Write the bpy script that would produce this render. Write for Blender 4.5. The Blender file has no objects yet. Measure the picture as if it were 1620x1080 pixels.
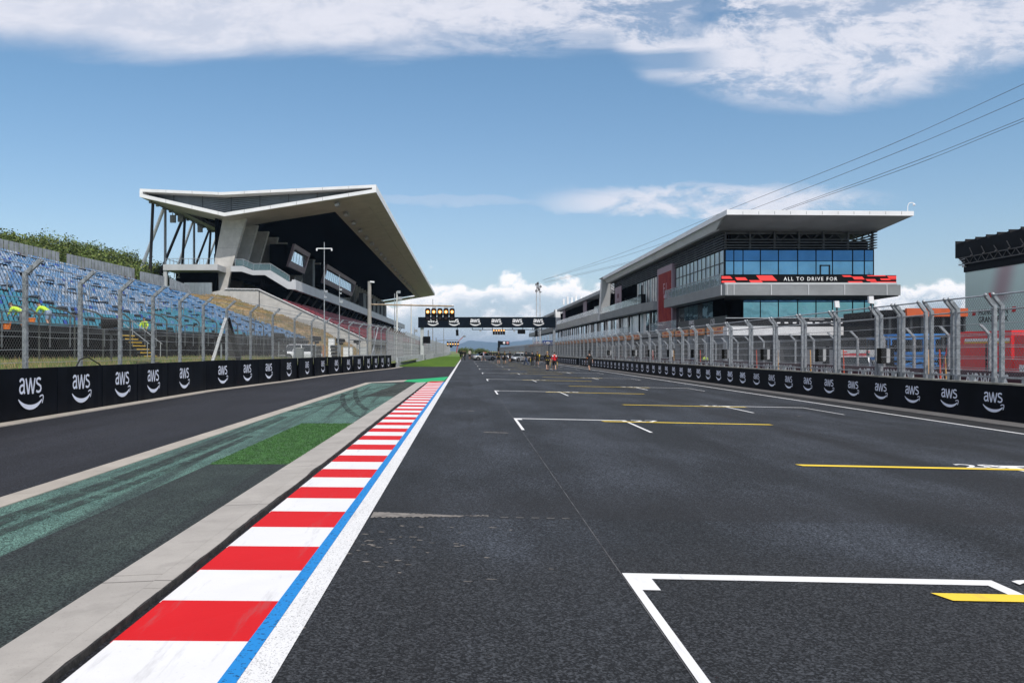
import bpy, bmesh, math, random
from mathutils import Vector, Matrix
R = math.radians
rnd = random.Random(7)
scene = bpy.context.scene
COL = scene.collection

# ------------------------------------------------------------------ camera
F = 1350.0; VX = 738.0; HY = 555.0; EYE = 1.7
cd = bpy.data.cameras.new("camera")
cam = bpy.data.objects.new("camera", cd); COL.objects.link(cam)
cam.location = (0, 0, EYE); cam.rotation_euler = (R(90), 0, 0)
cd.sensor_width = 36; cd.lens = 36 * F / 1620
cd.shift_x = (810 - VX) / 1620; cd.shift_y = (HY - 540) / 1620
cd.clip_start = 0.1; cd.clip_end = 30000
scene.camera = cam

# ------------------------------------------------------------------ world, sun, exposure
SUN_DIR = Vector((0.36, -0.74, 1.0)).normalized()      # towards the sun: right of and behind the camera
elev = math.asin(SUN_DIR.z); azim = math.atan2(SUN_DIR.x, SUN_DIR.y)
w = bpy.data.worlds.new("World"); scene.world = w; w.use_nodes = True
nt = w.node_tree; nt.nodes.clear()
class G:
    """tiny node expression helper"""
    def __init__(s, nt): s.nt = nt
    def n(s, t, **k):
        o = s.nt.nodes.new(t)
        for a, b in k.items(): setattr(o, a, b)
        return o
    def put(s, sock, v):
        if isinstance(v, (int, float)): sock.default_value = v
        elif isinstance(v, (tuple, list)): sock.default_value = v
        else: s.nt.links.new(v, sock)
    def m(s, op, a, b=0.0, c=0.0, clamp=False):
        o = s.n('ShaderNodeMath', operation=op, use_clamp=clamp)
        s.put(o.inputs[0], a); s.put(o.inputs[1], b); s.put(o.inputs[2], c)
        return o.outputs[0]
    def mix(s, f, a, b, bt='MIX'):
        o = s.n('ShaderNodeMix', data_type='RGBA', blend_type=bt)
        s.put(o.inputs[0], f); s.put(o.inputs[6], a); s.put(o.inputs[7], b)
        return o.outputs[2]
    def noise(s, vec, scale, detail=4, rough=.55, dist=0.0):
        o = s.n('ShaderNodeTexNoise'); s.put(o.inputs['Vector'], vec)
        o.inputs['Scale'].default_value = scale; o.inputs['Detail'].default_value = detail
        o.inputs['Roughness'].default_value = rough; o.inputs['Distortion'].default_value = dist
        return o.outputs['Fac']
    def xyz(s, x, y, z=0.0):
        o = s.n('ShaderNodeCombineXYZ'); s.put(o.inputs[0], x); s.put(o.inputs[1], y); s.put(o.inputs[2], z)
        return o.outputs[0]
    def step(s, v, a, b):
        o = s.n('ShaderNodeMapRange', interpolation_type='SMOOTHSTEP')
        s.put(o.inputs[0], v); s.put(o.inputs[1], a); s.put(o.inputs[2], b)
        return o.outputs[0]
    def ramp(s, v, pts):
        o = s.n('ShaderNodeValToRGB'); s.put(o.inputs[0], v)
        e = o.color_ramp.elements
        while len(e) < len(pts): e.new(0.5)
        for i, (p, c) in enumerate(pts):
            e[i].position = p; e[i].color = (c, c, c, 1) if isinstance(c, (int, float)) else (*c, 1)
        return o.outputs[0]
g = G(nt)
sky = g.n('ShaderNodeTexSky'); sky.sky_type = 'NISHITA'; sky.sun_disc = False
sky.sun_elevation = elev; sky.sun_rotation = azim; sky.air_density = 1.0; sky.dust_density = 0.6; sky.ozone_density = 1.5
tc = g.n('ShaderNodeTexCoord'); sep = g.n('ShaderNodeSeparateXYZ'); nt.links.new(tc.outputs['Generated'], sep.inputs[0])
dx, dy, dz = sep.outputs
ya = g.m('MAXIMUM', g.m('ABSOLUTE', dy), 0.08)
u = g.m('DIVIDE', dx, ya); v = g.m('DIVIDE', dz, ya)            # slopes of the view direction
# wisps: strongly stretched along the horizon, breaking into small cells to the right
wv = g.xyz(g.m('MULTIPLY', u, 1.0), g.m('MULTIPLY', v, 4.2))
nA = g.noise(wv, 2.6, 8, .62, .6)
nB = g.noise(g.xyz(u, g.m('MULTIPLY', v, 2.2), 3.1), 11.0, 9, .68, .3)
nC = g.noise(g.xyz(u, g.m('MULTIPLY', v, 1.6), 7.7), 26.0, 6, .6, .2)
ue = g.m('MULTIPLY_ADD', u, 0.8, 0.45)                             # u -0.55..0.65 -> 0..1
edge = g.ramp(ue, [(0.0, .352), (.22, .342), (.45, .350), (.585, .352), (.62, .315), (.72, .285), (.80, .292), (.97, .335)])
thin = g.ramp(ue, [(0.0, 0.05), (.40, .22), (.54, .75), (.66, .75), (.76, .62), (.9, .55), (1, .5)])
d = g.m('SUBTRACT', v, edge)
d = g.m('MULTIPLY_ADD', g.m('SUBTRACT', nA, .5), .085, d)
body = g.step(d, -.012, .030)
cells = g.step(g.m('MULTIPLY_ADD', nC, .30, g.m('MULTIPLY', nB, .85)), .47, .62)
hole = g.step(nA, .50, .42)
body = g.m('MULTIPLY', body, g.m('SUBTRACT', 1.0, g.m('MULTIPLY', thin, g.m('SUBTRACT', 1.0, cells))))
# a real window of blue between the left sheet and the right bank
gap = g.m('MULTIPLY', g.step(g.m('ABSOLUTE', g.m('SUBTRACT', g.m('MULTIPLY_ADD', g.m('SUBTRACT', nB, .5), .22, u), g.m('MULTIPLY_ADD', g.m('SUBTRACT', v, .40), .55, .285))), .055, .012), g.step(v, .35, .395))
gap2 = g.m('MULTIPLY', g.step(g.m('ABSOLUTE', g.m('SUBTRACT', g.m('MULTIPLY_ADD', g.m('SUBTRACT', nA, .5), .05, v), .338)), .017, .005),
           g.m('MULTIPLY', g.step(u, .10, .16), g.step(u, .32, .25)))
body = g.m('MULTIPLY', body, g.m('SUBTRACT', 1.0, g.m('MULTIPLY', g.m('MAXIMUM', gap, gap2), .85)))
# lens cloud over the pit building
lx = g.m('DIVIDE', g.m('SUBTRACT', u, .29), .20); ly = g.m('DIVIDE', g.m('SUBTRACT', g.m('MULTIPLY_ADD', g.m('SUBTRACT', nB, .5), .05, v), .178), .019)
lens = g.step(g.m('ADD', g.m('MULTIPLY', lx, lx), g.m('MULTIPLY', ly, ly)), 1.35, .25)
ly2 = g.m('DIVIDE', g.m('SUBTRACT', g.m('MULTIPLY_ADD', g.m('SUBTRACT', nB, .5), .03, v), .235 - .06), .006)
lx3 = g.m('DIVIDE', g.m('SUBTRACT', u, -.02), .12)
lens2 = g.m('MULTIPLY', g.step(g.m('ADD', g.m('MULTIPLY', lx3, lx3), g.m('MULTIPLY', ly2, ly2)), 1.2, .2), .25)
lens = g.m('MAXIMUM', g.m('MULTIPLY', lens, g.step(nB, .34, .58)), lens2)
# heaps along the horizon
hb = g.ramp(ue, [(0, .10), (.30, .03), (.40, .080), (.47, .088), (.56, .090), (.66, .080), (.80, .045), (.88, .085), (1.0, .06)])
nD = g.noise(g.xyz(u, g.m('MULTIPLY', v, 1.5), 1.3), 15.0, 8, .55, .1)
hd = g.m('MULTIPLY_ADD', g.m('SUBTRACT', nD, .5), .105, g.m('SUBTRACT', hb, v))
heap = g.step(hd, -.001, .009)
heap_lit = g.m('MAXIMUM', g.step(hd, .036, .006), g.m('MULTIPLY', g.step(nD, .50, .60), .75))
heap = g.m('MULTIPLY', heap, g.m('MULTIPLY_ADD', heap_lit, .45, .50))
heap = g.m('MULTIPLY', heap, g.step(v, -.02, .025))
mask = g.m('MAXIMUM', g.m('MULTIPLY', body, .88), g.m('MAXIMUM', g.m('MULTIPLY', lens, .82), heap), clamp=True)
mask = g.m('MULTIPLY', mask, g.step(dz, -.01, .01))
shade = g.m('MULTIPLY_ADD', g.step(nB, .3, .72), .30, .74)
CLOUD = g.mix(shade, (2.9, 3.5, 4.7, 1), (6.7, 6.7, 7.3, 1))
CLOUD = g.mix(g.step(v, .12, .10), CLOUD, g.mix(heap_lit, (3.6, 4.6, 6.0, 1), (9.2, 8.9, 8.9, 1)))
tint = g.mix(1.0, sky.outputs[0], g.ramp(g.m('MULTIPLY', v, 2.4), [(0, (.78, .78, .90)), (.36, (.85, .91, .95)), (.8, (.77, .95, 1.0))]), 'MULTIPLY')
colr = g.mix(mask, tint, CLOUD)
bg = g.n('ShaderNodeBackground'); nt.links.new(colr, bg.inputs[0]); bg.inputs[1].default_value = 0.13
wo = g.n('ShaderNodeOutputWorld'); nt.links.new(bg.outputs[0], wo.inputs[0])

sl = bpy.data.lights.new("sun", 'SUN'); sl.energy = 3.4; sl.angle = R(0.5); sl.color = (1.0, .95, .88)
so = bpy.data.objects.new("sun", sl); COL.objects.link(so)
so.rotation_euler = SUN_DIR.to_track_quat('Z', 'Y').to_euler(); so.location = (40, -40, 80)
vs = scene.view_settings
vs.view_transform = 'Standard'; vs.look = 'None'; vs.exposure = 0.0; vs.gamma = 1.0; vs.use_curve_mapping = False

# ------------------------------------------------------------------ projection helpers (pixel of the photo -> metres)
def P(px, py, Y): return Vector(((px - VX) * Y / F, Y, EYE + (HY - py) * Y / F))
def zr(x): return -.02 * (x + 1) if x > -1 else 0.0           # the track falls 2 % to the right

# ------------------------------------------------------------------ object helpers
ORG = {}
def props(o, label=None, cat=None, group=None, kind=None):
    if label: o["label"] = label
    if cat: o["category"] = cat
    if group: o["group"] = group
    if kind: o["kind"] = kind
    return o
def thing(name, label, cat, loc=(0, 0, 0), group=None, rz=0):
    o = bpy.data.objects.new(name, None); COL.objects.link(o); o.empty_display_size = .3
    o.location = loc; o.rotation_euler.z = rz; ORG[o.name] = Vector(loc)
    return props(o, label, cat, group)
def copy_tree(o, parent=None):
    c = o.copy(); COL.objects.link(c); c.parent = parent
    for ch in [k for k in o.children]: copy_tree(ch, c)
    return c
class MB:
    def __init__(s): s.v = []; s.f = []; s.m = []; s.mi = 0
    def add(s, vs, fs):
        b = len(s.v); s.v.extend([tuple(p) for p in vs])
        for f in fs: s.f.append([b + i for i in f]); s.m.append(s.mi)
        return s
    def poly(s, pts): return s.add(pts, [list(range(len(pts)))])
    def hexa(s, p): # 8 points: bottom 4 ccw, top 4 ccw
        return s.add(p, [(3, 2, 1, 0), (4, 5, 6, 7), (0, 1, 5, 4), (1, 2, 6, 5), (2, 3, 7, 6), (3, 0, 4, 7)])
    def box(s, x0, x1, y0, y1, z0, z1):
        x0, x1 = min(x0, x1), max(x0, x1); y0, y1 = min(y0, y1), max(y0, y1); z0, z1 = min(z0, z1), max(z0, z1)
        return s.hexa([(x0, y0, z0), (x1, y0, z0), (x1, y1, z0), (x0, y1, z0), (x0, y0, z1), (x1, y0, z1), (x1, y1, z1), (x0, y1, z1)])
    def bar(s, a, b, w, h=None, up=(0, 0, 1)):
        a = Vector(a); b = Vector(b); h = h or w; d = (b - a).normalized(); up = Vector(up)
        if abs(d.dot(up)) > .98: up = Vector((0, 1, 0))
        r = d.cross(up).normalized() * (w / 2); t = r.cross(d).normalized() * (h / 2)
        return s.hexa([a - r - t, a + r - t, b + r - t, b - r - t, a - r + t, a + r + t, b + r + t, b - r + t])
    def tube(s, a, b, r, n=8, r2=None, cap=True):
        a = Vector(a); b = Vector(b); r2 = r if r2 is None else r2; d = (b - a).normalized()
        q = Vector((1, 0, 0)) if abs(d.x) < .9 else Vector((0, 1, 0)); e = d.cross(q).normalized(); k = d.cross(e)
        vs = []
        for p, rr in ((a, r), (b, r2)):
            for i in range(n):
                t = 2 * math.pi * i / n; vs.append(p + e * (rr * math.cos(t)) + k * (rr * math.sin(t)))
        fs = [(i, (i + 1) % n, n + (i + 1) % n, n + i) for i in range(n)]
        if cap: fs += [tuple(range(n))[::-1], tuple(range(n, 2 * n))]
        return s.add(vs, fs)
    def path(s, pts, r, n=6):
        for a, b in zip(pts, pts[1:]): s.tube(a, b, r, n)
        return s
    def prism(s, pts, vec): # planar polygon extruded by vec
        n = len(pts); vec = Vector(vec); P0 = [Vector(p) for p in pts]
        return s.add(P0 + [p + vec for p in P0], [tuple(range(n))[::-1], tuple(range(n, 2 * n))] + [(i, (i + 1) % n, n + (i + 1) % n, n + i) for i in range(n)])
    def ball(s, c, rx, ry=None, rz=None, n=8, m=6):
        ry = ry or rx; rz = rz or rx; vs = [(c[0], c[1], c[2] - rz)]; fs = []
        for j in range(1, m):
            t = math.pi * j / m - math.pi / 2
            for i in range(n):
                a = 2 * math.pi * i / n
                vs.append((c[0] + rx * math.cos(t) * math.cos(a), c[1] + ry * math.cos(t) * math.sin(a), c[2] + rz * math.sin(t)))
        vs.append((c[0], c[1], c[2] + rz)); L = len(vs) - 1
        for i in range(n):
            fs.append((0, 1 + (i + 1) % n, 1 + i)); fs.append((L, L - n + i, L - n + (i + 1) % n))
            for j in range(m - 2):
                a = 1 + j * n + i; b = 1 + j * n + (i + 1) % n; fs.append((a, b, b + n, a + n))
        return s.add(vs, fs)
    def build(s, name, mats, parent=None, label=None, smooth=False, **k):
        me = bpy.data.meshes.new(name)
        off = ORG.get(parent.name, Vector()) if parent else Vector()
        me.from_pydata([(a - off.x, b - off.y, c - off.z) for a, b, c in s.v], [], s.f)
        mats = mats if isinstance(mats, (list, tuple)) else [mats]
        for m_ in mats: me.materials.append(m_)
        if len(mats) > 1: me.polygons.foreach_set('material_index', s.m)
        if smooth: me.polygons.foreach_set('use_smooth', [True] * len(me.polygons))
        me.update()
        o = bpy.data.objects.new(name, me); COL.objects.link(o)
        if parent: o.parent = parent; ORG[o.name] = off
        props(o, label, k.get('cat'), k.get('group'), k.get('kind'))
        return o
def fixn(o):
    bm = bmesh.new(); bm.from_mesh(o.data); bmesh.ops.recalc_face_normals(bm, faces=bm.faces); bm.to_mesh(o.data); bm.free(); return o

# ------------------------------------------------------------------ materials
MATS = {}
def M(name, c, rough=.6, metal=0.0, var=.12, scale=2.0, bump=0.0, bscale=None, streak=False, spec=None, c2=None, lo=.35, hi=.65, stretch=(1, 1, 1), det=5):
    if name in MATS: return MATS[name]
    m = bpy.data.materials.new(name); m.use_nodes = True; t = m.node_tree; b = t.nodes['Principled BSDF']; h = G(t)
    co = h.n('ShaderNodeTexCoord').outputs['Object']
    mp = h.n('ShaderNodeMapping'); t.links.new(co, mp.inputs[0]); mp.inputs['Scale'].default_value = stretch if not streak else (1, 1, .12)
    n = h.noise(mp.outputs[0], scale, det, .6)
    f = h.step(n, lo, hi)
    d = tuple(x * (1 - var) for x in c) if c2 is None else c2
    e = tuple(min(1, x * (1 + var)) for x in c) if c2 is None else c
    t.links.new(h.mix(f, (*d, 1), (*e, 1)), b.inputs['Base Color'])
    b.inputs['Roughness'].default_value = rough; b.inputs['Metallic'].default_value = metal
    if spec is not None: b.inputs['Specular IOR Level'].default_value = spec
    if bump:
        bn = h.n('ShaderNodeBump'); bn.inputs['Strength'].default_value = bump; bn.inputs['Distance'].default_value = .02
        t.links.new(h.noise(co, bscale or scale * 8, 4, .6), bn.inputs['Height']); t.links.new(bn.outputs[0], b.inputs['Normal'])
    MATS[name] = m; return m
def emis(name, c, st):
    m = M(name, c, .5, var=0); b = m.node_tree.nodes['Principled BSDF']
    b.inputs['Emission Color'].default_value = (*c, 1); b.inputs['Emission Strength'].default_value = st; return m
def glassy(name, c, rough=.04, metal=.92, wav=.02):
    m = M(name, c, rough, metal, var=.10, scale=.35); t = m.node_tree; b = t.nodes['Principled BSDF']; h = G(t)
    co = h.n('ShaderNodeTexCoord').outputs['Object']; bn = h.n('ShaderNodeBump'); bn.inputs['Strength'].default_value = wav; bn.inputs['Distance'].default_value = .3
    t.links.new(h.noise(co, .6, 2, .5), bn.inputs['Height']); t.links.new(bn.outputs[0], b.inputs['Normal']); return m
def seethrough(name, c, alpha, rough=.05):
    m = M(name, c, rough, 0, var=.05); b = m.node_tree.nodes['Principled BSDF']; b.inputs['Alpha'].default_value = alpha; return m

def asphalt(name, base, blue, kind):
    m = bpy.data.materials.new(name); m.use_nodes = True; t = m.node_tree; b = t.nodes['Principled BSDF']; h = G(t)
    co = h.n('ShaderNodeTexCoord').outputs['Object']; sp = h.n('ShaderNodeSeparateXYZ'); t.links.new(co, sp.inputs[0]); X, Y, Z = sp.outputs
    big = h.noise(h.xyz(X, h.m('MULTIPLY', Y, .35)), .55, 6, .6)
    lanes = h.noise(h.xyz(h.m('MULTIPLY', X, 1.0), h.m('MULTIPLY', Y, .03)), 1.1, 4, .6)
    grain = h.noise(co, 95.0, 3, .75); chip = h.noise(co, 38.0, 3, .7)
    vo = h.n('ShaderNodeTexVoronoi'); t.links.new(co, vo.inputs['Vector']); vo.inputs['Scale'].default_value = 80; 
    col = h.mix(h.step(big, .35, .68), (*base, 1), (*blue, 1))
    col = h.mix(h.m('MULTIPLY', h.step(lanes, .45, .70), .45), col, (base[0] * .62, base[1] * .62, base[2] * .62, 1))
    sv = h.n('ShaderNodeSeparateColor'); t.links.new(vo.outputs['Color'], sv.inputs[0])
    gr = h.m('MULTIPLY_ADD', h.step(sv.outputs[0], .25, .95), 1.45, .28)
    gr = h.m('MULTIPLY', gr, h.m('MULTIPLY_ADD', h.step(chip, .38, .62), .75, .62))
    col = h.mix(1.0, col, h.xyz(gr, gr, gr), 'MULTIPLY')
    col = h.mix(h.m('MULTIPLY', h.step(grain, .69, .76), .30), col, (.16, .16, .165, 1))
    if kind == 'track':
        nearm = h.m('MULTIPLY', h.step(h.m('MULTIPLY_ADD', h.m('SUBTRACT', big, .5), 3.0, Y), 7.9, 6.6), .75)
        col = h.mix(nearm, col, h.mix(1.0, (.025, .0265, .029, 1), h.xyz(gr, gr, gr), 'MULTIPLY'))
        # the joint between two laying runs, with its darker far side
        wob = h.m('MULTIPLY_ADD', h.m('SUBTRACT', chip, .5), .10, h.m('MULTIPLY_ADD', X, -.035, Y))
        seam = h.m('MULTIPLY', h.step(wob, 8.75, 8.86), h.step(wob, 11.4, 9.3))
        col = h.mix(h.m('MULTIPLY', seam, .45), col, (.016, .016, .017, 1))
        # rubber laid down in two soft bands where the cars run
        for cx, wd, st in ((7.5, 1.1, .40), (10.3, .9, .30), (2.9, .7, .16), (-.1, .5, .22)):
            q = h.m('ABSOLUTE', h.m('SUBTRACT', h.m('MULTIPLY_ADD', h.m('SUBTRACT', big, .5), 1.8, X), cx))
            col = h.mix(h.m('MULTIPLY', h.step(q, wd, .1), h.m('MULTIPLY', h.step(lanes, .36, .6), st)), col, (.014, .014, .015, 1))
        dust = h.m('MULTIPLY', h.step(h.noise(h.xyz(h.m('MULTIPLY', X, .6), Y), 9.0, 6, .75), .66, .71), h.m('MULTIPLY', h.step(X, .9, -.2), h.step(Y, 10, 6)))
        col = h.mix(h.m('MULTIPLY', dust, .55), col, (.17, .15, .13, 1))
    if kind == 'run':
        q = h.step(h.noise(h.xyz(h.m('MULTIPLY_ADD', Y, .06, X), h.m('MULTIPLY', Y, .05)), 1.6, 5, .6), .50, .66)
        col = h.mix(h.m('MULTIPLY', q, .35), col, (.02, .02, .022, 1))
    t.links.new(col, b.inputs['Base Color'])
    t.links.new(h.m('MULTIPLY_ADD', big, .10, .70), b.inputs['Roughness'])
    b.inputs['Specular IOR Level'].default_value = .22
    bn = h.n('ShaderNodeBump'); bn.inputs['Strength'].default_value = .55; bn.inputs['Distance'].default_value = .006
    t.links.new(h.m('ADD', sv.outputs[0], grain), bn.inputs['Height']); t.links.new(bn.outputs[0], b.inputs['Normal'])
    return m
ASPH = asphalt("track_asphalt", (.019, .0215, .0245), (.047, .054, .066), 'track')
ASPH2 = asphalt("pit_exit_asphalt", (.015, .0155, .020), (.026, .0275, .035), 'run')
ASPH3 = asphalt("pit_lane_asphalt", (.05, .05, .055), (.075, .075, .08), 'lane')

def green_tarmac(name, c1, c2, worn, wear=(.46, .62)):
    m = bpy.data.materials.new(name); m.use_nodes = True; t = m.node_tree; b = t.nodes['Principled BSDF']; h = G(t)
    co = h.n('ShaderNodeTexCoord').outputs['Object']; sp = h.n('ShaderNodeSeparateXYZ'); t.links.new(co, sp.inputs[0]); X, Y, Z = sp.outputs
    skid = h.noise(h.xyz(h.m('MULTIPLY_ADD', Y, .045, X), h.m('MULTIPLY', Y, .02)), 2.6, 5, .6, .3)
    skid2 = h.noise(h.xyz(h.m('MULTIPLY_ADD', Y, -.07, X), h.m('MULTIPLY', Y, .03), 4.0), 2.2, 5, .6, .2)
    vo = h.n('ShaderNodeTexVoronoi'); t.links.new(co, vo.inputs['Vector']); vo.inputs['Scale'].default_value = 95
    sv = h.n('ShaderNodeSeparateColor'); t.links.new(vo.outputs['Color'], sv.inputs[0])
    gr = h.m('MULTIPLY_ADD', h.step(sv.outputs[0], .2, .95), 1.5, .30)
    col = h.mix(h.step(h.noise(co, 1.2, 5, .6), .35, .65), (*c1, 1), (*c2, 1))
    col = h.mix(h.m('MULTIPLY', h.m('MAXIMUM', h.step(skid, *wear), h.m('MULTIPLY', h.step(skid2, wear[0] + .06, wear[1] + .04), .7)), .75), col, (*worn, 1))
    col = h.mix(1.0, col, h.xyz(gr, gr, gr), 'MULTIPLY')
    t.links.new(col, b.inputs['Base Color']); b.inputs['Roughness'].default_value = .78; b.inputs['Specular IOR Level'].default_value = .2
    bn = h.n('ShaderNodeBump'); bn.inputs['Strength'].default_value = .6; bn.inputs['Distance'].default_value = .008
    t.links.new(sv.outputs[0], bn.inputs['Height']); t.links.new(bn.outputs[0], b.inputs['Normal'])
    return m
TURQ = green_tarmac("worn_turquoise_tarmac", (.095, .18, .15), (.065, .125, .108), (.028, .038, .038), (.49, .62))
DKGR = green_tarmac("dark_green_tarmac", (.036, .050, .045), (.026, .036, .034), (.022, .026, .027))
BROWNG = green_tarmac("olive_tarmac", (.045, .055, .045), (.035, .045, .038), (.03, .035, .03))

def paint(name, c, wear=(.055, .055, .06), amt=.5, sc=60, lo=.60, hi=.66, rough=.6):
    m = bpy.data.materials.new(name); m.use_nodes = True; t = m.node_tree; b = t.nodes['Principled BSDF']; h = G(t)
    co = h.n('ShaderNodeTexCoord').outputs['Object']
    a = h.noise(co, sc, 4, .7); d = h.noise(co, 1.7, 5, .6)
    col = h.mix(h.m('MULTIPLY', h.step(d, .3, .7), .12), (*c, 1), tuple(x * .6 for x in c) + (1,))
    col = h.mix(h.m('MULTIPLY', h.step(a, lo, hi), amt), col, (*wear, 1))
    sp = h.n('ShaderNodeSeparateXYZ'); t.links.new(co, sp.inputs[0])
    sc_ = h.noise(h.xyz(h.m('MULTIPLY_ADD', sp.outputs[1], .05, h.m('MULTIPLY', sp.outputs[0], 3.0)), h.m('MULTIPLY', sp.outputs[1], .35)), 2.2, 6, .7)
    col = h.mix(h.m('MULTIPLY', h.step(sc_, .56, .70), .22), col, (.16, .15, .15, 1))
    t.links.new(col, b.inputs['Base Color']); b.inputs['Roughness'].default_value = rough; b.inputs['Specular IOR Level'].default_value = .12
    bn = h.n('ShaderNodeBump'); bn.inputs['Strength'].default_value = .4; bn.inputs['Distance'].default_value = .004
    t.links.new(a, bn.inputs['Height']); t.links.new(bn.outputs[0], b.inputs['Normal'])
    return m
P_WHITE = paint("kerb_white_paint", (.69, .69, .70), (.40, .40, .41), .30, 24, .60, .72)
P_RED = paint("kerb_red_paint", (.57, .006, .009), (.34, .015, .015), .35, 24, .60, .72)
P_BLUE = paint("blue_line_paint", (.014, .215, .56), (.01, .03, .07), .8, 34, .56, .62)
P_LINE = paint("white_line_paint", (.70, .70, .70), (.10, .10, .10), .8, 85, .55, .63)
P_LINE2 = paint("grid_white_paint", (.72, .72, .72), (.2, .2, .2), .4, 70, .64, .70)
P_YEL = paint("grid_yellow_paint", (.80, .57, .05), (.2, .14, .03), .4, 70, .64, .70)
P_GREEN = paint("bright_green_paint", (.012, .36, .13), (.02, .15, .07), .35)
def concrete(name, c, d=.55, joints=None):
    m = bpy.data.materials.new(name); m.use_nodes = True; t = m.node_tree; b = t.nodes['Principled BSDF']; h = G(t)
    co = h.n('ShaderNodeTexCoord').outputs['Object']; sp = h.n('ShaderNodeSeparateXYZ'); t.links.new(co, sp.inputs[0]); X, Y, Z = sp.outputs
    a = h.noise(co, .9, 7, .65); f = h.noise(co, 70, 4, .75); k = h.noise(h.xyz(X, Y, h.m('MULTIPLY', Z, .1)), 2.3, 5, .65)
    col = h.mix(h.step(a, .32, .7), tuple(x * .80 for x in c) + (1,), (*c, 1))
    col = h.mix(h.m('MULTIPLY', h.step(k, .52, .68), .30), col, tuple(x * d for x in c) + (1,))
    col = h.mix(h.m('MULTIPLY', h.step(f, .57, .67), .45), col, tuple(x * .45 for x in c) + (1,))
    if joints:
        for ax, stp in joints:
            s_ = {'x': X, 'y': Y, 'z': Z}[ax]
            q = h.m('ABSOLUTE', h.m('SUBTRACT', h.m('FRACT', h.m('DIVIDE', s_, stp)), .5))
            col = h.mix(h.m('MULTIPLY', h.m('GREATER_THAN', q, .5 - .012 / stp), .75), col, tuple(x * .25 for x in c) + (1,))
    t.links.new(col, b.inputs['Base Color']); b.inputs['Roughness'].default_value = .8; b.inputs['Specular IOR Level'].default_value = .25
    bn = h.n('ShaderNodeBump'); bn.inputs['Strength'].default_value = .35; bn.inputs['Distance'].default_value = .006
    t.links.new(f, bn.inputs['Height']); t.links.new(bn.outputs[0], b.inputs['Normal'])
    return m
CONC_K = concrete("kerb_concrete", (.40, .375, .345), joints=[('y', 3.1)])
CONC = concrete("pale_concrete", (.56, .54, .51), .75)
CONC_P = concrete("board_marked_concrete", (.58, .56, .525), .80, joints=[('z', 3.4)])
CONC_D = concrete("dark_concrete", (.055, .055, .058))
CONC_W = concrete("wall_foot_concrete", (.42, .38, .33))
GALV = M("galvanised_steel", (.29, .31, .33), .48, .35, .25, 9, .2, 60)
GALV_L = M("bright_galvanised_steel", (.38, .40, .42), .45, .3, .2, 7, .1, 60)
WIRE_R = M("bright_fence_wire", (.20, .21, .22), .6, .2, .1, 5)
WIRE = M("fence_wire", (.17, .175, .18), .7, .1, .1, 5)
WIRE_D = M("dark_fence_wire", (.10, .10, .105), .6, .2, .1, 5)
WHITE = M("white_cladding", (.80, .80, .81), .45, 0, .05, .4, spec=.4)
LGREY = M("light_grey_cladding", (.46, .47, .48), .5, 0, .07, .5)
SOFF = M("soffit_panel", (.46, .42, .385), .6, 0, .08, .35)
MGREY = M("mid_grey_panel", (.20, .215, .22), .5, 0, .08, .6)
BAND = M("balcony_panel", (.225, .235, .24), .5, 0, .08, .6)
DGREY = M("dark_grey_metal", (.035, .040, .044), .55, .2, .2, 1.0)
LOUV = M("anthracite_louvre", (.10, .122, .138), .5, .2, .15, 1.5)
BLACK = M("black_metal", (.006, .006, .007), .6, 0, .2, 2, spec=.1)
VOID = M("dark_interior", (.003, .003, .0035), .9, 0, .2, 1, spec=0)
HOARD = M("black_hoarding_sheet", (.0035, .0045, .0075), .55, 0, .3, 1.2, .06, 1.6, spec=.07)
GANT = M("navy_gantry_sheet", (.005, .009, .016), .6, 0, .1, 1.0, spec=.08)
LOGO = M("printed_white", (.70, .74, .86), .5, 0, .03, 3)
LOGOW = M("printed_pure_white", (.80, .80, .82), .5, 0, .03, 3)
GL_BLUE = glassy("blue_facade_glass", (.13, .28, .42), .05, .9, .06)
GL_DEEP = glassy("deep_blue_spandrel_glass", (.04, .12, .25), .08, .9, .05)
GL_PALE = glassy("pale_facade_glass", (.36, .50, .58), .06, .9, .10)
GL_TEAL = glassy("teal_facade_glass", (.13, .30, .36), .05, .9, .08)
GL_DK = glassy("dark_glass", (.02, .03, .035), .08, .6, .05)
RAILG = seethrough("balustrade_glass", (.42, .52, .55), .42)
MAUVE = M("mauve_frame_panel", (.30, .22, .26), .55, 0, .06, .6)
DKRED = M("deep_red_banner", (.19, .010, .016), .55, 0, .25, 1.0, c2=(.26, .03, .02), spec=.1)
ORANGE = M("orange_header_sign", (.80, .30, .07), .55, 0, .1, 2)
RED = M("fire_engine_red", (.78, .008, .012), .3, 0, .06, 2, spec=.5)
MAROON = M("maroon_sheet", (.055, .010, .022), .6, 0, .1, 2)
YEL = M("yellow_paint", (.75, .45, .02), .5, 0, .1, 3)
BLUEP = M("blue_machine_paint", (.02, .20, .55), .45, 0, .1, 3)
RUBBER = M("tyre_rubber", (.012, .012, .012), .8, 0, .2, 6)
# ================================================================== SETTING
def S(mb, name, mats, **k): return mb.build(name, mats, kind='structure', **k)
def strip(mb, pts, dz):  # polygon laid on the (tilted) track plane
    return mb.poly([(x, y, zr(x) + dz) for x, y in pts])
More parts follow.
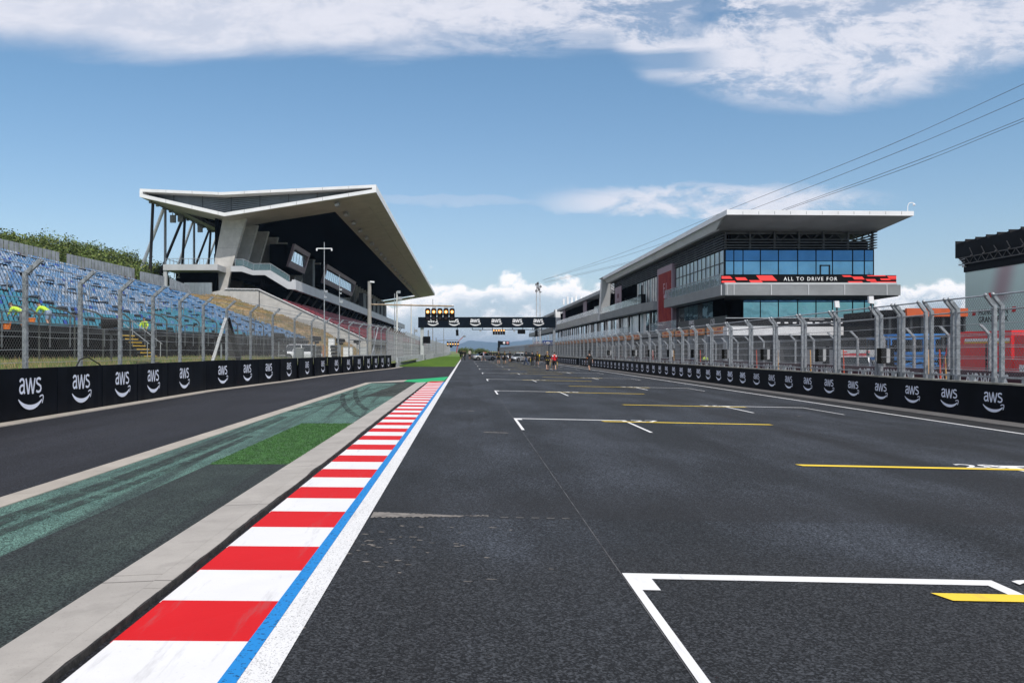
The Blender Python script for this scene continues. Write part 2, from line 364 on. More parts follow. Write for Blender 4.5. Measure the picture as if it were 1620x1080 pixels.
# one ground sheet out to the horizon
def dirt():
    m = bpy.data.materials.new("dry_grass_ground"); m.use_nodes = True; t = m.node_tree; b = t.nodes['Principled BSDF']; h = G(t)
    co = h.n('ShaderNodeTexCoord').outputs['Object']
    col = h.mix(h.step(h.noise(co, .9, 7, .7), .46, .66), (.10, .16, .025, 1), (.26, .19, .085, 1))
    col = h.mix(h.m('MULTIPLY', h.step(h.noise(co, 14, 5, .7), .4, .65), .5), col, (.045, .06, .015, 1))
    t.links.new(col, b.inputs['Base Color']); b.inputs['Roughness'].default_value = .9; return m
DIRT = dirt()
mb = MB(); xs = [-9000, -60, -11.5, -1, 15.6, 24, 9000]; ys = [-60, 0, 100, 700, 3000, 14000]
zz = [-.06, -.06, -.06, -.06, -.40, -.42, -.42]
mb.add([(x, y, z) for y in ys for x, z in zip(xs, zz)], [(j * 7 + i, j * 7 + i + 1, j * 7 + i + 8, j * 7 + i + 7) for j in range(5) for i in range(6)])
S(mb, 'ground', DIRT)
mb = MB(); strip(mb, [(-1, -6), (15.3, -6), (15.3, 620), (-1, 620)], 0); S(mb, 'track', ASPH)
mb = MB(); mb.poly([(-12.4, -6, -.004), (-1, -6, -.004), (-1, 93, -.004), (-8.2, 93, -.004), (-11.2, 60, -.004), (-12.4, 40, -.004)])
S(mb, 'pit_exit_road', ASPH2)
mb = MB(); mb.poly([(15.3, -6, -.34), (70, -6, -.34), (70, 500, -.34), (15.3, 500, -.34)]); S(mb, 'pit_lane', ASPH3)

# run-off strip between the pit exit road and the kerb
mb = MB(); mb.poly([(-5.05, -6, .001), (-2.6, -6, .001), (-2.7, 45, .001), (-5.05, 45.2, .001)]); S(mb, 'turquoise_runoff', TURQ)
mb = MB(); mb.poly([(-3.85, -6, .005), (-2.6, -6, .005), (-2.62, 12.77, .005), (-3.85, 12.77, .005)]); S(mb, 'dark_green_runoff', DKGR)
mb = MB(); mb.poly([(-3.82, 32, .005), (-2.68, 32, .005), (-2.7, 45, .005), (-3.5, 45.05, .005)]); S(mb, 'olive_runoff', BROWNG)
# artificial turf with real blades
TURF = M("artificial_turf", (.045, .145, .026), .8, 0, .3, 6, .4, 60, c2=(.022, .075, .014))
mb = MB(); mb.poly([(-3.85, 12.77, .008), (-2.62, 12.77, .008), (-2.64, 19.95, .008), (-3.85, 19.95, .008)])
r2 = random.Random(3)
for i in range(16000):
    x = r2.uniform(-3.85, -2.63); y = r2.uniform(12.77, 19.95); a = r2.uniform(0, 3.14); c, s_ = math.cos(a) * .006, math.sin(a) * .006
    hh = r2.uniform(.012, .034); lx, ly = r2.uniform(-.012, .012), r2.uniform(-.012, .012)
    mb.add([(x - c, y - s_, .006), (x + c, y + s_, .006), (x + lx, y + ly, hh)], [(0, 1, 2)])
S(mb, 'artificial_turf_strip', TURF)
# concrete edges
mb = MB()
mb.box(-5.39, -5.05, -6, 45.6, -.10, .012)
mb.prism([(-5.39, 45.6, .012), (-5.05, 45.6, .012), (-3.46, 47.2, .012), (-3.46, 50.0, .012)], (0, 0, -.1))
S(mb, 'concrete_edging', CONC_W)
mb = MB()
for k in range(17):  # slabs behind the kerb, lip sloping to the gap
    y0 = -6 + k * 3.1; y1 = y0 + 3.085
    if y1 > 45.6: y1 = 45.6
    mb.hexa([(-2.64 - .001 * y0, y0, -.1), (-2.27, y0, -.1), (-2.27, y1, -.1), (-2.64 - .001 * y1, y1, -.1), (-2.64 - .001 * y0, y0, .016), (-2.275, y0, .032), (-2.275, y1, .032), (-2.64 - .001 * y1, y1, .016)])
for k in range(26):
    y0 = -6 + k * 2.0; y1 = min(45.6, y0 + 1.99)
    if y0 > 45: break
    j = r2.uniform(-.008, .008)
    mb.hexa([(-2.268, y0, -.1), (-2.13 + j, y0, -.1), (-2.13 + j, y1, -.1), (-2.268, y1, -.1), (-2.268, y0, .036), (-2.132 + j, y0, .035), (-2.132 + j, y1, .035), (-2.268, y1, .036)])
S(mb, 'kerb_slab', CONC_K)
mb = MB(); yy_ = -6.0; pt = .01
while yy_ < 45.4:   # black, chipped edge of the lip along the gap
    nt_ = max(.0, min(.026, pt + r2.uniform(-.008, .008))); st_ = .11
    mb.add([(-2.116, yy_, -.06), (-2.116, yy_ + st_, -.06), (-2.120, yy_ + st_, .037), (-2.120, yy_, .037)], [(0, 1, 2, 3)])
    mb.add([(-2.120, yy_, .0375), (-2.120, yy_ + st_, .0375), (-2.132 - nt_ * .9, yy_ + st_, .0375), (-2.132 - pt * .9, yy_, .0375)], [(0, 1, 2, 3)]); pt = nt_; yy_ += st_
S(mb, 'black_lip_edge', M('ragged_black_edge', (.030, .027, .025), .9, 0, .5, 14, .5, 40, c2=(.006, .006, .006)))
mb = MB(); mb.poly([(-2.2, -6, -.03), (-1.2, -6, -.03), (-1.2, 47, -.03), (-2.2, 47, -.03)]); S(mb, 'kerb_gap', BLACK)  # black sheet puts the shade down in the gap into colour
# kerb: each colour block dips at its near end and rises along its length
mb = MB(); y = 4.985 - .805 * 14
k = 0
while y < 47.4:
    y1 = y + .803; mb.mi = (k + 1) % 2
    mb.hexa([(-2.085, y, -.05), (-1.275, y, -.05), (-1.275, y1, -.05), (-2.065, y1, -.05), (-2.085, y, -.004), (-1.275, y, .006), (-1.275, y1, .006), (-2.060, y1, .012)])
    y = y + .805; k += 1
S(mb, 'kerb', [P_WHITE, P_RED])
mb = MB(); strip(mb, [(-1.275, -6), (-1.178, -6), (-1.178, 46.8), (-1.275, 46.8)], .006); S(mb, 'blue_line', P_BLUE)
mb = MB(); mb.add([(-1.178, -6, .0045), (-1.0, -6, .0045), (-1.0, 600, .0045), (-1.178, 600, .0045)], [(0, 1, 2, 3)])
S(mb, 'left_edge_line', P_LINE)
mb = MB(); strip(mb, [(13.26, -6), (13.40, -6), (13.40, 600), (13.26, 600)], .004); S(mb, 'right_edge_line', P_LINE)
mb = MB(); mb.poly([(-3.46, 47.2, .009), (-2.25, 45.7, .009), (-1.28, 47.6, .009), (-1.18, 56.2, .009), (-3.46, 50.0, .009)]); S(mb, 'green_painted_patch', P_GREEN)
mb = MB(); mb.poly([(-2.25, 45.7, .012), (-1.28, 46.6, .012), (-1.28, 47.9, .012), (-1.9, 47.3, .012)]); S(mb, 'red_painted_tip', P_RED)
# grid slots
W_ = MB(); Y_ = MB()
def rect(mb, x0, x1, y0, y1, dz, sk=0.0):
    strip(mb, [(x0 + sk, y0), (x1 + sk, y0), (x1, y1), (x0, y1)], dz)
FRONTS = []
num = 29
for k in range(11):
    yl = 6.70 + 15.45 * k
    rect(W_, 1.22, 4.12, yl - .155, yl, .004)
    rect(W_, 1.22, 1.285, yl - 3.3, yl - .155, .004); rect(W_, 1.285, 1.42, yl - .47, yl - .155, .004)
    rect(W_, 4.0, 4.12, yl - .55, yl - .155, .004); rect(W_, 4.05, 4.12, yl - 3.3, yl - .55, .004)
    rect(Y_, 3.42, 7.7, yl - .60, yl - .41, .008, .06)
    FRONTS.append((str(num), 4.24, yl - .02))
    num -= 1
    yr = 14.12 + 15.3 * k
    rect(W_, 8.75, 11.6, yr - .155, yr, .004); rect(W_, 8.75, 8.83, yr - 3.3, yr - .155, .004); rect(W_, 8.83, 9.0, yr - .47, yr - .155, .004)
    rect(W_, 11.54, 11.6, yr - 3.3, yr - .155, .004)
    rect(Y_, 5.27, 9.45, yr - .60, yr - .41, .008, .06)
    FRONTS.append((str(num), 8.02, yr + .0))
    num -= 1
rect(W_, -.95, 13.2, 150.4, 150.9, .004)
def text2d(txt, h=1.0, spacing=1.0, off=0.0):
    cu = bpy.data.curves.new("t", 'FONT'); cu.body = txt; cu.size = 1; cu.space_character = spacing; cu.offset = off; cu.resolution_u = 2
    ob = bpy.data.objects.new("t", cu); COL.objects.link(ob)
    dg = bpy.context.evaluated_depsgraph_get(); me = ob.evaluated_get(dg).to_mesh()
    vs = [(q.co.x, q.co.y) for q in me.vertices]; fs = [tuple(p.vertices) for p in me.polygons]
    ob.evaluated_get(dg).to_mesh_clear(); bpy.data.objects.remove(ob); bpy.data.curves.remove(cu)
    x0 = min(a for a, b in vs); y0 = min(b for a, b in vs); k = h / (max(b for a, b in vs) - y0)
    return [((a - x0) * k, (b - y0) * k) for a, b in vs], fs
def put2d(mb, tf, O, Rv, Uv, sx=1.0, centre=True):
    vs, fs = tf; wd = max(a for a, b in vs) * sx; ht = max(b for a, b in vs)
    O = Vector(O); Rv = Vector(Rv); Uv = Vector(Uv)
    ox, oy = (wd / 2, ht / 2) if centre else (0, 0)
    mb.add([O + Rv * (a * sx - ox) + Uv * (b - oy) for a, b in vs], fs)
for t_, x, y in FRONTS:
    put2d(W_, text2d(t_, .46, 1.0, .012), (x, y - .44, zr(x) + .012), (1, 0, -.02), (0, 1, 0), 1.15, False)
S(W_, 'grid_slot_markings', P_LINE2); S(Y_, 'yellow_grid_lines', P_YEL)
mb = MB(); rect(mb, 1.205, 1.213, 3, 33, .0045); S(mb, 'chalk_guide_line', M("chalk", (.13, .13, .13), .9, 0, .4, 3, c2=(.04, .04, .045)))
# ragged cement smear left of the joint
mb = MB(); n = 60
top = [(-.98 + i * .0205, 9.02 - .0022 * i + r2.uniform(-.02, .02)) for i in range(n)]
bot = [(-.98 + i * .0205, 8.72 + .0028 * i + r2.uniform(-.035, .035) + (.06 if i > 45 else 0)) for i in range(n)]
for i in range(n - 1): strip(mb, [bot[i], bot[i + 1], top[i + 1], top[i]], .0035)
for i in range(46):
    x = r2.gauss(-.55, .35); y = r2.gauss(7.6, .8); l = r2.uniform(.015, .06); wd = r2.uniform(.01, .03)
    if y < 8.6: strip(mb, [(x, y), (x + l, y - wd * .5), (x + l * 1.6, y + wd * .3), (x + l * .4, y + wd)], .0035)
for i in range(5):
    x = .35 + i * .16; strip(mb, [(x, 8.86), (x + .09, 8.855), (x + .08, 8.875), (x + .01, 8.88)], .0035)
for (x0, x1, y) in ((.35, .9, 18.1), (.0, .25, 24.5), (9.7, 9.85, 25.0)):
    strip(mb, [(x0, y), (x1, y - .05), (x1 - .05, y + .05), (x0 + .05, y + .12)], .0035)
S(mb, 'cement_smear', M("cement_stain", (.17, .155, .14), .9, 0, .25, 8, .3, 60))
# tyre marks crossing the painted run-off
TM = M("tyre_mark", (.018, .024, .023), .85, 0, .3, 3); t_ = TM.node_tree; h_ = G(t_); c_ = h_.n('ShaderNodeTexCoord').outputs['Object']
t_.links.new(h_.m('MULTIPLY', h_.step(h_.noise(c_, 3.0, 6, .7), .30, .62), .62), t_.nodes['Principled BSDF'].inputs['Alpha'])
mb = MB()
for (xa, ya, xm, ym, xb, yb, wd) in ((-4.95, 24, -3.9, 31, -2.8, 36, .20), (-4.9, 26.5, -3.7, 33, -2.75, 39, .20), (-2.8, 22, -3.9, 26, -4.9, 34, .18), (-2.85, 24.5, -3.9, 29, -4.9, 38, .18), (-4.75, 5.5, -4.45, 13, -4.7, 22, .26), (-4.4, 7, -4.15, 12, -4.3, 17, .16), (-4.9, 30, -4.3, 38, -3.4, 44, .16)):
    n = 14; pts = []
    for i in range(n + 1):
        t = i / n; pts.append(((1 - t) ** 2 * xa + 2 * t * (1 - t) * xm + t * t * xb, (1 - t) ** 2 * ya + 2 * t * (1 - t) * ym + t * t * yb))
    for (x0, y0), (x1, y1) in zip(pts, pts[1:]): mb.poly([(x0 - wd / 2, y0, .0095), (x0 + wd / 2, y0, .0095), (x1 + wd / 2, y1, .0095), (x1 - wd / 2, y1, .0095)])
S(mb, 'tyre_marks', TM)
# grass beside the straight
GRASS = M("mown_grass", (.13, .22, .035), .9, 0, .3, .5, .5, 20, c2=(.085, .165, .025))
GB = M("grass_blades", (.11, .20, .03), .8, 0, .3, 1.2, c2=(.22, .19, .07))
mb = MB(); gp = [(-8.0, 92.6), (-1.35, 92.6), (-1.3, 140), (-1.3, 420), (-6.8, 420), (-7.3, 200), (-7.4, 140)]
mb.prism([(x, y, .03) for x, y in gp], (0, 0, -.06)); S(mb, 'grass_verge', GRASS)
mb = MB()
for i in range(30000):
    y = 92.7 + 150 * r2.random() ** 2.2; x = r2.uniform(-7.5, -1.4); hh = r2.uniform(.04, .13); a = r2.uniform(-.08, .08)
    mb.add([(x - .03, y, .02), (x + .03, y, .02), (x + a, y, .03 + hh)], [(0, 1, 2)])
mb.build('verge_grass', GRASS, label='mown green grass on the verge beside the white line', cat='grass', kind='stuff')

# ------------------------------------------------------------------ left hoarding wall (a polyline)
LW = [(5, -10.7), (19.8, -10.85), (36.4, -11.1), (47, -10.35), (59, -9.9), (70, -8.75), (82, -7.45), (92, -7.0)]
def lw(Y, off=0.0):
    for (a, b), (c, d) in zip(LW, LW[1:]):
        if Y <= c or c == 92: return b + (d - b) * (Y - a) / (c - a) - off
def hitL(px, off=0.0):   # where a column of the photo meets the wall line
    lo, hi = 8.0, 120.0
    for _ in range(60):
        mid = (lo + hi) / 2
        if (px - VX) / F * mid < lw(mid, off): hi = mid
        else: lo = mid
    return lo
# ------------------------------------------------------------------ logo: three letters over a curved arrow (strokes as flat ribbons)
def bez(p, n=10):
    out = []
    for i in range(n + 1):
        t = i / n; q = [Vector(a) for a in p]
        while len(q) > 1: q = [a.lerp(b, t) for a, b in zip(q, q[1:])]
        out.append(q[0])
    return out
def ribbon(pts, w0, w1=None, wm=None):
    pts = [Vector(p) for p in pts]; n = len(pts); vs = []; 
    for i, p in enumerate(pts):
        a = (pts[i] - pts[i - 1]).normalized() if i else None; b = (pts[i + 1] - pts[i]).normalized() if i < n - 1 else None
        d = (a + b) if a is not None and b is not None else (a if b is None else b)
        d = d.normalized() if d.length > 1e-6 else b
        nn = Vector((-d.y, d.x)); sc = 1.0
        if a is not None and b is not None: sc = min(1.8, 1 / max(.3, nn.dot(Vector((-a.y, a.x)))))
        t = i / (n - 1); ww = w0 if w1 is None else w0 + (w1 - w0) * t
        if wm is not None: ww = w0 + (wm - w0) * math.sin(math.pi * t) ** .8 if w1 is None else (w0 * (1 - t) + w1 * t) + wm * math.sin(math.pi * t)
        vs += [p + nn * (ww / 2 * sc), p - nn * (ww / 2 * sc)]
    return vs, [(2 * i + 1, 2 * i + 3, 2 * i + 2, 2 * i) for i in range(n - 1)]
def strokes(q=1.0):
  return [
    ribbon([(.03, .535), (.07, .578), (.12, .59), (.165, .578), (.19, .54), (.195, .48), (.195, .37), (.205, .31), (.225, .285)], .052 * q),
    ribbon([(.195, .455), (.13, .462), (.07, .448), (.035, .41), (.03, .36), (.055, .315), (.105, .298), (.155, .32), (.195, .37)], .050 * q),
    ribbon([(.265, .60), (.345, .29), (.367, .29), (.440, .585), (.452, .585), (.525, .29), (.547, .29), (.625, .60)], .050 * q),
    ribbon([(.855, .560), (.81, .585), (.755, .588), (.70, .568), (.688, .53), (.70, .49), (.75, .462), (.81, .44), (.855, .41), (.865, .365), (.84, .32), (.78, .298), (.72, .302), (.67, .325)], .050 * q),
    ribbon(bez([(-.03, .175), (.16, -.03), (.62, -.10), (.895, .125)], 14), .022 * q, .034 * q, .075 * q ** .5),
    ribbon([(.80, .188), (.86, .212), (.925, .218), (.955, .200), (.952, .15), (.935, .10), (.91, .045)], .030 * q),
]
LOGO_STROKES = strokes(); LOGO_BOLD = strokes(1.45)
def logo(mb, O, Rv, Uv, N, W, H=None, bold=False):
    O = Vector(O); Rv = Vector(Rv); Uv = Vector(Uv); N = Vector(N); H = H or W
    for k, (vs, fs) in enumerate(LOGO_BOLD if bold else LOGO_STROKES):
        mb.add([O + Rv * ((p.x - .44) * W) + Uv * ((p.y - .275) * H) + N * (.0012 * k * W) for p in vs], fs)
ORD = "first second third fourth fifth sixth seventh eighth ninth tenth eleventh twelfth thirteenth fourteenth fifteenth sixteenth seventeenth eighteenth nineteenth twentieth".split()
def ordn(i): return ORD[i] if i < 20 else "twenty-" + ORD[i - 20]

LPX = [48, 128, 193, 242, 291, 352, 391, 425, 456.5, 485.5, 509.5, 532, 551, 567.8, 582.6, 594.5, 604.8, 615]
SEAM = [-30, 91, 162, 218, 266, 327, 373, 409, 442, 472, 497, 519, 541, 559, 576, 589, 599.5, 610, 620]
for i, px in enumerate(LPX):
    ya_, yb_ = hitL(SEAM[i]), hitL(SEAM[i + 1])
    if i == 0: ya_ = 12.5
    j0 = .06 if (i >= 8) else .01
    A = Vector((lw(ya_) - (.0 if i < 5 else .0), ya_, 0)); B = Vector((lw(yb_) - j0, yb_, 0))
    if i >= 8: A = A + Vector((.07, 0, 0))
    d = (B - A).normalized(); nrm = Vector((d.y, -d.x, 0))
    t = thing('hoarding_panel', f"black panel with white logo on the left wall, {ordn(i)} from the left", 'hoarding', (A + B) / 2, 'black hoarding panels on the left wall')
    zt = 1.27 + (.015 if i == 5 else 0)
    p = MB(); a2, b2 = A + d * .012, B - d * .012
    bk = -nrm * .10
    # sheet with a few shallow ripples
    n = 10; fr = []
    for q in range(n + 1):
        c = a2.lerp(b2, q / n) + nrm * (.006 * math.sin(q * 2.1 + i)); fr.append(c)
    vs = [(*c.xy, .0) for c in fr] + [(*c.xy, zt) for c in fr] + [(*(c + bk).xy, .0) for c in fr] + [(*(c + bk).xy, zt) for c in fr]; n1 = n + 1
    fs = []
    for q in range(n): fs += [(q, q + 1, n1 + q + 1, n1 + q), (2 * n1 + q, 3 * n1 + q, 3 * n1 + q + 1, 2 * n1 + q + 1), (n1 + q, n1 + q + 1, 3 * n1 + q + 1, 3 * n1 + q)]
    fs += [(0, n1, 3 * n1, 2 * n1), (n, 3 * n1 - 1, 4 * n1 - 1, 2 * n1 - 1)]
    p.add(vs, fs)
    o = p.build('sheet', HOARD, t)
    yc = hitL(px); C = Vector((lw(yc) + (.05 if i >= 8 else 0), yc, 0)); s_ = (C - A).dot(d); C = A + d * s_
    lg = MB(); logo(lg, C + nrm * .014 + Vector((0, 0, .64)), d, (0, 0, 1), nrm, 1.26, 1.18); lg.build('logo', LOGO, t)
# cream strip at its foot and the road edge
mb = MB(); Ys = [5, 12, 19.8, 28, 36.4, 41, 47, 53, 59, 65, 70, 76, 82, 87, 90]
for a, b in zip(Ys, Ys[1:]):
    mb.hexa([(lw(a, -.02), a, -.05), (lw(a, -.42), a, -.05), (lw(b, -.42), b, -.05), (lw(b, -.02), b, -.05), (lw(a, -.02), a, .03), (lw(a, -.42), a, .02), (lw(b, -.42), b, .02), (lw(b, -.02), b, .03)])
S(mb, 'left_wall_footing', CONC_W)
# grass bank between the wall and the seats
mb = MB(); rows = []
for Y in (5, 15, 25, 35, 45, 55, 70, 85, 100, 130): 
    xb = lw(min(Y, 92), .12); kb = 1.0 if Y < 56 else .55; rows.append([(xb, Y, .85 * kb), (xb - 1.6, Y, 1.22 * kb), (xb - 5, Y, 1.3 * kb), (-26, Y, 1.3 * kb), (-48, Y, 1.3 * kb)])
n = 5; mb.add([p for r_ in rows for p in r_], [(j * n + i + 1, j * n + i, (j + 1) * n + i, (j + 1) * n + i + 1) for j in range(len(rows) - 1) for i in range(n - 1)])
S(mb, 'grass_bank', DIRT)
mb = MB(); r3 = random.Random(5)
mb2 = MB()
for i in range(26000):
    Y = 19 + 62 * r3.random() ** 1.6; x = lw(Y, .15) - r3.uniform(0, 7) ; zb = (.85 + min(1, (lw(Y, .12) - x) / 1.6) * .37) * (1.0 if Y < 55 else (.55 if Y > 70 else 1 - .45 * (Y - 55) / 15))
    hh = r3.uniform(.05, .26) * (1.4 if r3.random() < .1 else 1); a = r3.uniform(-.1, .1); wd = .008 + .0005 * Y
    (mb if r3.random() < .55 else mb2).add([(x, Y - wd, zb - .02), (x, Y + wd, zb - .02), (x + a, Y + a, zb + hh)], [(0, 1, 2)])
mb.mi = 1; b0 = len(mb.v); mb.v += mb2.v; mb.f += [[q + b0 for q in f] for f in mb2.f]; mb.m += [1] * len(mb2.f)
mb.build('bank_grass', [M("green_blades", (.16, .25, .04), .8, 0, .3, 2), M("dry_blades", (.46, .33, .16), .8, 0, .3, 2)], label='patchy half-dry grass on the bank behind the left hoarding', cat='grass', kind='stuff')

# ------------------------------------------------------------------ hills
def ridge(name, pts, y0, depth, mat, base=-2.0, seed=1):
    q = random.Random(seed); mb = MB(); n = len(pts); rows = []
    for j in range(6):
        t = j / 5; zf = math.sin(t * math.pi * .5)
        rows.append([(x * (1 + (t * depth) / y0), y0 + t * depth, base + (z - base) * zf + (q.uniform(-.02, .02) * (z - base) if 0 < j < 5 else 0)) for x, z in pts])
    mb.add([p for r_ in rows for p in r_], [(j * n + i, j * n + i + 1, (j + 1) * n + i + 1, (j + 1) * n + i) for j in range(5) for i in range(n - 1)])
    return mb.build(name, mat, smooth=True, kind='structure')
def interp(keys, x):
    for (a, b), (c, d) in zip(keys, keys[1:]):
        if x <= c:
            t = (x - a) / (c - a); t = t * t * (3 - 2 * t); return b + (d - b) * t
    return keys[-1][1]
HILLM = M("forested_hill", (.03, .055, .05), .95, 0, .3, .004)
q = random.Random(9)
keys = [(-4000, 560), (400, 556), (640, 556), (690, 552), (722, 545), (745, 538.5), (775, 541), (795, 543), (815, 540), (835, 537.5), (860, 537), (890, 541), (930, 548), (1100, 552), (1700, 548), (5000, 556)]
pts = []
for px in list(range(-600, 600, 50)) + list(range(600, 1000, 5)) + list(range(1000, 2400, 50)):
    py = interp(keys, px) + q.uniform(-.35, .35); Yr = 9000 + 1500; pts.append(((px - VX) * 9000 / F, EYE + (HY - py) * Yr / F))
ridge('distant_hills', pts, 9000, 1500, HILLM, -5, 2)
HG = M("grassy_hillside", (.10, .15, .035), .95, 0, .3, .08, c2=(.055, .10, .022))
mb = MB(); rows = []
for Y in range(20, 420, 20):
    rows.append([(-40, Y, .3), (-47, Y, 6 if Y < 150 else 3), (-60, Y, 11.0 + .008 * Y), (-85, Y, 14 + .012 * Y), (-140, Y, 17), (-300, Y, 16)])
n = 6; mb.add([p for r_ in rows for p in r_], [(j * n + i + 1, j * n + i, (j + 1) * n + i, (j + 1) * n + i + 1) for j in range(len(rows) - 1) for i in range(n - 1)])
S(mb, 'left_hill', HG)
# dry mound between the blue stand and the main stand
MOUND = M("dry_mown_slope", (.32, .22, .115), .95, 0, .3, .5, .6, 6, c2=(.19, .16, .07))
topk = [(285, 466.5), (330, 466), (365, 470), (400, 483), (440, 497), (480, 511), (505, 521), (540, 538), (575, 556)]
mb = MB(); n = 28; rows = [[], [], [], []]
q = random.Random(4)
for i in range(n):
    px = 285 + (575 - 285) * i / (n - 1); py = interp(topk, px) + q.uniform(-.8, .8); A = P(px, py, 148.0)
    rows[0].append(A); rows[1].append(Vector((A.x + .6, 143, A.z - 1.2 + q.uniform(-.2, .2)))); rows[2].append(Vector((A.x + 1.5, 134, max(.9, A.z - 4.6)))); rows[3].append(Vector((A.x + 3, 122, max(.9, A.z - 9))))
mb.add([p for r_ in rows for p in r_], [(j * n + i + 1, j * n + i, (j + 1) * n + i, (j + 1) * n + i + 1) for j in range(3) for i in range(n - 1)])
for i in range(5000):
    j = q.randrange(0, 2); a = q.randrange(n - 1); t = q.random(); s_ = q.random(); p = rows[j][a].lerp(rows[j][a + 1], t).lerp(rows[j + 1][a].lerp(rows[j + 1][a + 1], t), s_)
    mb.add([p + Vector((-.12, 0, -.03)), p + Vector((.12, 0, -.03)), p + Vector((q.uniform(-.1, .1), 0, q.uniform(.1, .35)))], [(0, 1, 2)])
S(mb, 'dry_mound', MOUND)

# ------------------------------------------------------------------ trees
LEAFS = [M("leaf_green", (.13, .18, .035), .85, 0, .35, .8, c2=(.06, .10, .025), lo=.3, hi=.6), M("leaf_olive", (.15, .17, .045), .85, 0, .35, 1.3), M("leaf_dark", (.045, .07, .02), .85, 0, .35, 1.3)]
BARK = M("bark", (.09, .07, .05), .9, 0, .3, 4)
def tree(x, y, z, h, cw, label, seed, leaf=.34, nl=1500, group='trees on the hill behind the blue seats'):
    q = random.Random(seed); t = thing('broadleaf_tree', label, 'tree', (x, y, z), group)
    tr = MB(); b0 = Vector((x, y, z)); top = b0 + Vector((q.uniform(-.3, .3), 0, h * .75)); tr.tube(b0, b0.lerp(top, .45), .035 * h, 7, .025 * h); tr.tube(b0.lerp(top, .45), top, .025 * h, 6, .008 * h)
    blobs = []
    for i in range(11):
        a = q.uniform(0, 6.28); rr = q.uniform(.1, .42) * cw; zc = z + h * q.uniform(.36, .90); rr *= 1.15 - (zc - z) / h * .6
        c = Vector((x + rr * math.cos(a), y + rr * math.sin(a), zc)); blobs.append((c, cw * q.uniform(.14, .27))); tr.tube(b0.lerp(top, q.uniform(.3, .8)), c, .012 * h, 5, .004 * h)
    tr.build('trunk', BARK, t)
    cr = MB()
    for i in range(nl):
        c, r_ = blobs[q.randrange(len(blobs))]; d = Vector((q.gauss(0, 1), q.gauss(0, 1), q.gauss(0, .8))).normalized() * r_ * (q.random() ** .4) * (1.25 if q.random() < .12 else 1)
        p = c + d; s_ = leaf * q.uniform(.5, 1.2); e = Vector((q.uniform(-1, 1), q.uniform(-1, 1), q.uniform(-1, 1))).normalized(); f = e.cross(Vector((q.uniform(-1, 1), q.uniform(-1, 1), q.uniform(-1, 1)))).normalized()
        cr.mi = 0 if q.random() < .6 else q.choice((1, 2)); cr.add([p - e * s_ * .5, p + f * s_ * .35, p + e * s_ * .5, p - f * s_ * .35], [(0, 1, 2, 3)])
    cr.build('crown', LEAFS, t)
q = random.Random(12)
TT = [(-8, 364), (8, 361), (26, 364), (44, 374), (62, 372), (80, 370), (98, 376), (114, 382), (130, 384), (148, 386), (163, 392), (178, 389), (196, 397), (210, 403), (226, 407), (244, 414), (258, 424), (52, 386), (90, 388), (128, 396), (160, 402), (192, 409), (220, 418)]
for i, (px, py) in enumerate(TT):
    Y = 118 + i % 17 * 3.6 + (0 if i < 17 else -14); x = (px - VX) * Y / F; zt = EYE + (HY - py) * Y / F - .4; h = q.uniform(5.0, 7.5)
    place = f"{ordn(i)} from the left on the skyline" if i < 17 else f"{ordn(i - 17)} from the left just above the screens"
    tree(x, Y, zt - h, h, q.uniform(5.5, 8.5), f"hillside tree behind the blue seats, {place}", 100 + i, .36, 2600)
for i, (px, py, Y, h, cw) in enumerate([(737, 551, 430, 3.2, 5.5), (745, 553, 460, 2.6, 6), (757, 551.5, 445, 3.0, 4.5), (762, 553, 485, 2.5, 5), (731, 551.5, 400, 3, 5), (769, 554.5, 520, 2.4, 6)]):
    x = (px - VX) * Y / F; zt = EYE + (HY - py) * Y / F
    tree(x, Y, zt - h, h, cw, f"low bush beyond the cars where the straight ends, {['second','third','fourth','fifth','first','sixth'][i]} from the left", 300 + i, .5, 900, 'bushes at the end of the straight')
# ================================================================== BLUE GRANDSTAND
def sx(Y, d): return -20 - .056 * (Y - 36.6) - d          # plan position of a seat d metres up the rake
def sz(Y, d): return 2.32 + .0076 * Y + .405 * d
st = thing('blue_grandstand', 'open terraced grandstand with blue and turquoise plastic seats beside the pit exit', 'grandstand', (-20, 36, 0))
NR = 22; TD = .82
def yend(d): return 130 if d > 9.5 else 148 - 1.9 * d
mb = MB()
for r in range(NR):
    d0 = r * TD; ye = yend(d0) - 2; a, b = 24, ye
    mb.hexa([(sx(a, d0 + TD), a, sz(a, d0) - 1.6), (sx(a, d0), a, sz(a, d0) - 1.6), (sx(b, d0), b, sz(b, d0) - 1.6), (sx(b, d0 + TD), b, sz(b, d0) - 1.6),
             (sx(a, d0 + TD - .003), a, sz(a, d0)), (sx(a, d0), a, sz(a, d0)), (sx(b, d0), b, sz(b, d0)), (sx(b, d0 + TD - .003), b, sz(b, d0))])
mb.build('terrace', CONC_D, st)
mb = MB(); mb.hexa([(sx(24, .4), 24, .5), (sx(24, -.03), 24, .5), (sx(147, -.03), 147, .5), (sx(147, .4), 147, .5), (sx(24, .4), 24, sz(24, 0) - .02), (sx(24, -.03), 24, sz(24, 0) + .02), (sx(147, -.03), 147, sz(147, 0) + .02), (sx(147, .4), 147, sz(147, 0) - .02)])
for k in range(45):   # bracing of the understructure in front
    Y = 26 + k * 2.7; mb.bar((sx(Y, -.25), Y, .6), (sx(Y, -.05), Y, sz(Y, 0) - .05), .10)
    mb.bar((sx(Y, -.28), Y, .8), (sx(Y + 2.7, -.1), Y + 2.7, sz(Y, 0) - .2), .06)
mb.build('understructure', VOID, st)
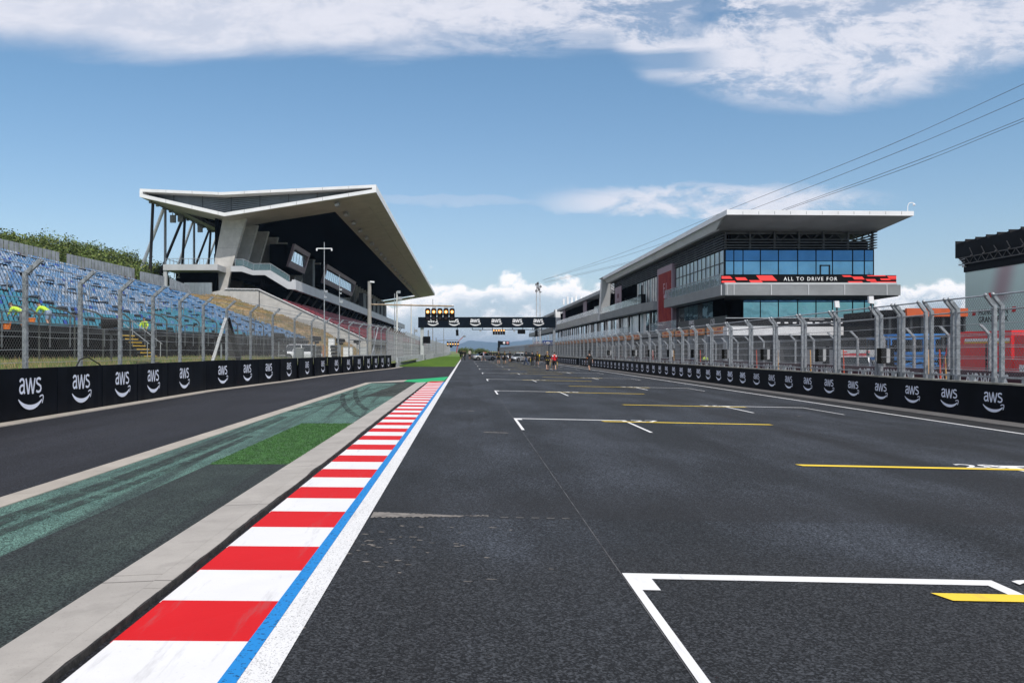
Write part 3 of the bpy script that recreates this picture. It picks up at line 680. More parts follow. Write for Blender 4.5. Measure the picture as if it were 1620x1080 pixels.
SC = [M("seat_turquoise", (.045, .27, .37), .45, 0, .12, 2), M("seat_faded_blue", (.16, .29, .46), .5, 0, .12, 2), M("seat_pale_blue", (.31, .40, .53), .5, 0, .12, 2), M("seat_mid_blue", (.07, .22, .46), .45, 0, .12, 2), M("seat_royal_blue", (.012, .06, .36), .45, 0, .12, 2), M("seat_near_white", (.46, .52, .60), .5, 0, .12, 2)]
q = random.Random(21)
def seat_geo(mb, x, Y, z, wd=.37):
    # shell seat facing the track (+x): pan, curved back, and a dark hollow between the legs
    y0, y1 = Y - wd / 2, Y + wd / 2
    mb.hexa([(x - .16, y0 + .02, z + .30), (x + .22, y0, z + .36), (x + .22, y1, z + .36), (x - .16, y1 - .02, z + .30), (x - .16, y0 + .02, z + .34), (x + .22, y0, z + .40), (x + .22, y1, z + .40), (x - .16, y1 - .02, z + .34)])
    mb.hexa([(x - .20, y0 + .03, z + .33), (x - .15, y0 + .01, z + .33), (x - .15, y1 - .01, z + .33), (x - .20, y1 - .03, z + .33), (x - .30, y0 + .08, z + .67), (x - .26, y0 + .06, z + .67), (x - .26, y1 - .06, z + .67), (x - .30, y1 - .08, z + .67)])
    if wd > .5: mb.hexa([(x - .10, y0 + .13, z), (x + .05, y0 + .13, z), (x + .05, y1 - .13, z), (x - .10, y1 - .13, z), (x - .10, y0 + .13, z + .31), (x + .05, y0 + .13, z + .34), (x + .05, y1 - .13, z + .34), (x - .10, y1 - .13, z + .31)])
cand = []
for r in range(NR):
    d0 = r * TD; Y = 26.0; 
    while Y < yend(d0) - 3:
        ais = ((Y + 2.2 * d0 * .0 + 4) % 13.5) < 1.1
        if not ais and q.random() > .012: cand.append((Y, r))
        Y += .50
def seat_col(Y, r):
    n = math.sin(Y * .31 + r * .9) * .5 + q.uniform(-.5, .5)
    turq = (r < 5.5 + 3.0 * math.sin(Y * .07 + 1.1) + (3.5 if Y < 50 else 0)) and Y < 96
    if turq: return 0 if q.random() < .80 else q.choice((1, 3, 4, 0))
    if r < 14 and 38 < Y < 46 and q.random() < .5: return 4 if q.random() < .6 else 3
    if Y > 90: return q.choice((1, 3, 1, 3, 2, 1)) 
    return q.choice((1, 2, 1, 2, 3, 5, 1, 2, 4 if q.random() < .3 else 1))
vis = sorted([c for c in cand if -1350 * sx(c[0], c[1] * TD) / c[0] < 738 + 2], key=lambda c: math.hypot(sx(c[0], c[1] * TD), c[0]))[:100]
vs_ = set(vis); many = MB()
for (Y, r) in cand:
    d0 = r * TD + .45; x, z = sx(Y, d0), sz(Y, r * TD); c = seat_col(Y, r)
    if (Y, r) in vs_:
        one = MB(); seat_geo(one, x, Y, z); one.build('seat', SC[c], st)
    else:
        many.mi = c; seat_geo(many, x, Y, z)
many.build('seats', SC, st, kind='stuff')
mb = MB()   # dark aisle step boards
Y = 26.0
for k in range(9):
    Yc = 36.5 + 13.5 * k - 4 + .55
    for r in range(0, NR, 2):
        if Yc < yend(r * TD) - 3: mb = MB(); mb.box(sx(Yc, r * TD + .9), sx(Yc, r * TD - .1), Yc - .75, Yc + .75, sz(Yc, r * TD) + .30, sz(Yc, r * TD) + .42); mb.build('aisle_board', VOID, st)
rl = MB()
for k in range(52):
    Y = 26 + 2.3 * k; x = sx(Y, -.75); rl.tube((x, Y, sz(Y, 0) - .75), (x, Y, sz(Y, 0) + .75), .035, 6)
for h in (.75, .35, -.05): rl.bar((sx(26, -.75), 26, sz(26, 0) + h), (sx(144, -.75), 144, sz(144, 0) + h), .05)
rl.build('front_railing', M("grey_railing", (.13, .14, .15), .5, .4, .2, 3), st)
rl = MB()
for k in range(26):
    Y = 40 + 4.0 * k; d0 = 5.2
    if Y < yend(d0) - 4: rl.tube((sx(Y, d0), Y, sz(Y, d0)), (sx(Y, d0), Y, sz(Y, d0) + 1.3), .035, 6)
rl.build('handrail_posts', GALV, st)
# grey corrugated screens along the top
def screen(name, lab, pxa, ta, ba, pxb, tb, bb, d=18.4):
    t = None
    def hit(px):
        a = (VX - px) / F; return (17.95 + d) / (a - .056)
    Ya, Yb = hit(pxa), hit(pxb); n = max(3, int((Yb - Ya) / .95)); pa, pb = P(pxa, ta, Ya), P(pxb, tb, Yb); qa, qb = P(pxa, ba, Ya), P(pxb, bb, Yb)
    t = thing('grey_screen', lab, 'screen', (pa + qb) / 2, 'grey corrugated screens on top of the blue stand')
    m_ = MB(); fr = MB()
    for i in range(n):
        u0, u1 = (i + .07) / n, (i + .93) / n; A, B, C, D = qa.lerp(qb, u0), qa.lerp(qb, u1), pa.lerp(pb, u1), pa.lerp(pb, u0)
        kk = 5
        for j in range(kk): # corrugation
            e0, e1 = j / kk, (j + .5) / kk; e2 = (j + 1) / kk; off = Vector((.05, 0, 0))
            m_.add([A.lerp(B, e0), A.lerp(B, e1) + off, D.lerp(C, e1) + off, D.lerp(C, e0)], [(0, 1, 2, 3)]); m_.add([A.lerp(B, e1) + off, A.lerp(B, e2), D.lerp(C, e2), D.lerp(C, e1) + off], [(0, 1, 2, 3)])
    m_.build('sheet', M("zinc_screen", (.24, .26, .28), .5, .2, .18, .8), t)
    m_ = MB()
    for i in range(0, n + 1, 2): A = qa.lerp(qb, i / n) + Vector((.12, 0, -.25)); m_.bar(A, A + Vector((0, 0, .45)), .09)
    m_.bar(qa + Vector((.12, 0, -.1)), qb + Vector((.12, 0, -.1)), .12); m_.build('rail', M("rust_red_steel", (.10, .025, .02), .7, 0, .3, 4), t)
screen('s', 'longest grey corrugated screen above the blue seats, at the left edge of the photo', -60, 364, 387, 94, 399, 416)
screen('s', 'grey corrugated screen between two gaps above the blue seats', 105, 401, 422, 213, 425, 442)
screen('s', 'grey corrugated screen to the right of the white strut foot', 221, 429, 446, 260, 437, 456, 17.5)
screen('s', 'grey corrugated screen under the concrete deck of the main grandstand', 268, 440, 458, 300, 452, 468, 17.0)

# ================================================================== MAIN GRANDSTAND
Y0, Y9 = 150.0, 428.0
gs = thing('main_grandstand', 'large concrete grandstand with a folded white cantilever roof over dark tiers and red seats', 'grandstand', (-38, 150, 0))
def XZ(px, py, Y=Y0): p = P(px, py, Y); return p.x, p.z
A, V_, B = XZ(221, 298.5), XZ(350, 304), XZ(595, 292)
Al, Vl, Bl = XZ(221, 311.5), XZ(355, 342), XZ(595, 304)
def zb(x):   # underside height
    if x < Vl[0]: t = (x - Al[0]) / (Vl[0] - Al[0]); return Al[1] + (Vl[1] - Al[1]) * t
    t = (x - Vl[0]) / (Bl[0] - Vl[0]); return Vl[1] + (Bl[1] - Vl[1]) * t
rf = MB()
for (a, b) in ((A, V_), (V_, B)):
    rf.hexa([(a[0], Y0, a[1] - .5), (b[0], Y0, b[1] - .5), (b[0], Y9, b[1] - .5), (a[0], Y9, a[1] - .5), (a[0], Y0, a[1]), (b[0], Y0, b[1]), (b[0], Y9, b[1]), (a[0], Y9, a[1])])
roof = rf.build('roof', WHITE, gs)
# lower shell: white nosing at the gable, soffit plates leaving the dark recess open
def plate(mb, x0, x1, y0, y1, th=.25, dz=0.0):
    xs_ = sorted([x0, x1] + ([Vl[0]] if x0 < Vl[0] < x1 else []))
    for a, b in zip(xs_, xs_[1:]):
        mb.hexa([(a, y0, zb(a) + dz), (b, y0, zb(b) + dz), (b, y1, zb(b) + dz), (a, y1, zb(a) + dz), (a, y0, zb(a) + dz + th), (b, y0, zb(b) + dz + th), (b, y1, zb(b) + dz + th), (a, y1, zb(a) + dz + th)])
mb = MB(); plate(mb, Al[0], Bl[0], Y0 - .05, Y0 + .6, .62, -.02)
mb.hexa([(A[0] - .02, Y0 - .04, Al[1] + .5), (A[0] + .5, Y0 - .04, Al[1] + .55), (A[0] + .5, Y9, Al[1] + .55), (A[0] - .02, Y9, Al[1] + .5), (A[0] - .02, Y0 - .04, A[1] - .502), (A[0] + .5, Y0 - .04, A[1] - .502), (A[0] + .5, Y9, A[1] - .502), (A[0] - .02, Y9, A[1] - .502)])
mb.hexa([(B[0] - .7, Y0 - .04, Bl[1] + .45), (B[0] + .02, Y0 - .04, Bl[1] + .58), (B[0] + .02, Y9, Bl[1] + .3), (B[0] - .7, Y9, Bl[1] + .3), (B[0] - .7, Y0 - .04, B[1] - .502), (B[0] + .02, Y0 - .04, B[1] - .502), (B[0] + .02, Y9, B[1] - .502), (B[0] - .7, Y9, B[1] - .502)])
mb.box(B[0] + .0, B[0] + .02, Y0 - .04, Y9, Bl[1] - .0, Bl[1] + .6)
mb.build('roof_nosing', WHITE, gs)
mb = MB()
for i in range(1, 9):
    x = A[0] + 41.3 * i / 9; mb.box(x, x + .05, Y0 - .06, Y0 - .045, zb(x) + .0, zb(x) + .58); tz = A[1] + (V_[1] - A[1]) * (x - A[0]) / (V_[0] - A[0]) if x < V_[0] else V_[1] + (B[1] - V_[1]) * (x - V_[0]) / (B[0] - V_[0]); mb.box(x, x + .05, Y0 - .012, Y0 - .004, tz - .48, tz - .02)
for i in range(1, 45): mb.box(B[0] + .022, B[0] + .03, Y0 + i * 6.2, Y0 + i * 6.2 + .06, Bl[1] + .02, B[1] - .52)
mb.build('panel_joint_lines', MGREY, gs)
mb = MB()
plate(mb, Al[0], Bl[0], Y0 + .6, 162.4); plate(mb, -25.0, -18.6, 162.4, 416); plate(mb, -18.35, Bl[0], 162.4, 416); plate(mb, -18.6, -18.35, 162.4, 416, .1, .12); plate(mb, Al[0], -53.5, 162.4, 416); plate(mb, Al[0], Bl[0], 416, Y9)
mb.build('soffit', SOFF, gs)
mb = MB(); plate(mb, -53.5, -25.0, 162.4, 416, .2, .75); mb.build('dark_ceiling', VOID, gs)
mb = MB()   # louvred gable set back behind the nosing
n = 22
def top_z(x):
    if x < V_[0]: return A[1] + (V_[1] - A[1]) * (x - A[0]) / (V_[0] - A[0]) - .5
    return V_[1] + (B[1] - V_[1]) * (x - V_[0]) / (B[0] - V_[0]) - .5
xs_ = [A[0] + .5 + (B[0] - A[0] - 1.2) * i / 40 for i in range(41)]
for i in range(40):
    a, b = xs_[i], xs_[i + 1]; mb.add([(a, Y0 + 3.0, zb(a)), (b, Y0 + 3.0, zb(b)), (b, Y0 + 3.0, top_z(b)), (a, Y0 + 3.0, top_z(a))], [(0, 1, 2, 3)])
for k in range(9):
    # blades follow the fold, fanned between the two edges
    f_ = (k + .6) / 9.6
    pts = [(x, Y0 + 2.7, zb(x) + .3 + (top_z(x) - zb(x) - .3) * f_) for x in (A[0] + 2.5 + (9 - k) * .0, Vl[0], B[0] - 3)]
    for a, b in zip(pts, pts[1:]): mb.mi = 1; mb.bar(a, b, .30, .20); mb.mi = 0
for i in range(1, 8):
    x = A[0] + 41.0 * i / 8; mb.box(x, x + .08, Y0 + 2.4, Y0 + 2.5, zb(x), top_z(x))
mb.build('gable_louvres', [DGREY, M('louvre_blade', (.17, .20, .225), .5, .1, .1, 1)], gs)
for k in range(24):
    Y = 153 + 11.2 * k; x = -23.1; z = zb(x); m_ = MB(); m_.bar((x, Y, z), (x, Y, z - .35), .12); m_.box(x - .5, x + .5, Y - .9, Y + .9, z - .40, z - .34)
    for j in (-.6, 0, .6): m_.hexa([(x - .35, Y + j - .2, z - 1.0), (x + .35, Y + j - .2, z - .8), (x + .35, Y + j + .2, z - .8), (x - .35, Y + j + .2, z - 1.0), (x - .45, Y + j - .25, z - .55), (x + .25, Y + j - .25, z - .42), (x + .25, Y + j + .25, z - .42), (x - .45, Y + j + .25, z - .55)])
    m_.build('floodlight', M("floodlight_housing", (.38, .38, .38), .4, .4, .2, 3), gs)
# concrete piers
pr = [XZ(352.6, 347, 155), XZ(389, 343, 155), XZ(365, 429.5, 155), XZ(356.5, 470, 155), XZ(334, 470, 155), XZ(336, 431, 155)]
pr[0] = (pr[0][0], zb(pr[0][0]) + .1); pr[1] = (pr[1][0], zb(pr[1][0]) + .1)
prot = None
for k in range(31):
    Y = 155 + 8.8 * k
    if prot is None:
        m_ = MB(); m_.prism([(x, Y, z) for x, z in pr], (0, 1.1, 0)); prot = fixn(m_.build('pier', CONC_P, gs))
    else:
        o = prot.copy(); COL.objects.link(o); o.location.y = 8.8 * k; o.parent = gs
# dark back walls
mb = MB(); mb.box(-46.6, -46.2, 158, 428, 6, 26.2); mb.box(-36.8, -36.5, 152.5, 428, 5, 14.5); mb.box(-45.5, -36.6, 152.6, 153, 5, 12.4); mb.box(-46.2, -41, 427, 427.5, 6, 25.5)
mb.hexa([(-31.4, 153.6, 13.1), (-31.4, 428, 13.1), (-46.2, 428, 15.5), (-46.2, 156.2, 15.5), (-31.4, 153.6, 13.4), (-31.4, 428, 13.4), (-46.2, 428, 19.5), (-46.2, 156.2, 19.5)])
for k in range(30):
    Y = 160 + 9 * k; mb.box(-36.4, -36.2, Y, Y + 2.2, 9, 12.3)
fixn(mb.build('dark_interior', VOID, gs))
mb = MB()
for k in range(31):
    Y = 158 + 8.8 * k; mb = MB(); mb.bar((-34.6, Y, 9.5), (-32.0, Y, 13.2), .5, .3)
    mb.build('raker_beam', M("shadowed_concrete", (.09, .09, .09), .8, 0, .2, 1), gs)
# balcony band
mb = MB(); bt = 14.55; bb = 12.75
mb.hexa([(-31.5, 154, bb), (-30.9, 154, bb), (-30.9, 428, bb), (-31.5, 428, bb), (-31.5, 154, bt), (-30.9, 154, bt), (-30.9, 428, bt), (-31.5, 428, bt)])
seq = [((365, 420.7), (365, 429.5)), ((384, 420.7), (382, 429.5)), ((400, 427.5), (399, 435)), ((427.5, 427.5), (419, 435)), ((457.5, 446), (455, 457)), ((468, 442.8), (468, 458))]
for (a, b), (c, d) in zip(seq, seq[1:]):
    q4 = [P(*b, 153.4), P(*d, 153.4), P(*c, 153.4), P(*a, 153.4)]; mb.prism(q4, (0, .55, 0))
fixn(mb.build('balcony_band', M('balcony_band_grey', (.50, .51, .53), .5, 0, .06, .4), gs))
mb = MB()
gl = [((372, 410), (372, 420.5)), ((385, 410), (385, 420.5)), ((401, 417), (401, 427.3)), ((428, 417), (428, 427.3)), ((458, 436), (458, 445.8))]
for (a, b), (c, d) in zip(gl, gl[1:]): mb.poly([P(*b, 153.8), P(*d, 153.8), P(*c, 153.8), P(*a, 153.8)])
mb.build('stair_glass', seethrough('smoky_balustrade', (.16, .26, .29), .5), gs)
mb = MB(); mb.hexa([(-31.0, 182, bt), (-30.95, 182, bt), (-30.95, 428, bt), (-31.0, 428, bt), (-31.0, 182, bt + .25), (-30.95, 182, bt + .25), (-30.95, 428, bt + .25), (-31.0, 428, bt + .25)])
for (a, b), (c, d) in zip(gl, gl[1:]): mb.bar(P(*a, 153.8), P(*c, 153.8), .12)
for (a, b) in gl: mb.bar(P(*a, 153.8), P(*b, 153.8), .08)
mb.build('balcony_rail', GALV, gs)
# glazed boxes
def skybox(Ya, Yb, nm):
    xt, zt, xl, zl = -35.9, 24.1, -37.3, 19.4
    m_ = MB()
    def q_(t, y, o=0.0): return (xl + (xt - xl) * t + o, y, zl + (zt - zl) * t)
    def slab(t0, t1, y0, y1): m_.hexa([q_(t0, y0, -.5), q_(t0, y0, 0), q_(t0, y1, 0), q_(t0, y1, -.5), q_(t1, y0, -.5), q_(t1, y0, 0), q_(t1, y1, 0), q_(t1, y1, -.5)])
    slab(0, .26, Ya, Yb); slab(.80, 1, Ya, Yb); slab(.262, .798, Ya, Ya + 1.2); slab(.262, .798, Yb - 1.2, Yb)
    b = m_.build('hospitality_box', MAUVE, gs)
    m_ = MB(); m_.box(xl - 4, xl - .45, Ya + .3, Yb - .3, zl - .3, zt); m_.build('box_shell', VOID, b)
    g_ = MB(); n = max(2, int((Yb - Ya) / 3.2)); za_, zb_2 = zl + (zt - zl) * .262, zl + (zt - zl) * .798
    for i in range(n):
        y0 = Ya + 1.2 + (Yb - Ya - 2.4) * (i + .05) / n; y1 = Ya + 1.2 + (Yb - Ya - 2.4) * (i + .92) / n
        g_.add([(-37.22, y0, za_), (-37.22, y1, za_), (-36.88, y1, zb_2), (-36.88, y0, zb_2)], [(0, 1, 2, 3)])
    g_.build('window_band', glassy("box_window_blue", (.55, .80, 1.0), .08, .85, .02), b)
skybox(178.7, 196.5, 'a'); skybox(221, 278, 'b')
mb = MB()
for k in range(7):
    Y = 290 + 16 * k; mb = MB(); mb.box(-38.5, -37, Y, Y + 9, 15.5, 22.5) if k else mb.box(-39, -36.6, 203, 206, 15, 23.4)
    mb.build('upper_partition', M("upper_partition_grey", (.10, .105, .11), .6, 0, .2, .6), gs)
# raker side wall, terraces and lower concrete
mb = MB(); mb.prism([P(*a, 150.0) for a in ((334, 462), (356, 457.7), (409, 458.6), (577, 537), (590, 566), (334, 566))], (0, .5, 0))
fixn(mb.build('side_wall', CONC, gs))
mb = MB(); mb.poly([P(330, 520, 149.97)] * 0 or [(-36.5, 149.96, 1), (-36.35, 149.96, 1), (-36.35, 149.96, 12.3), (-36.5, 149.96, 12.3)]); mb.build('wall_joint', DGREY, gs)
mb = MB()
for a, b in (((356, 456.4), (409, 457.2)), ((409, 457.2), (577, 535.5))): mb.bar(P(*a, 149.8), P(*b, 149.8), .12)
for k in range(9): t = k / 8; p = P(356, 458, 149.8).lerp(P(409, 458.6, 149.8), t); mb.bar(p, p + Vector((0, 0, .22)), .07)
mb.build('handrail', WHITE, gs)
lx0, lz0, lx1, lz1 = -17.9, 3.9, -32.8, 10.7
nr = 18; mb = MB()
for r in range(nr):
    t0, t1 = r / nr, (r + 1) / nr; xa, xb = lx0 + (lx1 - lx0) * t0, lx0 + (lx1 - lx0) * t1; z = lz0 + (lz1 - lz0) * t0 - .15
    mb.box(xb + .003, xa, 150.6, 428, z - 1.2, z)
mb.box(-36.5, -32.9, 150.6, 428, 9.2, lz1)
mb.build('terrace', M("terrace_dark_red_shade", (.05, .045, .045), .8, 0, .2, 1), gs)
mb = MB(); mb.box(-18.2, -17.85, 150.6, 428, 2.9, 3.95); mb.box(-18.6, -18.3, 150.6, 428, .0, 1.1)
for k in range(60): Y = 150.6 + 4.62 * k; mb.box(-18.3, -17.9, Y, Y + .6, -.1, 2.9)
mb.box(-24, -23.7, 150.6, 428, 0, 5)
mb.build('front_wall', M('stand_front_grey', (.22, .22, .215), .8, 0, .15, .5), gs)
SR = M("red_seat", (.22, .018, .028), .6, 0, .25, .7); q = random.Random(5)
cand = []
for r in range(nr):
    Y = 151.2
    while Y < 427:
        if ((Y - 151) % 17) > 1.2 and q.random() > .05: cand.append((Y, r))
        Y += .56
first = set(sorted(cand, key=lambda c: c[0] ** 2 + (18 + c[1] * .8) ** 2)[:100]); many = MB()
def rseat(mb, x, Y, z): mb.box(x - .2, x + .18, Y - .22, Y + .22, z + .38, z + .43); mb.hexa([(x - .22, Y - .22, z + .38), (x - .17, Y - .22, z + .38), (x - .17, Y + .22, z + .38), (x - .22, Y + .22, z + .38), (x - .30, Y - .2, z + .78), (x - .26, Y - .2, z + .78), (x - .26, Y + .2, z + .78), (x - .30, Y + .2, z + .78)])
for (Y, r) in cand:
    x = lx0 + (lx1 - lx0) * (r + .5) / nr; z = lz0 + (lz1 - lz0) * r / nr - .15
    if (Y, r) in first: o_ = MB(); rseat(o_, x, Y, z); o_.build('seat', SR, gs)
    else: rseat(many, x, Y, z)
many.build('seats', SR, gs, kind='stuff')
# deck on the left, wall under it
mb = MB(); a, b = P(258, 418, 149.5), P(344, 427.3, 149.5); mb.box(a.x, b.x, 149.5, 205, b.z, a.z); mb.build('deck', LGREY, gs)
mb = MB(); c = P(261, 428, 149.7); mb.box(c.x - .28, c.x + .28, 149.7, 150.3, 10.5, b.z); mb.build('deck_column', LGREY, gs)
mb = MB(); e = P(338, 427, 152); mb.box(P(278, 427, 154).x, e.x, 154, 160, 11.5, b.z - .01); mb.build('deck_undercroft', VOID, gs)
mb = MB(); c0, c1 = P(291, 447, 149.2), P(335, 468, 149.2)
for i in range(8): mb.box(c0.x + (c1.x - c0.x) * (i + .02) / 8, c0.x + (c1.x - c0.x) * (i + .98) / 8, 149.2, 149.5, c1.z, c0.z)
mb.build('cladding', M("ribbed_light_metal", (.30, .33, .35), .4, .5, .15, .5), gs)
mb = MB(); put2d(mb, text2d('12', .9), P(280, 435.5, 153.9), (1, 0, 0), (0, 0, 1), 1.1); mb.build('bay_number', LGREY, gs)
mb = MB(); ra, rb = P(262, 409, 149.7), P(340, 409, 149.7); gz = P(262, 418, 149.7).z
mb.bar(ra, rb, .09)
for i in range(14): x = ra.x + (rb.x - ra.x) * i / 13; mb.bar((x, 149.7, gz), (x, 149.7, ra.z), .06)
mb.bar((ra.x, 149.7, ra.z), (ra.x, 200, ra.z), .09)
for i in range(24): y = 150 + i * 2; mb.bar((ra.x, y, gz), (ra.x, y, ra.z), .06)
mb.build('deck_railing', GALV, gs)
STB = M("black_steel_strut", (.012, .012, .013), .5, .1, .1, 1); STW = M("white_steel_strut", (.84, .84, .84), .45, 0, .1, 1)
struts = [((242, 319.5), (237.5, 431), 156, 0, .55), ((258.5, 331), (217, 442), 161, 1, .62), ((261.5, 331), (261.3, 419), 162, 2, .5), ((290, 343), (251.5, 437), 170, 0, .55), ((292.5, 343), (288.5, 420), 172, 0, .55), ((304, 353), (281.5, 420), 179, 1, .5), ((307, 353), (307, 420), 180, 2, .48), ((332, 361), (309.5, 420), 190, 0, .5), ((333.5, 361), (330, 420), 191, 0, .5), ((344, 369), (326.5, 420), 198, 1, .48), ((347, 369), (346, 420), 199, 2, .48)]
for (a, b, Y, c, dm) in struts:
    m_ = MB(); m_.tube(P(*a, Y), P(*b, Y), dm / 2, 12); m_.build('strut', [STB, STW, GALV][c], gs, smooth=False)
mb = MB(); c = P(217, 443, 160.5); mb.tube(c - Vector((0, 0, 1)), c + Vector((0, 0, .7)), .75, 10); mb.build('yellow_strut_foot', YEL, gs)
mb = MB()
for i in range(14):
    Y = 152 + i * 3.4; mb.box(-56.6, -56.2, Y, Y + .5, zb(-56.4) - .5, zb(-56.4)); 
mb.bar((-56.0, 151, zb(-56) - .25), (-56.0, 205, zb(-56) - .25), .18)
for px, py, Y in ((273, 346, 160), (285, 345, 165), (316, 362, 182), (319, 352, 183)):
    p = P(px, py, Y); mb.box(p.x - .5, p.x + .5, Y, Y + .5, p.z - .7, p.z + .7); mb.bar(p, p + Vector((0, 0, 2)), .1)
mb.build('eave_equipment', M("equip_grey", (.25, .25, .25), .5, .3, .2, 2), gs)

# ================================================================== PIT BUILDING
pb = thing('pit_building', 'long pit building with a white wing-like roof, blue glass front and stepped balconies', 'building', (32, 84, -.3))
YF = 84.0; xF0 = 25.4; xF1 = 40.1
RX0, RX1 = 23.8, 40.9
mb = MB()
# roof slab with the bevelled fascia towards the pit lane; runs to Y=150
YR = 149.0
sec = lambda Y, dz=0: [(RX0, Y, 14.62), (RX1, Y, 14.5)]
# top
mb.hexa([(RX0, 78, 14.15), (RX1, 78, 14.05), (RX1 + .1, YR, 14.15), (RX0, YR, 14.15), (RX0, 78, 14.62), (RX1, 78, 14.47), (RX1 + .1, YR, 14.47), (RX0, YR, 14.62)])
mb.build('roof', WHITE, pb)
mb = MB()
for i in range(1, 12): x = RX0 + 1.45 * i; mb.box(x, x + .03, 77.985, 77.997, 14.17, 14.44)
mb.build('panel_joint_lines', MGREY, pb)
mb = MB(); fa = [(RX0 - .012, 78.02, 14.60), (24.5, 84, 13.55), (24.5, YR, 13.55), (RX0 - .012, YR, 14.60)]
mb.prism(fa, (.3, 0, -.05)); mb.build('roof_fascia', M("fascia_grey_white", (.80, .81, .82), .5, 0, .05, .3), pb)
mb = MB(); mb.add([(RX0 + .1, 78.05, 14.14), (RX1 - .05, 78.05, 14.04), (40.6, 84.4, 13.5), (24.55, 84, 13.55)], [(0, 1, 2, 3)])
mb.add([(24.55, 84, 13.55), (40.6, 84.4, 13.5), (40.6, 150, 13.5), (24.55, 150, 13.55)], [(0, 1, 2, 3)]); 
mb.add([(RX1 - .05, 78.05, 14.04), (RX1, 150, 14.04), (40.6, 150, 13.5), (40.6, 84.4, 13.5)], [(0, 1, 2, 3)])
mb.build('roof_soffit', M("pit_soffit", (.34, .345, .35), .45, .2, .12, .4), pb)
# louvre storey
mb = MB(); z0, z1 = 11.68, 13.5
mb.box(25.9, 39.8, 84.6, 85.0, z0, 12.6); mb.box(26.2, 39.5, 90, 90.3, z0, z1); mb.box(26.0, 26.3, 84.8, 150, z0, z1)
mb.build('plant_room', VOID, pb)
mb = MB()
for k in range(4): z = z0 + .10 + k * .27; mb.box(25.35, 40.0, 83.9, 84.05, z, z + .10)
for k in range(7): z = z0 + .10 + k * .26; mb.box(25.25, 25.45, 84.0, 150, z, z + .10)
for k in range(7): z = z0 + .10 + k * .26; mb.box(40.05, 40.35, 83.8, 120, z, z + .08)
for i in range(7): x = 25.5 + i * 2.42; mb.box(x, x + .16, 84.2, 84.4, z0, z1)
for i in range(18): y = 84.5 + i * 3.7; mb.box(25.55, 25.7, y, y + .14, z0, z1)
for i in range(9):
    x = 26.6 + i * 1.55; mb.bar((x, 84.8, 12.7), (x + .75, 84.8, 13.4), .09); mb.bar((x + 1.5, 84.8, 12.7), (x + .75, 84.8, 13.4), .09)
mb.box(25.8, 39.9, 84.5, 84.9, 13.25, 13.5)
mb.build('louvres', M("graphite_louvre", (.085, .090, .095), .5, .3, .2, 2), pb)
# body
mb = MB(); mb.box(25.5, 40.0, 84.3, 150, -.35, 11.6); mb.build('core', VOID, pb)
def px2x(px, Y): return (px - VX) * Y / F
def py2z(py, Y): return EYE + (HY - py) * Y / F
cols = [1147.5, 1161, 1175.5, 1203, 1231.5, 1262, 1291, 1317, 1349, 1367.5, 1382]
def front_glass(y0, y1, ysplit, rnds, seed):
    q = random.Random(seed)
    for i in range(len(cols) - 1):
        a, b = px2x(cols[i], 84) + .035, px2x(cols[i + 1], 84) - .035
        if a < px2x(rnds, 84) - .1: continue
        w_ = MB(); w_.mi = 0; w_.box(a, b, 84.0 + q.uniform(0, .02), 84.1, py2z(ysplit, 84) + .03, py2z(y0, 84)); w_.mi = 1
        w_.box(a, b, 84.0 + q.uniform(0, .02), 84.1, py2z(y1, 84), py2z(ysplit, 84) - .03)
        w_.build('window', [GL_DEEP, [GL_BLUE, GL_TEAL][(seed == 2)] if q.random() < .75 else GL_BLUE], pb)
front_glass(395.5, 434, 413, 1100, 1); front_glass(472, 502, 477.5, 1168, 2)
mb = MB()
for c in cols: x = px2x(c, 84); mb.box(x - .035, x + .035, 83.96, 84.15, 9.1, 11.68)
for c in cols[2:]: x = px2x(c, 84); mb.box(x - .035, x + .035, 83.96, 84.15, 4.9, 6.9)
for z in (py2z(413, 84), 11.63, 9.2): mb.box(xF0, xF1, 83.97, 84.1, z - .03, z + .03)
for z in (py2z(477.5, 84), 6.85, py2z(502.5, 84)): mb.box(27.3, xF1, 83.97, 84.1, z - .03, z + .03)
mb.build('mullions', BLACK, pb)
q = random.Random(3)
for (lab, px0, px1, y0, y1) in (('d', 1300, 1312, 420, 434),):
    m_ = MB(); a, b = px2x(1297, 84), px2x(1313, 84); m_.box(a, a + .1, 83.92, 83.97, 9.2, py2z(419, 84)); m_.box(b - .1, b, 83.92, 83.97, 9.2, py2z(419, 84)); m_.box(a, b, 83.92, 83.97, py2z(419, 84) - .12, py2z(419, 84)); m_.build('door_frame', DGREY, pb)
# balcony slab wrapping the corner
mb = MB(); zt, zl = 7.90, 6.92
mb.prism([(24.0, 80.6, zl), (23.9, 81.4, zl)][:0] or [(24.25, 80.0, zl), (40.7, 80.0, zl), (40.7, 84, zl), (25.4, 84, zl), (25.4, 103.5, zl), (23.95, 103.5, zl), (23.95, 80.6, zl)], (0, 0, zt - zl))
bal = fixn(mb.build('balcony', BAND, pb))
mb = MB(); mb.box(24.2, 40.35, 79.97, 80.3, zt + .002, 8.1); 
for px in (1141, 1150, 1161, 1220, 1279, 1336, 1403): x = px2x(px, 80); mb.box(x - .045, x + .045, 79.95, 79.999, zl + .02, zt)
mb.build('balcony_trim', LGREY, bal)
mb = MB(); mb.prism([(24.3, 80.2, zl - .003), (40.6, 80.2, zl - .003), (40.2, 84, zl - .12), (25.4, 84, zl - .12)], (0, 0, -.08)); mb.build('balcony_underside', DGREY, bal)
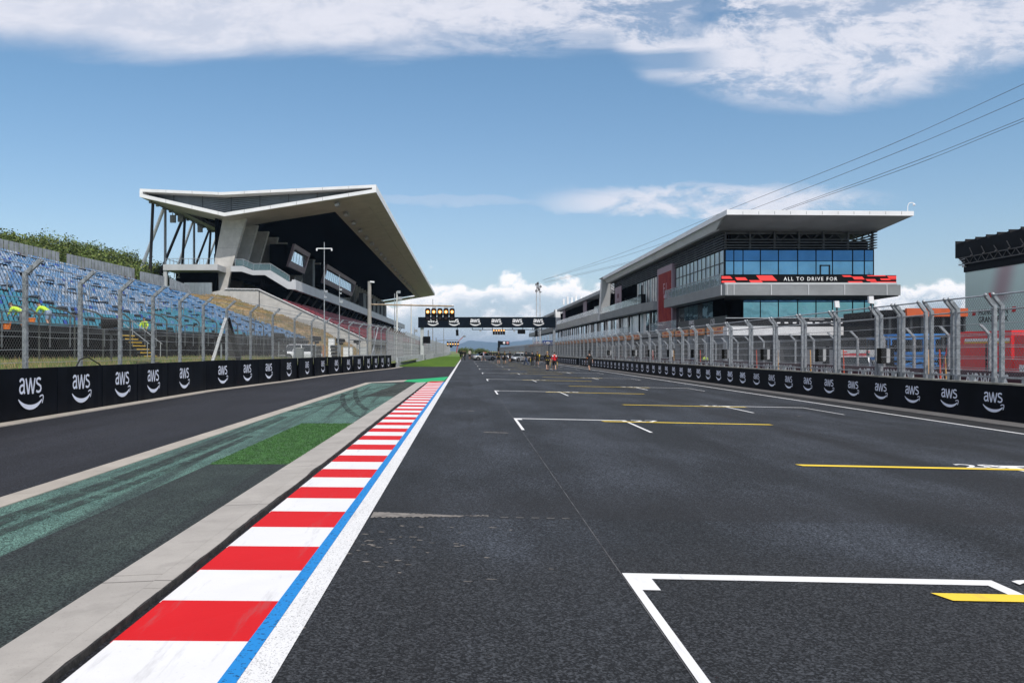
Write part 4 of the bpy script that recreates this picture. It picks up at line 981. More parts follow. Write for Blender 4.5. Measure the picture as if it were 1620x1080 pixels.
# LED ribbon with the lettering
LX0, LX1 = px2x(1141.5, 80.4), px2x(1418, 80.4); LZ0, LZ1 = py2z(448.0, 80.4), py2z(435.3, 80.4)
mb = MB(); mb.box(LX0, LX1, 80.4, 80.6, LZ0, LZ1); led = mb.build('led_ribbon', BLACK, pb)
RLED = emis("led_red", (.80, .045, .04), .35); WLED = emis("led_white", (.8, .8, .8), .35)
mb = MB()
def par(pts): MB().poly([(px2x(a, 80.4), 80.385, py2z(b, 80.4)) for a, b in pts]).build('led_stripe', RLED, led)
for pts in ([(1141.5, 436.8), (1155, 436.8), (1159, 441), (1141.5, 441)], [(1141.5, 444), (1162, 444), (1164.5, 447), (1141.5, 447)], [(1162.5, 438.8), (1179, 438.8), (1183, 443.2), (1166, 443.2)],
            [(1184.5, 443.2), (1203, 443.2), (1207, 446.8), (1188, 446.8)], [(1196, 434.9 + .7), (1221.5, 435.6), (1229.5, 444), (1203, 444)],
            [(1331.5, 435.5), (1345, 435.5), (1349, 438), (1335, 438)], [(1347.5, 437.5), (1364, 437.5), (1368, 442), (1351.5, 442)], [(1369, 441.5), (1384, 441.5), (1387, 444.5), (1372, 444.5)], [(1341, 445), (1363, 445), (1367, 447.7), (1343, 447.7)],
            [(1371, 435.5), (1400, 435.5), (1402, 437), (1373, 437)], [(1392, 440.5), (1407, 440.5), (1409, 443), (1394, 443)], [(1403, 436.5), (1418, 436.5), (1418, 440), (1406, 440)], [(1376, 445.5), (1418, 445.5), (1418, 447.5), (1379, 447.5)], [(1406, 440.8), (1418, 440.8), (1418, 442), (1407, 442)]): par(pts)

mb = MB(); tf = text2d('ALL TO DRIVE FOR', .34, 1.3, -.004); wd = max(a for a, b in tf[0]); W0 = px2x(1324.5, 80.4) - px2x(1240, 80.4)
put2d(mb, tf, (px2x(1282.2, 80.38), 80.38, py2z(441, 80.38)), (1, 0, 0), (0, 0, 1), W0 / wd); mb.build('led_text', WLED, led)
# left face, first bay (Y 84..103): glass, balustrade
def left_glass(name, y0, y1, za, zb_, mat, n, parent=pb, x=xF0, jit=.02, seed=1):
    q = random.Random(seed)
    for i in range(n):
        a, b = y0 + (y1 - y0) * i / n + .03, y0 + (y1 - y0) * (i + 1) / n - .03
        w_ = MB(); xx = x + q.uniform(0, jit); mt = mat if not isinstance(mat, list) else q.choice(mat); tw = q.uniform(-.012, .012)
        w_.hexa([(xx - tw, a, za), (xx + .15, a, za), (xx + .15, b, za), (xx + tw, b, za), (xx - tw, a, zb_), (xx + .15, a, zb_), (xx + .15, b, zb_), (xx + tw, b, zb_)]); w_.build(name, mt, parent)
GL_SKY = glassy("sky_reflecting_glass", (.74, .90, 1.0), .38, .65, .08)
CURT = M("curtain_behind_glass", (.86, .83, .79), .3, 0, .15, 1, c2=(.50, .53, .55)); CURT2 = M("pale_curtain_glass", (.66, .78, .82), .2, .2, .15, 1)
left_glass('window', 84.1, 103.4, 9.9 + .55, 11.65, GL_SKY, 12); left_glass('window', 84.1, 103.4, 8.0, 10.40, GL_SKY, 12, seed=2)
left_glass('window', 112.2, 127.0, 8.3, 11.60, [CURT, CURT2, GL_SKY, CURT], 14, seed=3)
left_glass('window', 88, 103.4, 2.7, 6.8, [GL_TEAL, GL_DK, GL_DK], 8, seed=4)
mb = MB()
for i in range(13): y = 84.1 + 19.3 * i / 12; mb.box(25.34, 25.5, y - .04, y + .04, 8.0, 11.68)
mb.box(25.35, 25.5, 84, 103.4, 10.39, 10.46)
for i in range(11): y = 112.2 + 14.8 * i / 10; mb.box(25.35, 25.5, y - .03, y + .03, 8.2, 11.68)
mb.build('side_mullions', DGREY, pb)
mb = MB(); mb.box(24.02, 24.05, 80.7, 103.4, 7.92, 8.95); mb.build('balustrade_glass', RAILG, pb)
mb = MB(); mb.bar((24.03, 80.7, 8.97), (24.03, 103.4, 8.97), .05)
for i in range(14): y = 80.9 + 22.3 * i / 13; mb.bar((24.0, y, 7.9), (24.0, y, 8.97), .04)
mb.build('balustrade_posts', GALV_L, pb)
# plants on the balcony
# red banner bay
mb = MB(); mb.box(25.0, 25.6, 103.7, 111.8, 2.6, 12.35); fr_ = mb.build('mauve_portal', MAUVE, pb)
mb = MB(); mb.box(24.96, 24.995, 104.2, 111.0, 2.7, 11.55); bn_ = mb.build('red_banner', DKRED, fr_)
mb = MB(); put2d(mb, text2d('F1', 1.3), (24.94, 107.3, 9.55), (0, -1, 0), (0, 0, 1), 1.3)
mb.box(24.93, 24.95, 106.3, 107.9, 8.35, 8.75); mb.build('banner_lettering', M("pale_pink_print", (.45, .28, .33), .6, 0, .1, 2), bn_)
# second bay balcony Y 112..155 with the C shaped frame at its far end
mb = MB(); mb.prism([(24.3, 112.0, 7.12), (24.3, 112.0, 7.12)][:0] or [(25.3, 112.0, 7.12), (25.3, 154, 7.2), (24.0, 154, 7.2), (24.0, 117.5, 7.12), (24.6, 112.3, 7.12)], (0, 0, 1.12)); fixn(mb.build('balcony', BAND, pb))
mb = MB(); mb.box(24.02, 24.05, 117.6, 152, 8.3, 9.3); mb.build('balustrade_glass', RAILG, pb)
mb = MB(); mb.box(25.3, 25.6, 127.2, 134.5, 8.3, 11.5); mb.build('dark_opening', VOID, pb); mb = MB(); mb.box(25.3, 25.6, 142.0, 150.0, 8.3, 10.9); mb.build('dark_opening', VOID, pb)
left_glass('window', 142.5, 149.5, 8.3, 9.6, CURT2, 4, seed=6, x=25.1)
mb = MB(); mb.box(24.4, 24.5, 134.7, 140.2, 7.75, 12.0); o_ = mb.build('mauve_banner', MAUVE, pb)
mb = MB(); put2d(mb, text2d('HUNGARIAN', .35), (24.38, 137.4, 9.6), (0, -1, 0), (0, 0, 1), 1.0); put2d(mb, text2d('GRAND PRIX', .35), (24.38, 137.4, 9.1), (0, -1, 0), (0, 0, 1), 1.0); mb.box(24.37, 24.39, 136.6, 138.1, 10.2, 10.9); mb.build('banner_print', M("dk_print", (.12, .04, .06), .6), o_)
mb = MB()   # C frame at the end of the first module
mb.hexa([(RX0 - .02, 149.0, 14.62), (25.6, 149.0, 13.6), (25.6, 151.6, 13.6), (RX0 - .02, 153.2, 14.62), (RX0 - .02, 149.0, 14.63), (25.6, 149.0, 14.6), (25.6, 151.6, 14.6), (RX0 - .02, 153.2, 14.63)])
mb.prism([(24.2, 151.8, 14.62), (24.2, 154.6, 7.25), (24.2, 157.0, 7.25), (24.2, 153.8, 14.62)], (1.6, 0, 0)); fixn(mb.build('end_frame', M('frame_pale', (.68, .68, .68), .5, 0, .06, .4), pb))
mb = MB(); mb.prism([(24.1, 151.9, 14.66), (24.1, 154.7, 7.2), (24.1, 155.5, 7.2), (24.1, 152.9, 14.66)], (.12, 0, 0)); fixn(mb.build('end_frame_edge', WHITE, pb))
# module two Y 155..228, module three Y 232..300
mb = MB(); mb.box(24.2, 40, 154.8, 228, 12.15, 12.75); mb.box(24.2, 40, 233, 330, 11.9, 12.6); mb.build('lower_roof', LGREY, pb)
mb = MB(); mb.prism([(24.4, 156.6, 7.35), (24.4, 228, 7.35), (24.0, 228, 8.65), (24.0, 156.0, 8.65)], (1.3, 0, 0)); fixn(mb.build('balcony', M("white_balcony", (.80, .80, .80), .5, 0, .06, .4), pb))
mb = MB(); mb.box(24.1, 25.4, 236, 330, 7.1, 8.4); mb.build('balcony', BAND, pb)
mb = MB(); mb.prism([(24.0, 230.5, 12.9), (24.0, 228.0, 7.3), (24.0, 231, 7.3), (24.0, 234, 12.9)], (1.3, 0, 0)); fixn(mb.build('end_frame', LGREY, pb))
mb = MB(); mb.box(24.05, 24.08, 156, 228, 8.66, 9.6); mb.box(24.15, 24.18, 236, 330, 8.41, 9.3); mb.build('balustrade_glass', RAILG, pb)
mb = MB(); mb.box(26.2, 40, 155, 330, -.3, 12.1); mb.build('core', VOID, pb)
left_glass('window', 157, 173, 8.7, 10.6, CURT2, 6, seed=8, x=25.9)
for (a, b) in ((175, 180), (213, 218)):
    m_ = MB(); m_.box(24.6, 24.7, a, b, 7.9, 12.1); m_.build('mauve_banner', MAUVE, pb)
left_glass('window', 236, 300, 8.5, 11.8, [GL_DK, CURT2, GL_DK, VOID], 22, seed=9, x=25.8)
# first floor glazing all along, behind the terrace
left_glass('window', 112.2, 232, 3.8, 7.0, [CURT, CURT2, CURT2, GL_TEAL, GL_DK, CURT], 60, seed=10, x=25.3)
left_glass('window', 233, 330, 3.8, 7.0, [GL_TEAL, GL_DK, CURT2], 28, seed=11, x=25.5)
mb = MB()
for i in range(16): y = 116 + i * 7.8; mb.box(25.0, 25.2, y, y + .25, 3.8, 7.1)
mb.build('black_posts', BLACK, pb)
# terrace over the garages, garage fronts
mb = MB(); mb.box(22.2, 26, 72.3, 330, 3.55, 3.84); mb.box(22.6, 23.2, 84, 330, -.3, .6); mb.build('terrace_slab', MGREY, pb)
mb = MB(); mb.box(26.5, 27, 72.6, 330, -.3, 3.6); mb.build('garage_back_wall', CONC_D, pb)
mb = MB()
for i in range(44): y = 73 + 5.9 * i; mb = MB(); mb.box(22.1, 22.7, y, y + .55, -.34, 3.2); mb.build('garage_pillar', M("garage_grey", (.36, .39, .42), .5, 0, .1, .8), pb)
q = random.Random(8)
for i in range(43):
    y = 73.6 + 5.9 * i
    if y > 180: break
    m_ = MB(); z0_ = q.choice((1.9, 2.3, -.3, 2.5, 2.4)); m_.box(22.4, 22.5, y, y + 5.3, z0_, 3.2); m_.build('garage_shutter', q.choice((MGREY, M("garage_blue_grey", (.10, .13, .17), .5), DGREY)), pb)
hm = MB()
for i in range(43):
    y = 73.2 + 5.9 * i
    if 92 < y < 108 or y > 300: continue
    m_ = MB(); m_.box(21.98, 22.1, y, y + 4.9, 3.2, 3.8); s_ = m_.build('garage_header', ORANGE, pb)
    if y < 190:
        m_ = MB()
        for (dy, dz) in ((.5, .36), (2.9, .36), (1.2, .10), (3.2, .10)): m_.box(21.955, 21.975, y + dy, y + dy + 1.1, 3.2 + dz, 3.2 + dz + .14)
        m_.build('header_print', M("header_red_print", (.45, .04, .02), .6), s_)
mb = MB(); mb.box(22.2, 22.24, 90.5, 103, 3.84, 5.0); mb.box(22.2, 22.24, 116, 220, 3.84, 5.0); mb.build('terrace_glass', RAILG, pb)
# end terrace: white fascia facing the camera, dark hoarding above it
mb = MB(); za, zb2 = py2z(530, 72), py2z(516.5, 72)
mb.prism([(22.0, 72, za), (36.6, 72, za), (37.9, 72, zb2 - .25), (37.2, 72, zb2), (22.0, 72, zb2)], (0, 6, 0)); fixn(mb.build('white_canopy', WHITE, pb))
mb = MB(); mb.box(px2x(1150, 73), px2x(1415, 73), 73, 73.2, zb2 + .01, py2z(503.5, 73)); hb_ = mb.build('terrace_hoarding', BLACK, pb)
mb = MB(); mb.box(px2x(1150, 73) - .1, px2x(1418, 73), 72.9, 73.3, py2z(503.5, 73), py2z(502.2, 73)); mb.build('hoarding_rail', GALV_L, hb_)
mb = MB(); q = random.Random(4)
for i in range(15):
    x = px2x(1232 + i * 12.3, 72.97); 
    if i % 4 == 3: logo(mb, (x, 72.97, py2z(510.5, 73)), (1, 0, 0), (0, 0, 1), (0, -1, 0), .5)
    else: mb.box(x - q.uniform(.12, .24), x + q.uniform(.12, .24), 72.96, 72.98, py2z(511.5, 73), py2z(509.6, 73))
mb.box(px2x(1280, 73), px2x(1304, 73), 72.96, 72.98, py2z(505.6, 73), py2z(504.9, 73)); mb.build('hoarding_print', LOGOW, hb_)
mb = MB(); mb.prism([(22.3, 90, 3.86), (22.3, 73.2, 3.86), (22.3, 73.2, 4.75), (22.3, 90, 4.75)], (.06, 0, 0)); sg = fixn(mb.build('dark_teal_sign', M("dark_teal", (.006, .022, .026), .3), pb))
mb = MB(); logo(mb, (22.28, 84.5, 4.3), (0, -1, 0), (0, 0, 1), (-1, 0, 0), 2.2, 1.2); put2d(mb, text2d('12SI', .6), (22.28, 77.3, 4.3), (0, -1, 0), (0, 0, 1), 1.0); mb.build('sign_lettering', LOGOW, sg)
# ground storey end wall under the canopy
mb = MB(); mb.box(22.6, 36.5, 76, 76.3, -.34, za + .02); mb.build('end_wall', M("dark_roller_wall", (.028, .030, .032), .6, 0, .3, .7), pb)
mb = MB()
for i in range(9): x = 23 + 1.6 * i; mb.box(x, x + .12, 75.9, 76, -.3, za)
for i in range(12): z = -.1 + .25 * i; mb.box(22.7, 30, 75.92, 75.98, z, z + .03)
mb.build('end_wall_ribs', DGREY, pb)
mb = MB(); q = random.Random(6)   # speakers and bits on the balconies, plus planting boxes
for i in range(9): y = 85 + 2.0 * i; mb.ball((24.5, y, 8.45), .5, .9, .38, 7, 5)
mb.build('balcony_planting', M("dark_planting", (.035, .05, .03), .9, 0, .4, 4), pb)
mb = MB(); mb.box(24.25, 24.9, 118.5, 120.6, 8.3, 9.6); mb.box(24.5, 24.65, 119.4, 119.6, 9.6, 10.9); mb.box(24.3, 24.8, 130.5, 131.0, 8.3, 9.8); mb.build('balcony_speaker', BLACK, pb)
mb = MB()   # roof camera mast on the far right corner
pts = [Vector((px2x(1436, 79), 79, 14.5)), Vector((px2x(1436, 79), 79, 15.1)), Vector((px2x(1438, 79), 79, 15.35)), Vector((px2x(1442, 79), 79, 15.42)), Vector((px2x(1446, 79), 79, 15.35))]
mb.path(pts, .035, 8); mb.ball(pts[-1] + Vector((0, 0, -.12)), .12); mb.build('roof_camera', WHITE, pb)
mb = MB()
for i, px in enumerate((892, 896, 900, 904, 909)): p = P(px, 478 - i * 1.6, 205); mb.box(p.x - .22, p.x + .22, 205 - i * 3, 205.4 - i * 3, 12.75, 14.2 + (i % 2) * .4)
mb.build('roof_antenna', WHITE, pb)
# ================================================================== FENCES
def mesh_wires(mb, A, B, z0, z1, sp, r, z0b=None, z1b=None):
    A = Vector(A); B = Vector(B); L = (B - A).length; d = (B - A).normalized(); H = z1 - z0
    nrm = Vector((d.y, -d.x, 0))
    for s_ in (1, -1):
        c = -H if s_ == 1 else 0.0
        k = 0
        while True:
            o = c + k * sp; k += 1
            if (s_ == 1 and o > L) or (s_ == -1 and o > L + H): break
            # line: along = o + s_*h
            h0, h1 = 0.0, H
            if s_ == 1: h0 = max(0, -o); h1 = min(H, L - o)
            else: h0 = max(0, o - L); h1 = min(H, o)
            if h1 - h0 < .03: continue
            p = A + d * (o + s_ * h0) + Vector((0, 0, z0 + h0)); q = A + d * (o + s_ * h1) + Vector((0, 0, z0 + h1))
            if s_ == 1: p += nrm * r * 1.2; q += nrm * r * 1.2
            e = (q - p).normalized(); a = nrm * r; b = e.cross(nrm) * r
            mb.add([p + a, p - a * .5 + b * .87, p - a * .5 - b * .87, q + a, q - a * .5 + b * .87, q - a * .5 - b * .87], [(0, 1, 4, 3), (1, 2, 5, 4), (2, 0, 3, 5)])
# ---- left debris fence
lf = thing('debris_fence', 'tall wire debris fence with inward bent posts behind the left black hoardings', 'fence', (-11.4, 30, 0))
postpx = [-60, 40, 127, 190, 242, 284.6, 321.6, 358.5, 396.4, 431.5, 466, 493, 514, 535, 552, 568.7, 581, 592, 603, 612]
POST = []
for i, px in enumerate(postpx):
    Y = hitL(px, .5) if px > 0 else 19.2 - .6; Y = 18.9 if px < 0 else Y; x = lw(Y, .5); POST.append(Vector((x, Y, 0)))
    t_ = (POST[-1] - POST[-2]).normalized() if i else Vector((0, 1, 0)); inn = Vector((t_.y, -t_.x, 0))
    zk, zt = 3.72, 4.06; wd = .105 if i < 12 else .095
    m_ = MB(); c = POST[-1]; m_.bar(c, c + Vector((0, 0, zk)), wd, wd * 1.1, up=(0, 1, 0)); m_.bar(c + Vector((0, 0, zk - .04)), c + inn * .42 + Vector((0, 0, zt)), wd * .85, wd)
    for z in [.9 + .31 * k for k in range(10)]: m_.box(c.x + wd * .5, c.x + wd * .5 + .03, c.y - .02, c.y + .02, z, z + .03)
    m_.build('post', GALV, lf)
m_ = MB(); m2 = MB()
for a, b in zip(POST, POST[1:]):
    t_ = (b - a).normalized(); inn = Vector((t_.y, -t_.x, 0)); off = inn * .075
    for z in [.75 + .33 * k for k in range(10)]:
        r_ = .007 if a.y < 60 else .010; sg = .012
        mid = (a + b) / 2 + off + Vector((0, 0, z - .02)); m_.tube(a + off + Vector((0, 0, z)), mid, r_, 4, cap=False); m_.tube(mid, b + off + Vector((0, 0, z)), r_, 4, cap=False)
    for f_ in (.5, 1.0): m_.tube(a + inn * .42 * f_ + Vector((0, 0, 3.72 + .34 * f_)), b + inn * .42 * f_ + Vector((0, 0, 3.72 + .34 * f_)), .011, 4, cap=False)
    near = a.y < 60; mesh_wires(m2, a + off * .9, b + off * .9, .5, 3.7, .13 if near else .30, .0021 if a.y < 40 else .004)
m_.build('cable', GALV, lf); m2.build('wire_mesh', WIRE, lf)
def brace(pa, pb_, mat, w_=.12):
    m_ = MB(); m_.bar(pa, pb_, w_); return m_
i7 = POST[7]; bq = P(337, 569, 40.2); m_ = brace((i7.x - .02, i7.y - .05, 3.25), bq + (bq - Vector((i7.x - .02, i7.y - .05, 3.25))) * .25, GALV_L, .13); m_.build('brace', WHITE, lf)
bq = P(377.5, 567, 42.4); m_ = brace((i7.x + .02, i7.y + .06, 3.2), bq, BLACK, .21); m_.build('brace', BLACK, lf)
# gate frame near the far end
m_ = MB(); a, b = POST[14], POST[19]
for z in (4.0, 2.6, 1.3): m_.tube(a + Vector((0, 0, z)), b + Vector((0, 0, z)), .045, 6)
m_.tube(POST[18] + Vector((-.3, 0, 3.9)), POST[17] + Vector((-.3, 0, .9)), .06, 6); m_.build('gate_frame', GALV_L, lf)
# ---- far left fence and guard rail
ff = thing('debris_fence', 'distant wire debris fence above the guard rail beyond the left hoardings', 'fence', (-8.4, 90, 0))
mp = MB(); mw = MB(); prev = None; n = 0
Y = 85.0
while Y < 420:
    near = Y < 112
    x = -8.0 - .011 * (Y - 85) if Y < 150 else -8.7 + .006 * (Y - 150) * .4
    c = Vector((x, Y, 0)); zt = 4.05 if near else 4.3
    if n < 90:
        m_ = MB(); m_.bar(c, c + Vector((0, 0, zt - .4)), .11); m_.bar(c + Vector((0, 0, zt - .42)), c + Vector((.35, 0, zt)), .1); m_.build('post', M("weathered_post", (.12, .10, .085), .7, .1, .3, 4) if near else GALV_L, ff); n += 1
    if prev is not None:
        for z in (.8, 1.3, 1.8, 2.4, 3.0, 3.6, zt): mw.tube(prev + Vector((.06, 0, z)), c + Vector((.06, 0, z)), .014, 4, cap=False)
        mesh_wires(mw, prev + Vector((.05, 0, 0)), c + Vector((.05, 0, 0)), .6, zt - .1, .34 if near else .8, .008 if near else .010)
    prev = c; Y += 3.2 if near else 4.2
mw.build('wire_mesh', M("far_wire", (.28, .29, .30), .5, .2, .1, 3), ff)
gr = thing('guard_rail', 'low steel guard rail running along the left edge of the grass verge', 'guard rail', (-7.6, 92, 0))
mb = MB(); mpst = MB(); Y = 90.0; pv = None; k = 0
while Y < 420:
    x = -7.15 - .012 * (Y - 90) if Y < 140 else -7.75 + (Y - 140) * .002
    c = Vector((x - .15, Y, 0))
    if pv is not None:
        for z in (.35, .65, .92): mb.bar(pv + Vector((0, 0, z)), c + Vector((0, 0, z)), .06, .17)
    if k < 95: m_ = MB(); m_.box(c.x - .16, c.x + .10, Y - .07, Y + .07, 0, 1.05); m_.build('post', GALV_L, gr)
    pv = c; Y += 2.0 if Y < 200 else 4; k += 1
mb.build('rail', GALV, gr)
# ---- right pit wall
def wallsec(y0, y1, lab, dx=0.0):
    t = thing('pit_wall', lab, 'wall', (15, (y0 + y1) / 2, -.33), 'black printed pit wall sections')
    m_ = MB(); m_.box(15.0 + dx, 15.25, y0, y1, -.36, .75); m_.build('wall_sheet', HOARD, t)
    m_ = MB(); m_.box(14.98 + dx, 15.34, y0, y1, .752, .80)
    m_.build('coping', M("mossy_concrete", (.28, .27, .23), .9, 0, .3, 2), t)
    return t
w1 = wallsec(12, 29.86, 'nearest section of the black pit wall with white lettering, at the right edge of the photo')
w2 = wallsec(29.9, 113, 'long middle section of the black pit wall with white lettering', .02)
w3 = wallsec(115.5, 420, 'far section of the black pit wall beyond the narrow gap', -.02)
y = 24.3 - 2.21 * 5; n1 = 0
while y < 330:
    t, dx = (w1, 0) if y < 29.5 else ((w2, .02) if y < 112 else (w3, -.02))
    if n1 < 96 and not (112 < y < 116.5): m_ = MB(); logo(m_, (15.0 + dx - .008, y, .245), (0, -1, 0), (0, 0, 1), (-1, 0, 0), .98, .84, y > 45); m_.build('logo', LOGO, t); n1 += 1
    y += 2.21
mb = MB()
for a in range(-4, 420, 4): mb.hexa([(14.62, a, -.36), (14.99, a, -.36), (14.99, a + 3.99, -.36), (14.62, a + 3.99, -.36), (14.64, a, -.295), (14.99, a, -.25), (14.99, a + 3.99, -.25), (14.64, a + 3.99, -.295)])
S(mb, 'right_wall_footing', CONC_W)
mb = MB(); mb.poly([(13.6, 5, zr(13.6) + .003), (14.62, 5, zr(14.62) + .003), (14.62, 300, zr(14.62) + .003), (13.7, 300, zr(13.7) + .003)]); S(mb, 'wall_foot_grime', M("grimy_asphalt", (.028, .027, .026), .85, 0, .4, 1.2, c2=(.014, .014, .014)))
# ---- right debris fence: panels with a post at each end
rf_ = thing('debris_fence', 'tall galvanised wire fence of paired posts standing on the pit wall at the right', 'fence', (15.25, 30, .8))
def rpost(Y, w_=.105, name='post', x=15.2, zb_=.80, zk=3.02, zt=3.28, dx=-.24, par=rf_, mat=GALV):
    m_ = MB(); m_.bar((x, Y, zb_), (x, Y, zk), w_, w_, up=(0, 1, 0)); m_.bar((x, Y, zk - .04), (x + dx, Y, zt), w_ * .9, w_ * .9)
    m_.box(x - .05, x + .05, Y - w_ * .9, Y + w_ * .9, zb_, zb_ + .14); m_.ball((x + dx - .02, Y, zt + .03), .06, .06, .06, 6, 4)
    m_.ball((x - .06, Y, zk - .1), .035, .035, .035, 6, 4)
    return m_.build(name, mat, par)
pairs = [17.2, 20.8, 24.4, 28.06, 31.45, 35.0, 38.45, 42.0, 45.6, 49.1, 52.9, 56.5, 60.0]
while pairs[-1] < 190: pairs.append(pairs[-1] + 3.6)
cabR = MB(); meshR = MB(); meshF = MB(); low = MB(); NF = [0]
extra = [29.85, 26.55]
for i, yc in enumerate(pairs):
    rpost(yc - .17); rpost(yc + .17)
for e in extra: rpost(e - .13, .115); rpost(e + .13, .1)
def span(y0, y1, x=15.2):
    cabR.tube((x - .24, y0, 3.29), (x - .24, y1, 3.29), .026, 6); cabR.tube((x, y0, 2.88), (x, y1, 2.88), .024, 6)
    for z in (1.15, 1.48, 1.82, 2.16, 2.5): cabR.tube((x - .07, y0, z), (x - .07, (y0 + y1) / 2, z - .015), .010, 4, cap=False); cabR.tube((x - .07, (y0 + y1) / 2, z - .015), (x - .07, y1, z), .010, 4, cap=False)
    cabR.bar((x, y0, .95), (x, y1, .95), .05, .05)
    near = y0 < 50; mesh_wires(meshR if near else meshF, (x - .055, y0, 0), (x - .055, y1, 0), .9, 2.95, .11 if near else (.16 if y0 < 90 else .4), .0031 if y0 < 40 else (.0030 if y0 < 90 else .007))
    mesh_wires(meshR if near else meshF, (x - .13, y0, 0), (x - .13, y1, 0), 2.96, 3.25, .12 if near else .3, .003 if near else .005)
    m = (y0 + y1) / 2
    for yy in (m - .6, m + .6):
        NF[0] += 1; lo_ = MB() if NF[0] <= 95 else low; lo_.box(x - .03, x + .03, yy - .12, yy + .12, .80, .99)
        if NF[0] <= 95: lo_.build('foot_plate', GALV_L, rf_)
for a, b in zip(pairs, pairs[1:]): span(a + .17, b - .17)
yy = pairs[-1]
while yy < 420:
    if yy < 330: m_ = MB(); m_.bar((15.2, yy, .8), (15.2, yy, 3.0), .12); m_.bar((15.2, yy, 2.96), (14.84, yy, 3.3), .1); m_.build('post', GALV_L, rf_)
    span(yy, yy + 6); yy += 6
cabR.build('cable', GALV_L, rf_); meshR.build('wire_mesh', WIRE_R, rf_); meshF.build('wire_mesh', WIRE, rf_); low.build('foot_plates', GALV_L, rf_, kind='stuff')
# far screen mesh between track and pit lane
# ---- inner pit lane fence with the maroon printed wall
iw = thing('inner_pit_wall', 'maroon wall with large white lettering behind the pit wall fence', 'wall', (18, 40, 0))
mb = MB(); mb.box(18.0, 18.3, 14, 118, -.36, 1.0); mb.build('wall_sheet', MAROON, iw)
tf = text2d('QATAR AIRWAYS', .62, 1.08, .02); ww = max(a for a, b in tf[0]); sx_ = 4.6 / ww
yy = 18.0
while yy < 112:
    m_ = MB(); put2d(m_, tf, (17.985, yy, .62), (0, -1, 0), (0, 0, 1), sx_); m_.build('lettering', LOGOW, iw); yy += 6.3
inf = thing('inner_fence', 'lower wire fence with bent posts on the maroon wall', 'fence', (18.1, 40, .9))
yy = 24.6; cb = MB(); mw = MB(); n = 0
while yy < 118:
    m_ = MB(); m_.bar((18.15, yy, .9), (18.15, yy, 2.3), .09); m_.bar((18.15, yy, 2.27), (17.82, yy, 2.62), .08); m_.build('post', GALV_L, inf)
    for z in (1.1, 1.5, 1.9, 2.3): cb.tube((18.12, yy, z), (18.12, yy + 2.5, z), .012, 4, cap=False)
    mesh_wires(mw, (18.1, yy, 0), (18.1, yy + 2.5, 0), .95, 2.3, .16 if yy < 60 else .3, .004 if yy < 60 else .007); yy += 2.5
cb.build('cable', GALV, inf); mw.build('wire_mesh', WIRE, inf)
# ---- light panels and poles on the right fence
for i, Y in enumerate([31.15, 36.7, 43.5, 50.1, 57, 63.8, 70.6, 77.4, 91, 105]):
    t = thing('marshal_light_panel', f"black light panel behind the pit wall fence, {ordn(i)} from the right", 'light panel', (15.3, Y, 1.6), 'light panels behind the pit wall fence')
    m_ = MB(); m_.box(15.00, 15.32, Y, Y + .04, 1.24, 1.80); m_.box(15.03, 15.29, Y + .04, Y + .07, 1.28, 1.76); m_.build('panel', M("panel_black", (.007, .007, .006), .7, spec=.1), t)
    m_ = MB(); m_.box(15.33, 15.46, Y - .02, Y + .08, 1.27, 1.78); m_.build('junction_box', LGREY, t)
    m_ = MB(); m_.bar((15.53, Y, 1.2), (15.53, Y, 1.90), .11); m_.box(15.36, 15.6, Y - .05, Y + .1, 1.13, 1.24); m_.tube((15.45, Y, .8), (15.45, Y, 1.3), .025, 6); m_.build('bracket', BLACK, t)
for i, (Y, c) in enumerate([(35.35, 0), (34.85, 1), (38.2, 0), (28.45, 0), (27.75, 1), (42.2, 0), (45.3, 1), (49.5, 0), (56.2, 1), (63.4, 0), (70.5, 1), (27.4, 0)]):
    m_ = MB(); m_.tube((15.42, Y, .80), (15.40, Y + .03, 1.75 if i != 11 else 1.15), .022, 6); m_.tube((15.42, Y + .04, .80), (15.41, Y + .05, 1.5), .012, 5)
    m_.build('flag_pole', [M("pole_orange", (.72, .38, .10), .5), M("pole_red", (.62, .10, .05), .5)][c], None, label=f"thin {['ochre','red'][c]} pole just inside the right fence, {ordn(sorted([35.35,34.85,38.2,28.45,27.75,42.2,45.3,49.5,56.2,63.4,70.5,27.4]).index(Y))} from the right", cat='pole', group='coloured poles inside the pit wall fence')
for i, (px, py, Y) in enumerate([(1324, 481, 35), (1378, 474, 31.6)]):
    p = P(px, py, Y); t = thing('antenna_box', ['smaller white box antenna above the fence, the left of the two', 'larger white box antenna above the fence, the right of the two'][i], 'antenna', p, 'white box antennas on the pit wall fence')
    m_ = MB(); m_.hexa([(p.x - .08, Y - .05, p.z - .13), (p.x + .10, Y - .05, p.z - .15), (p.x + .10, Y + .07, p.z - .15), (p.x - .08, Y + .07, p.z - .13), (p.x - .10, Y - .05, p.z + .13), (p.x + .07, Y - .05, p.z + .13), (p.x + .07, Y + .07, p.z + .13), (p.x - .10, Y + .07, p.z + .13)]); m_.build('housing', WHITE, t)
    m_ = MB(); m_.tube((p.x, Y, 2.9), (p.x, Y, p.z - .12), .035, 6); m_.build('stem', DGREY, t)

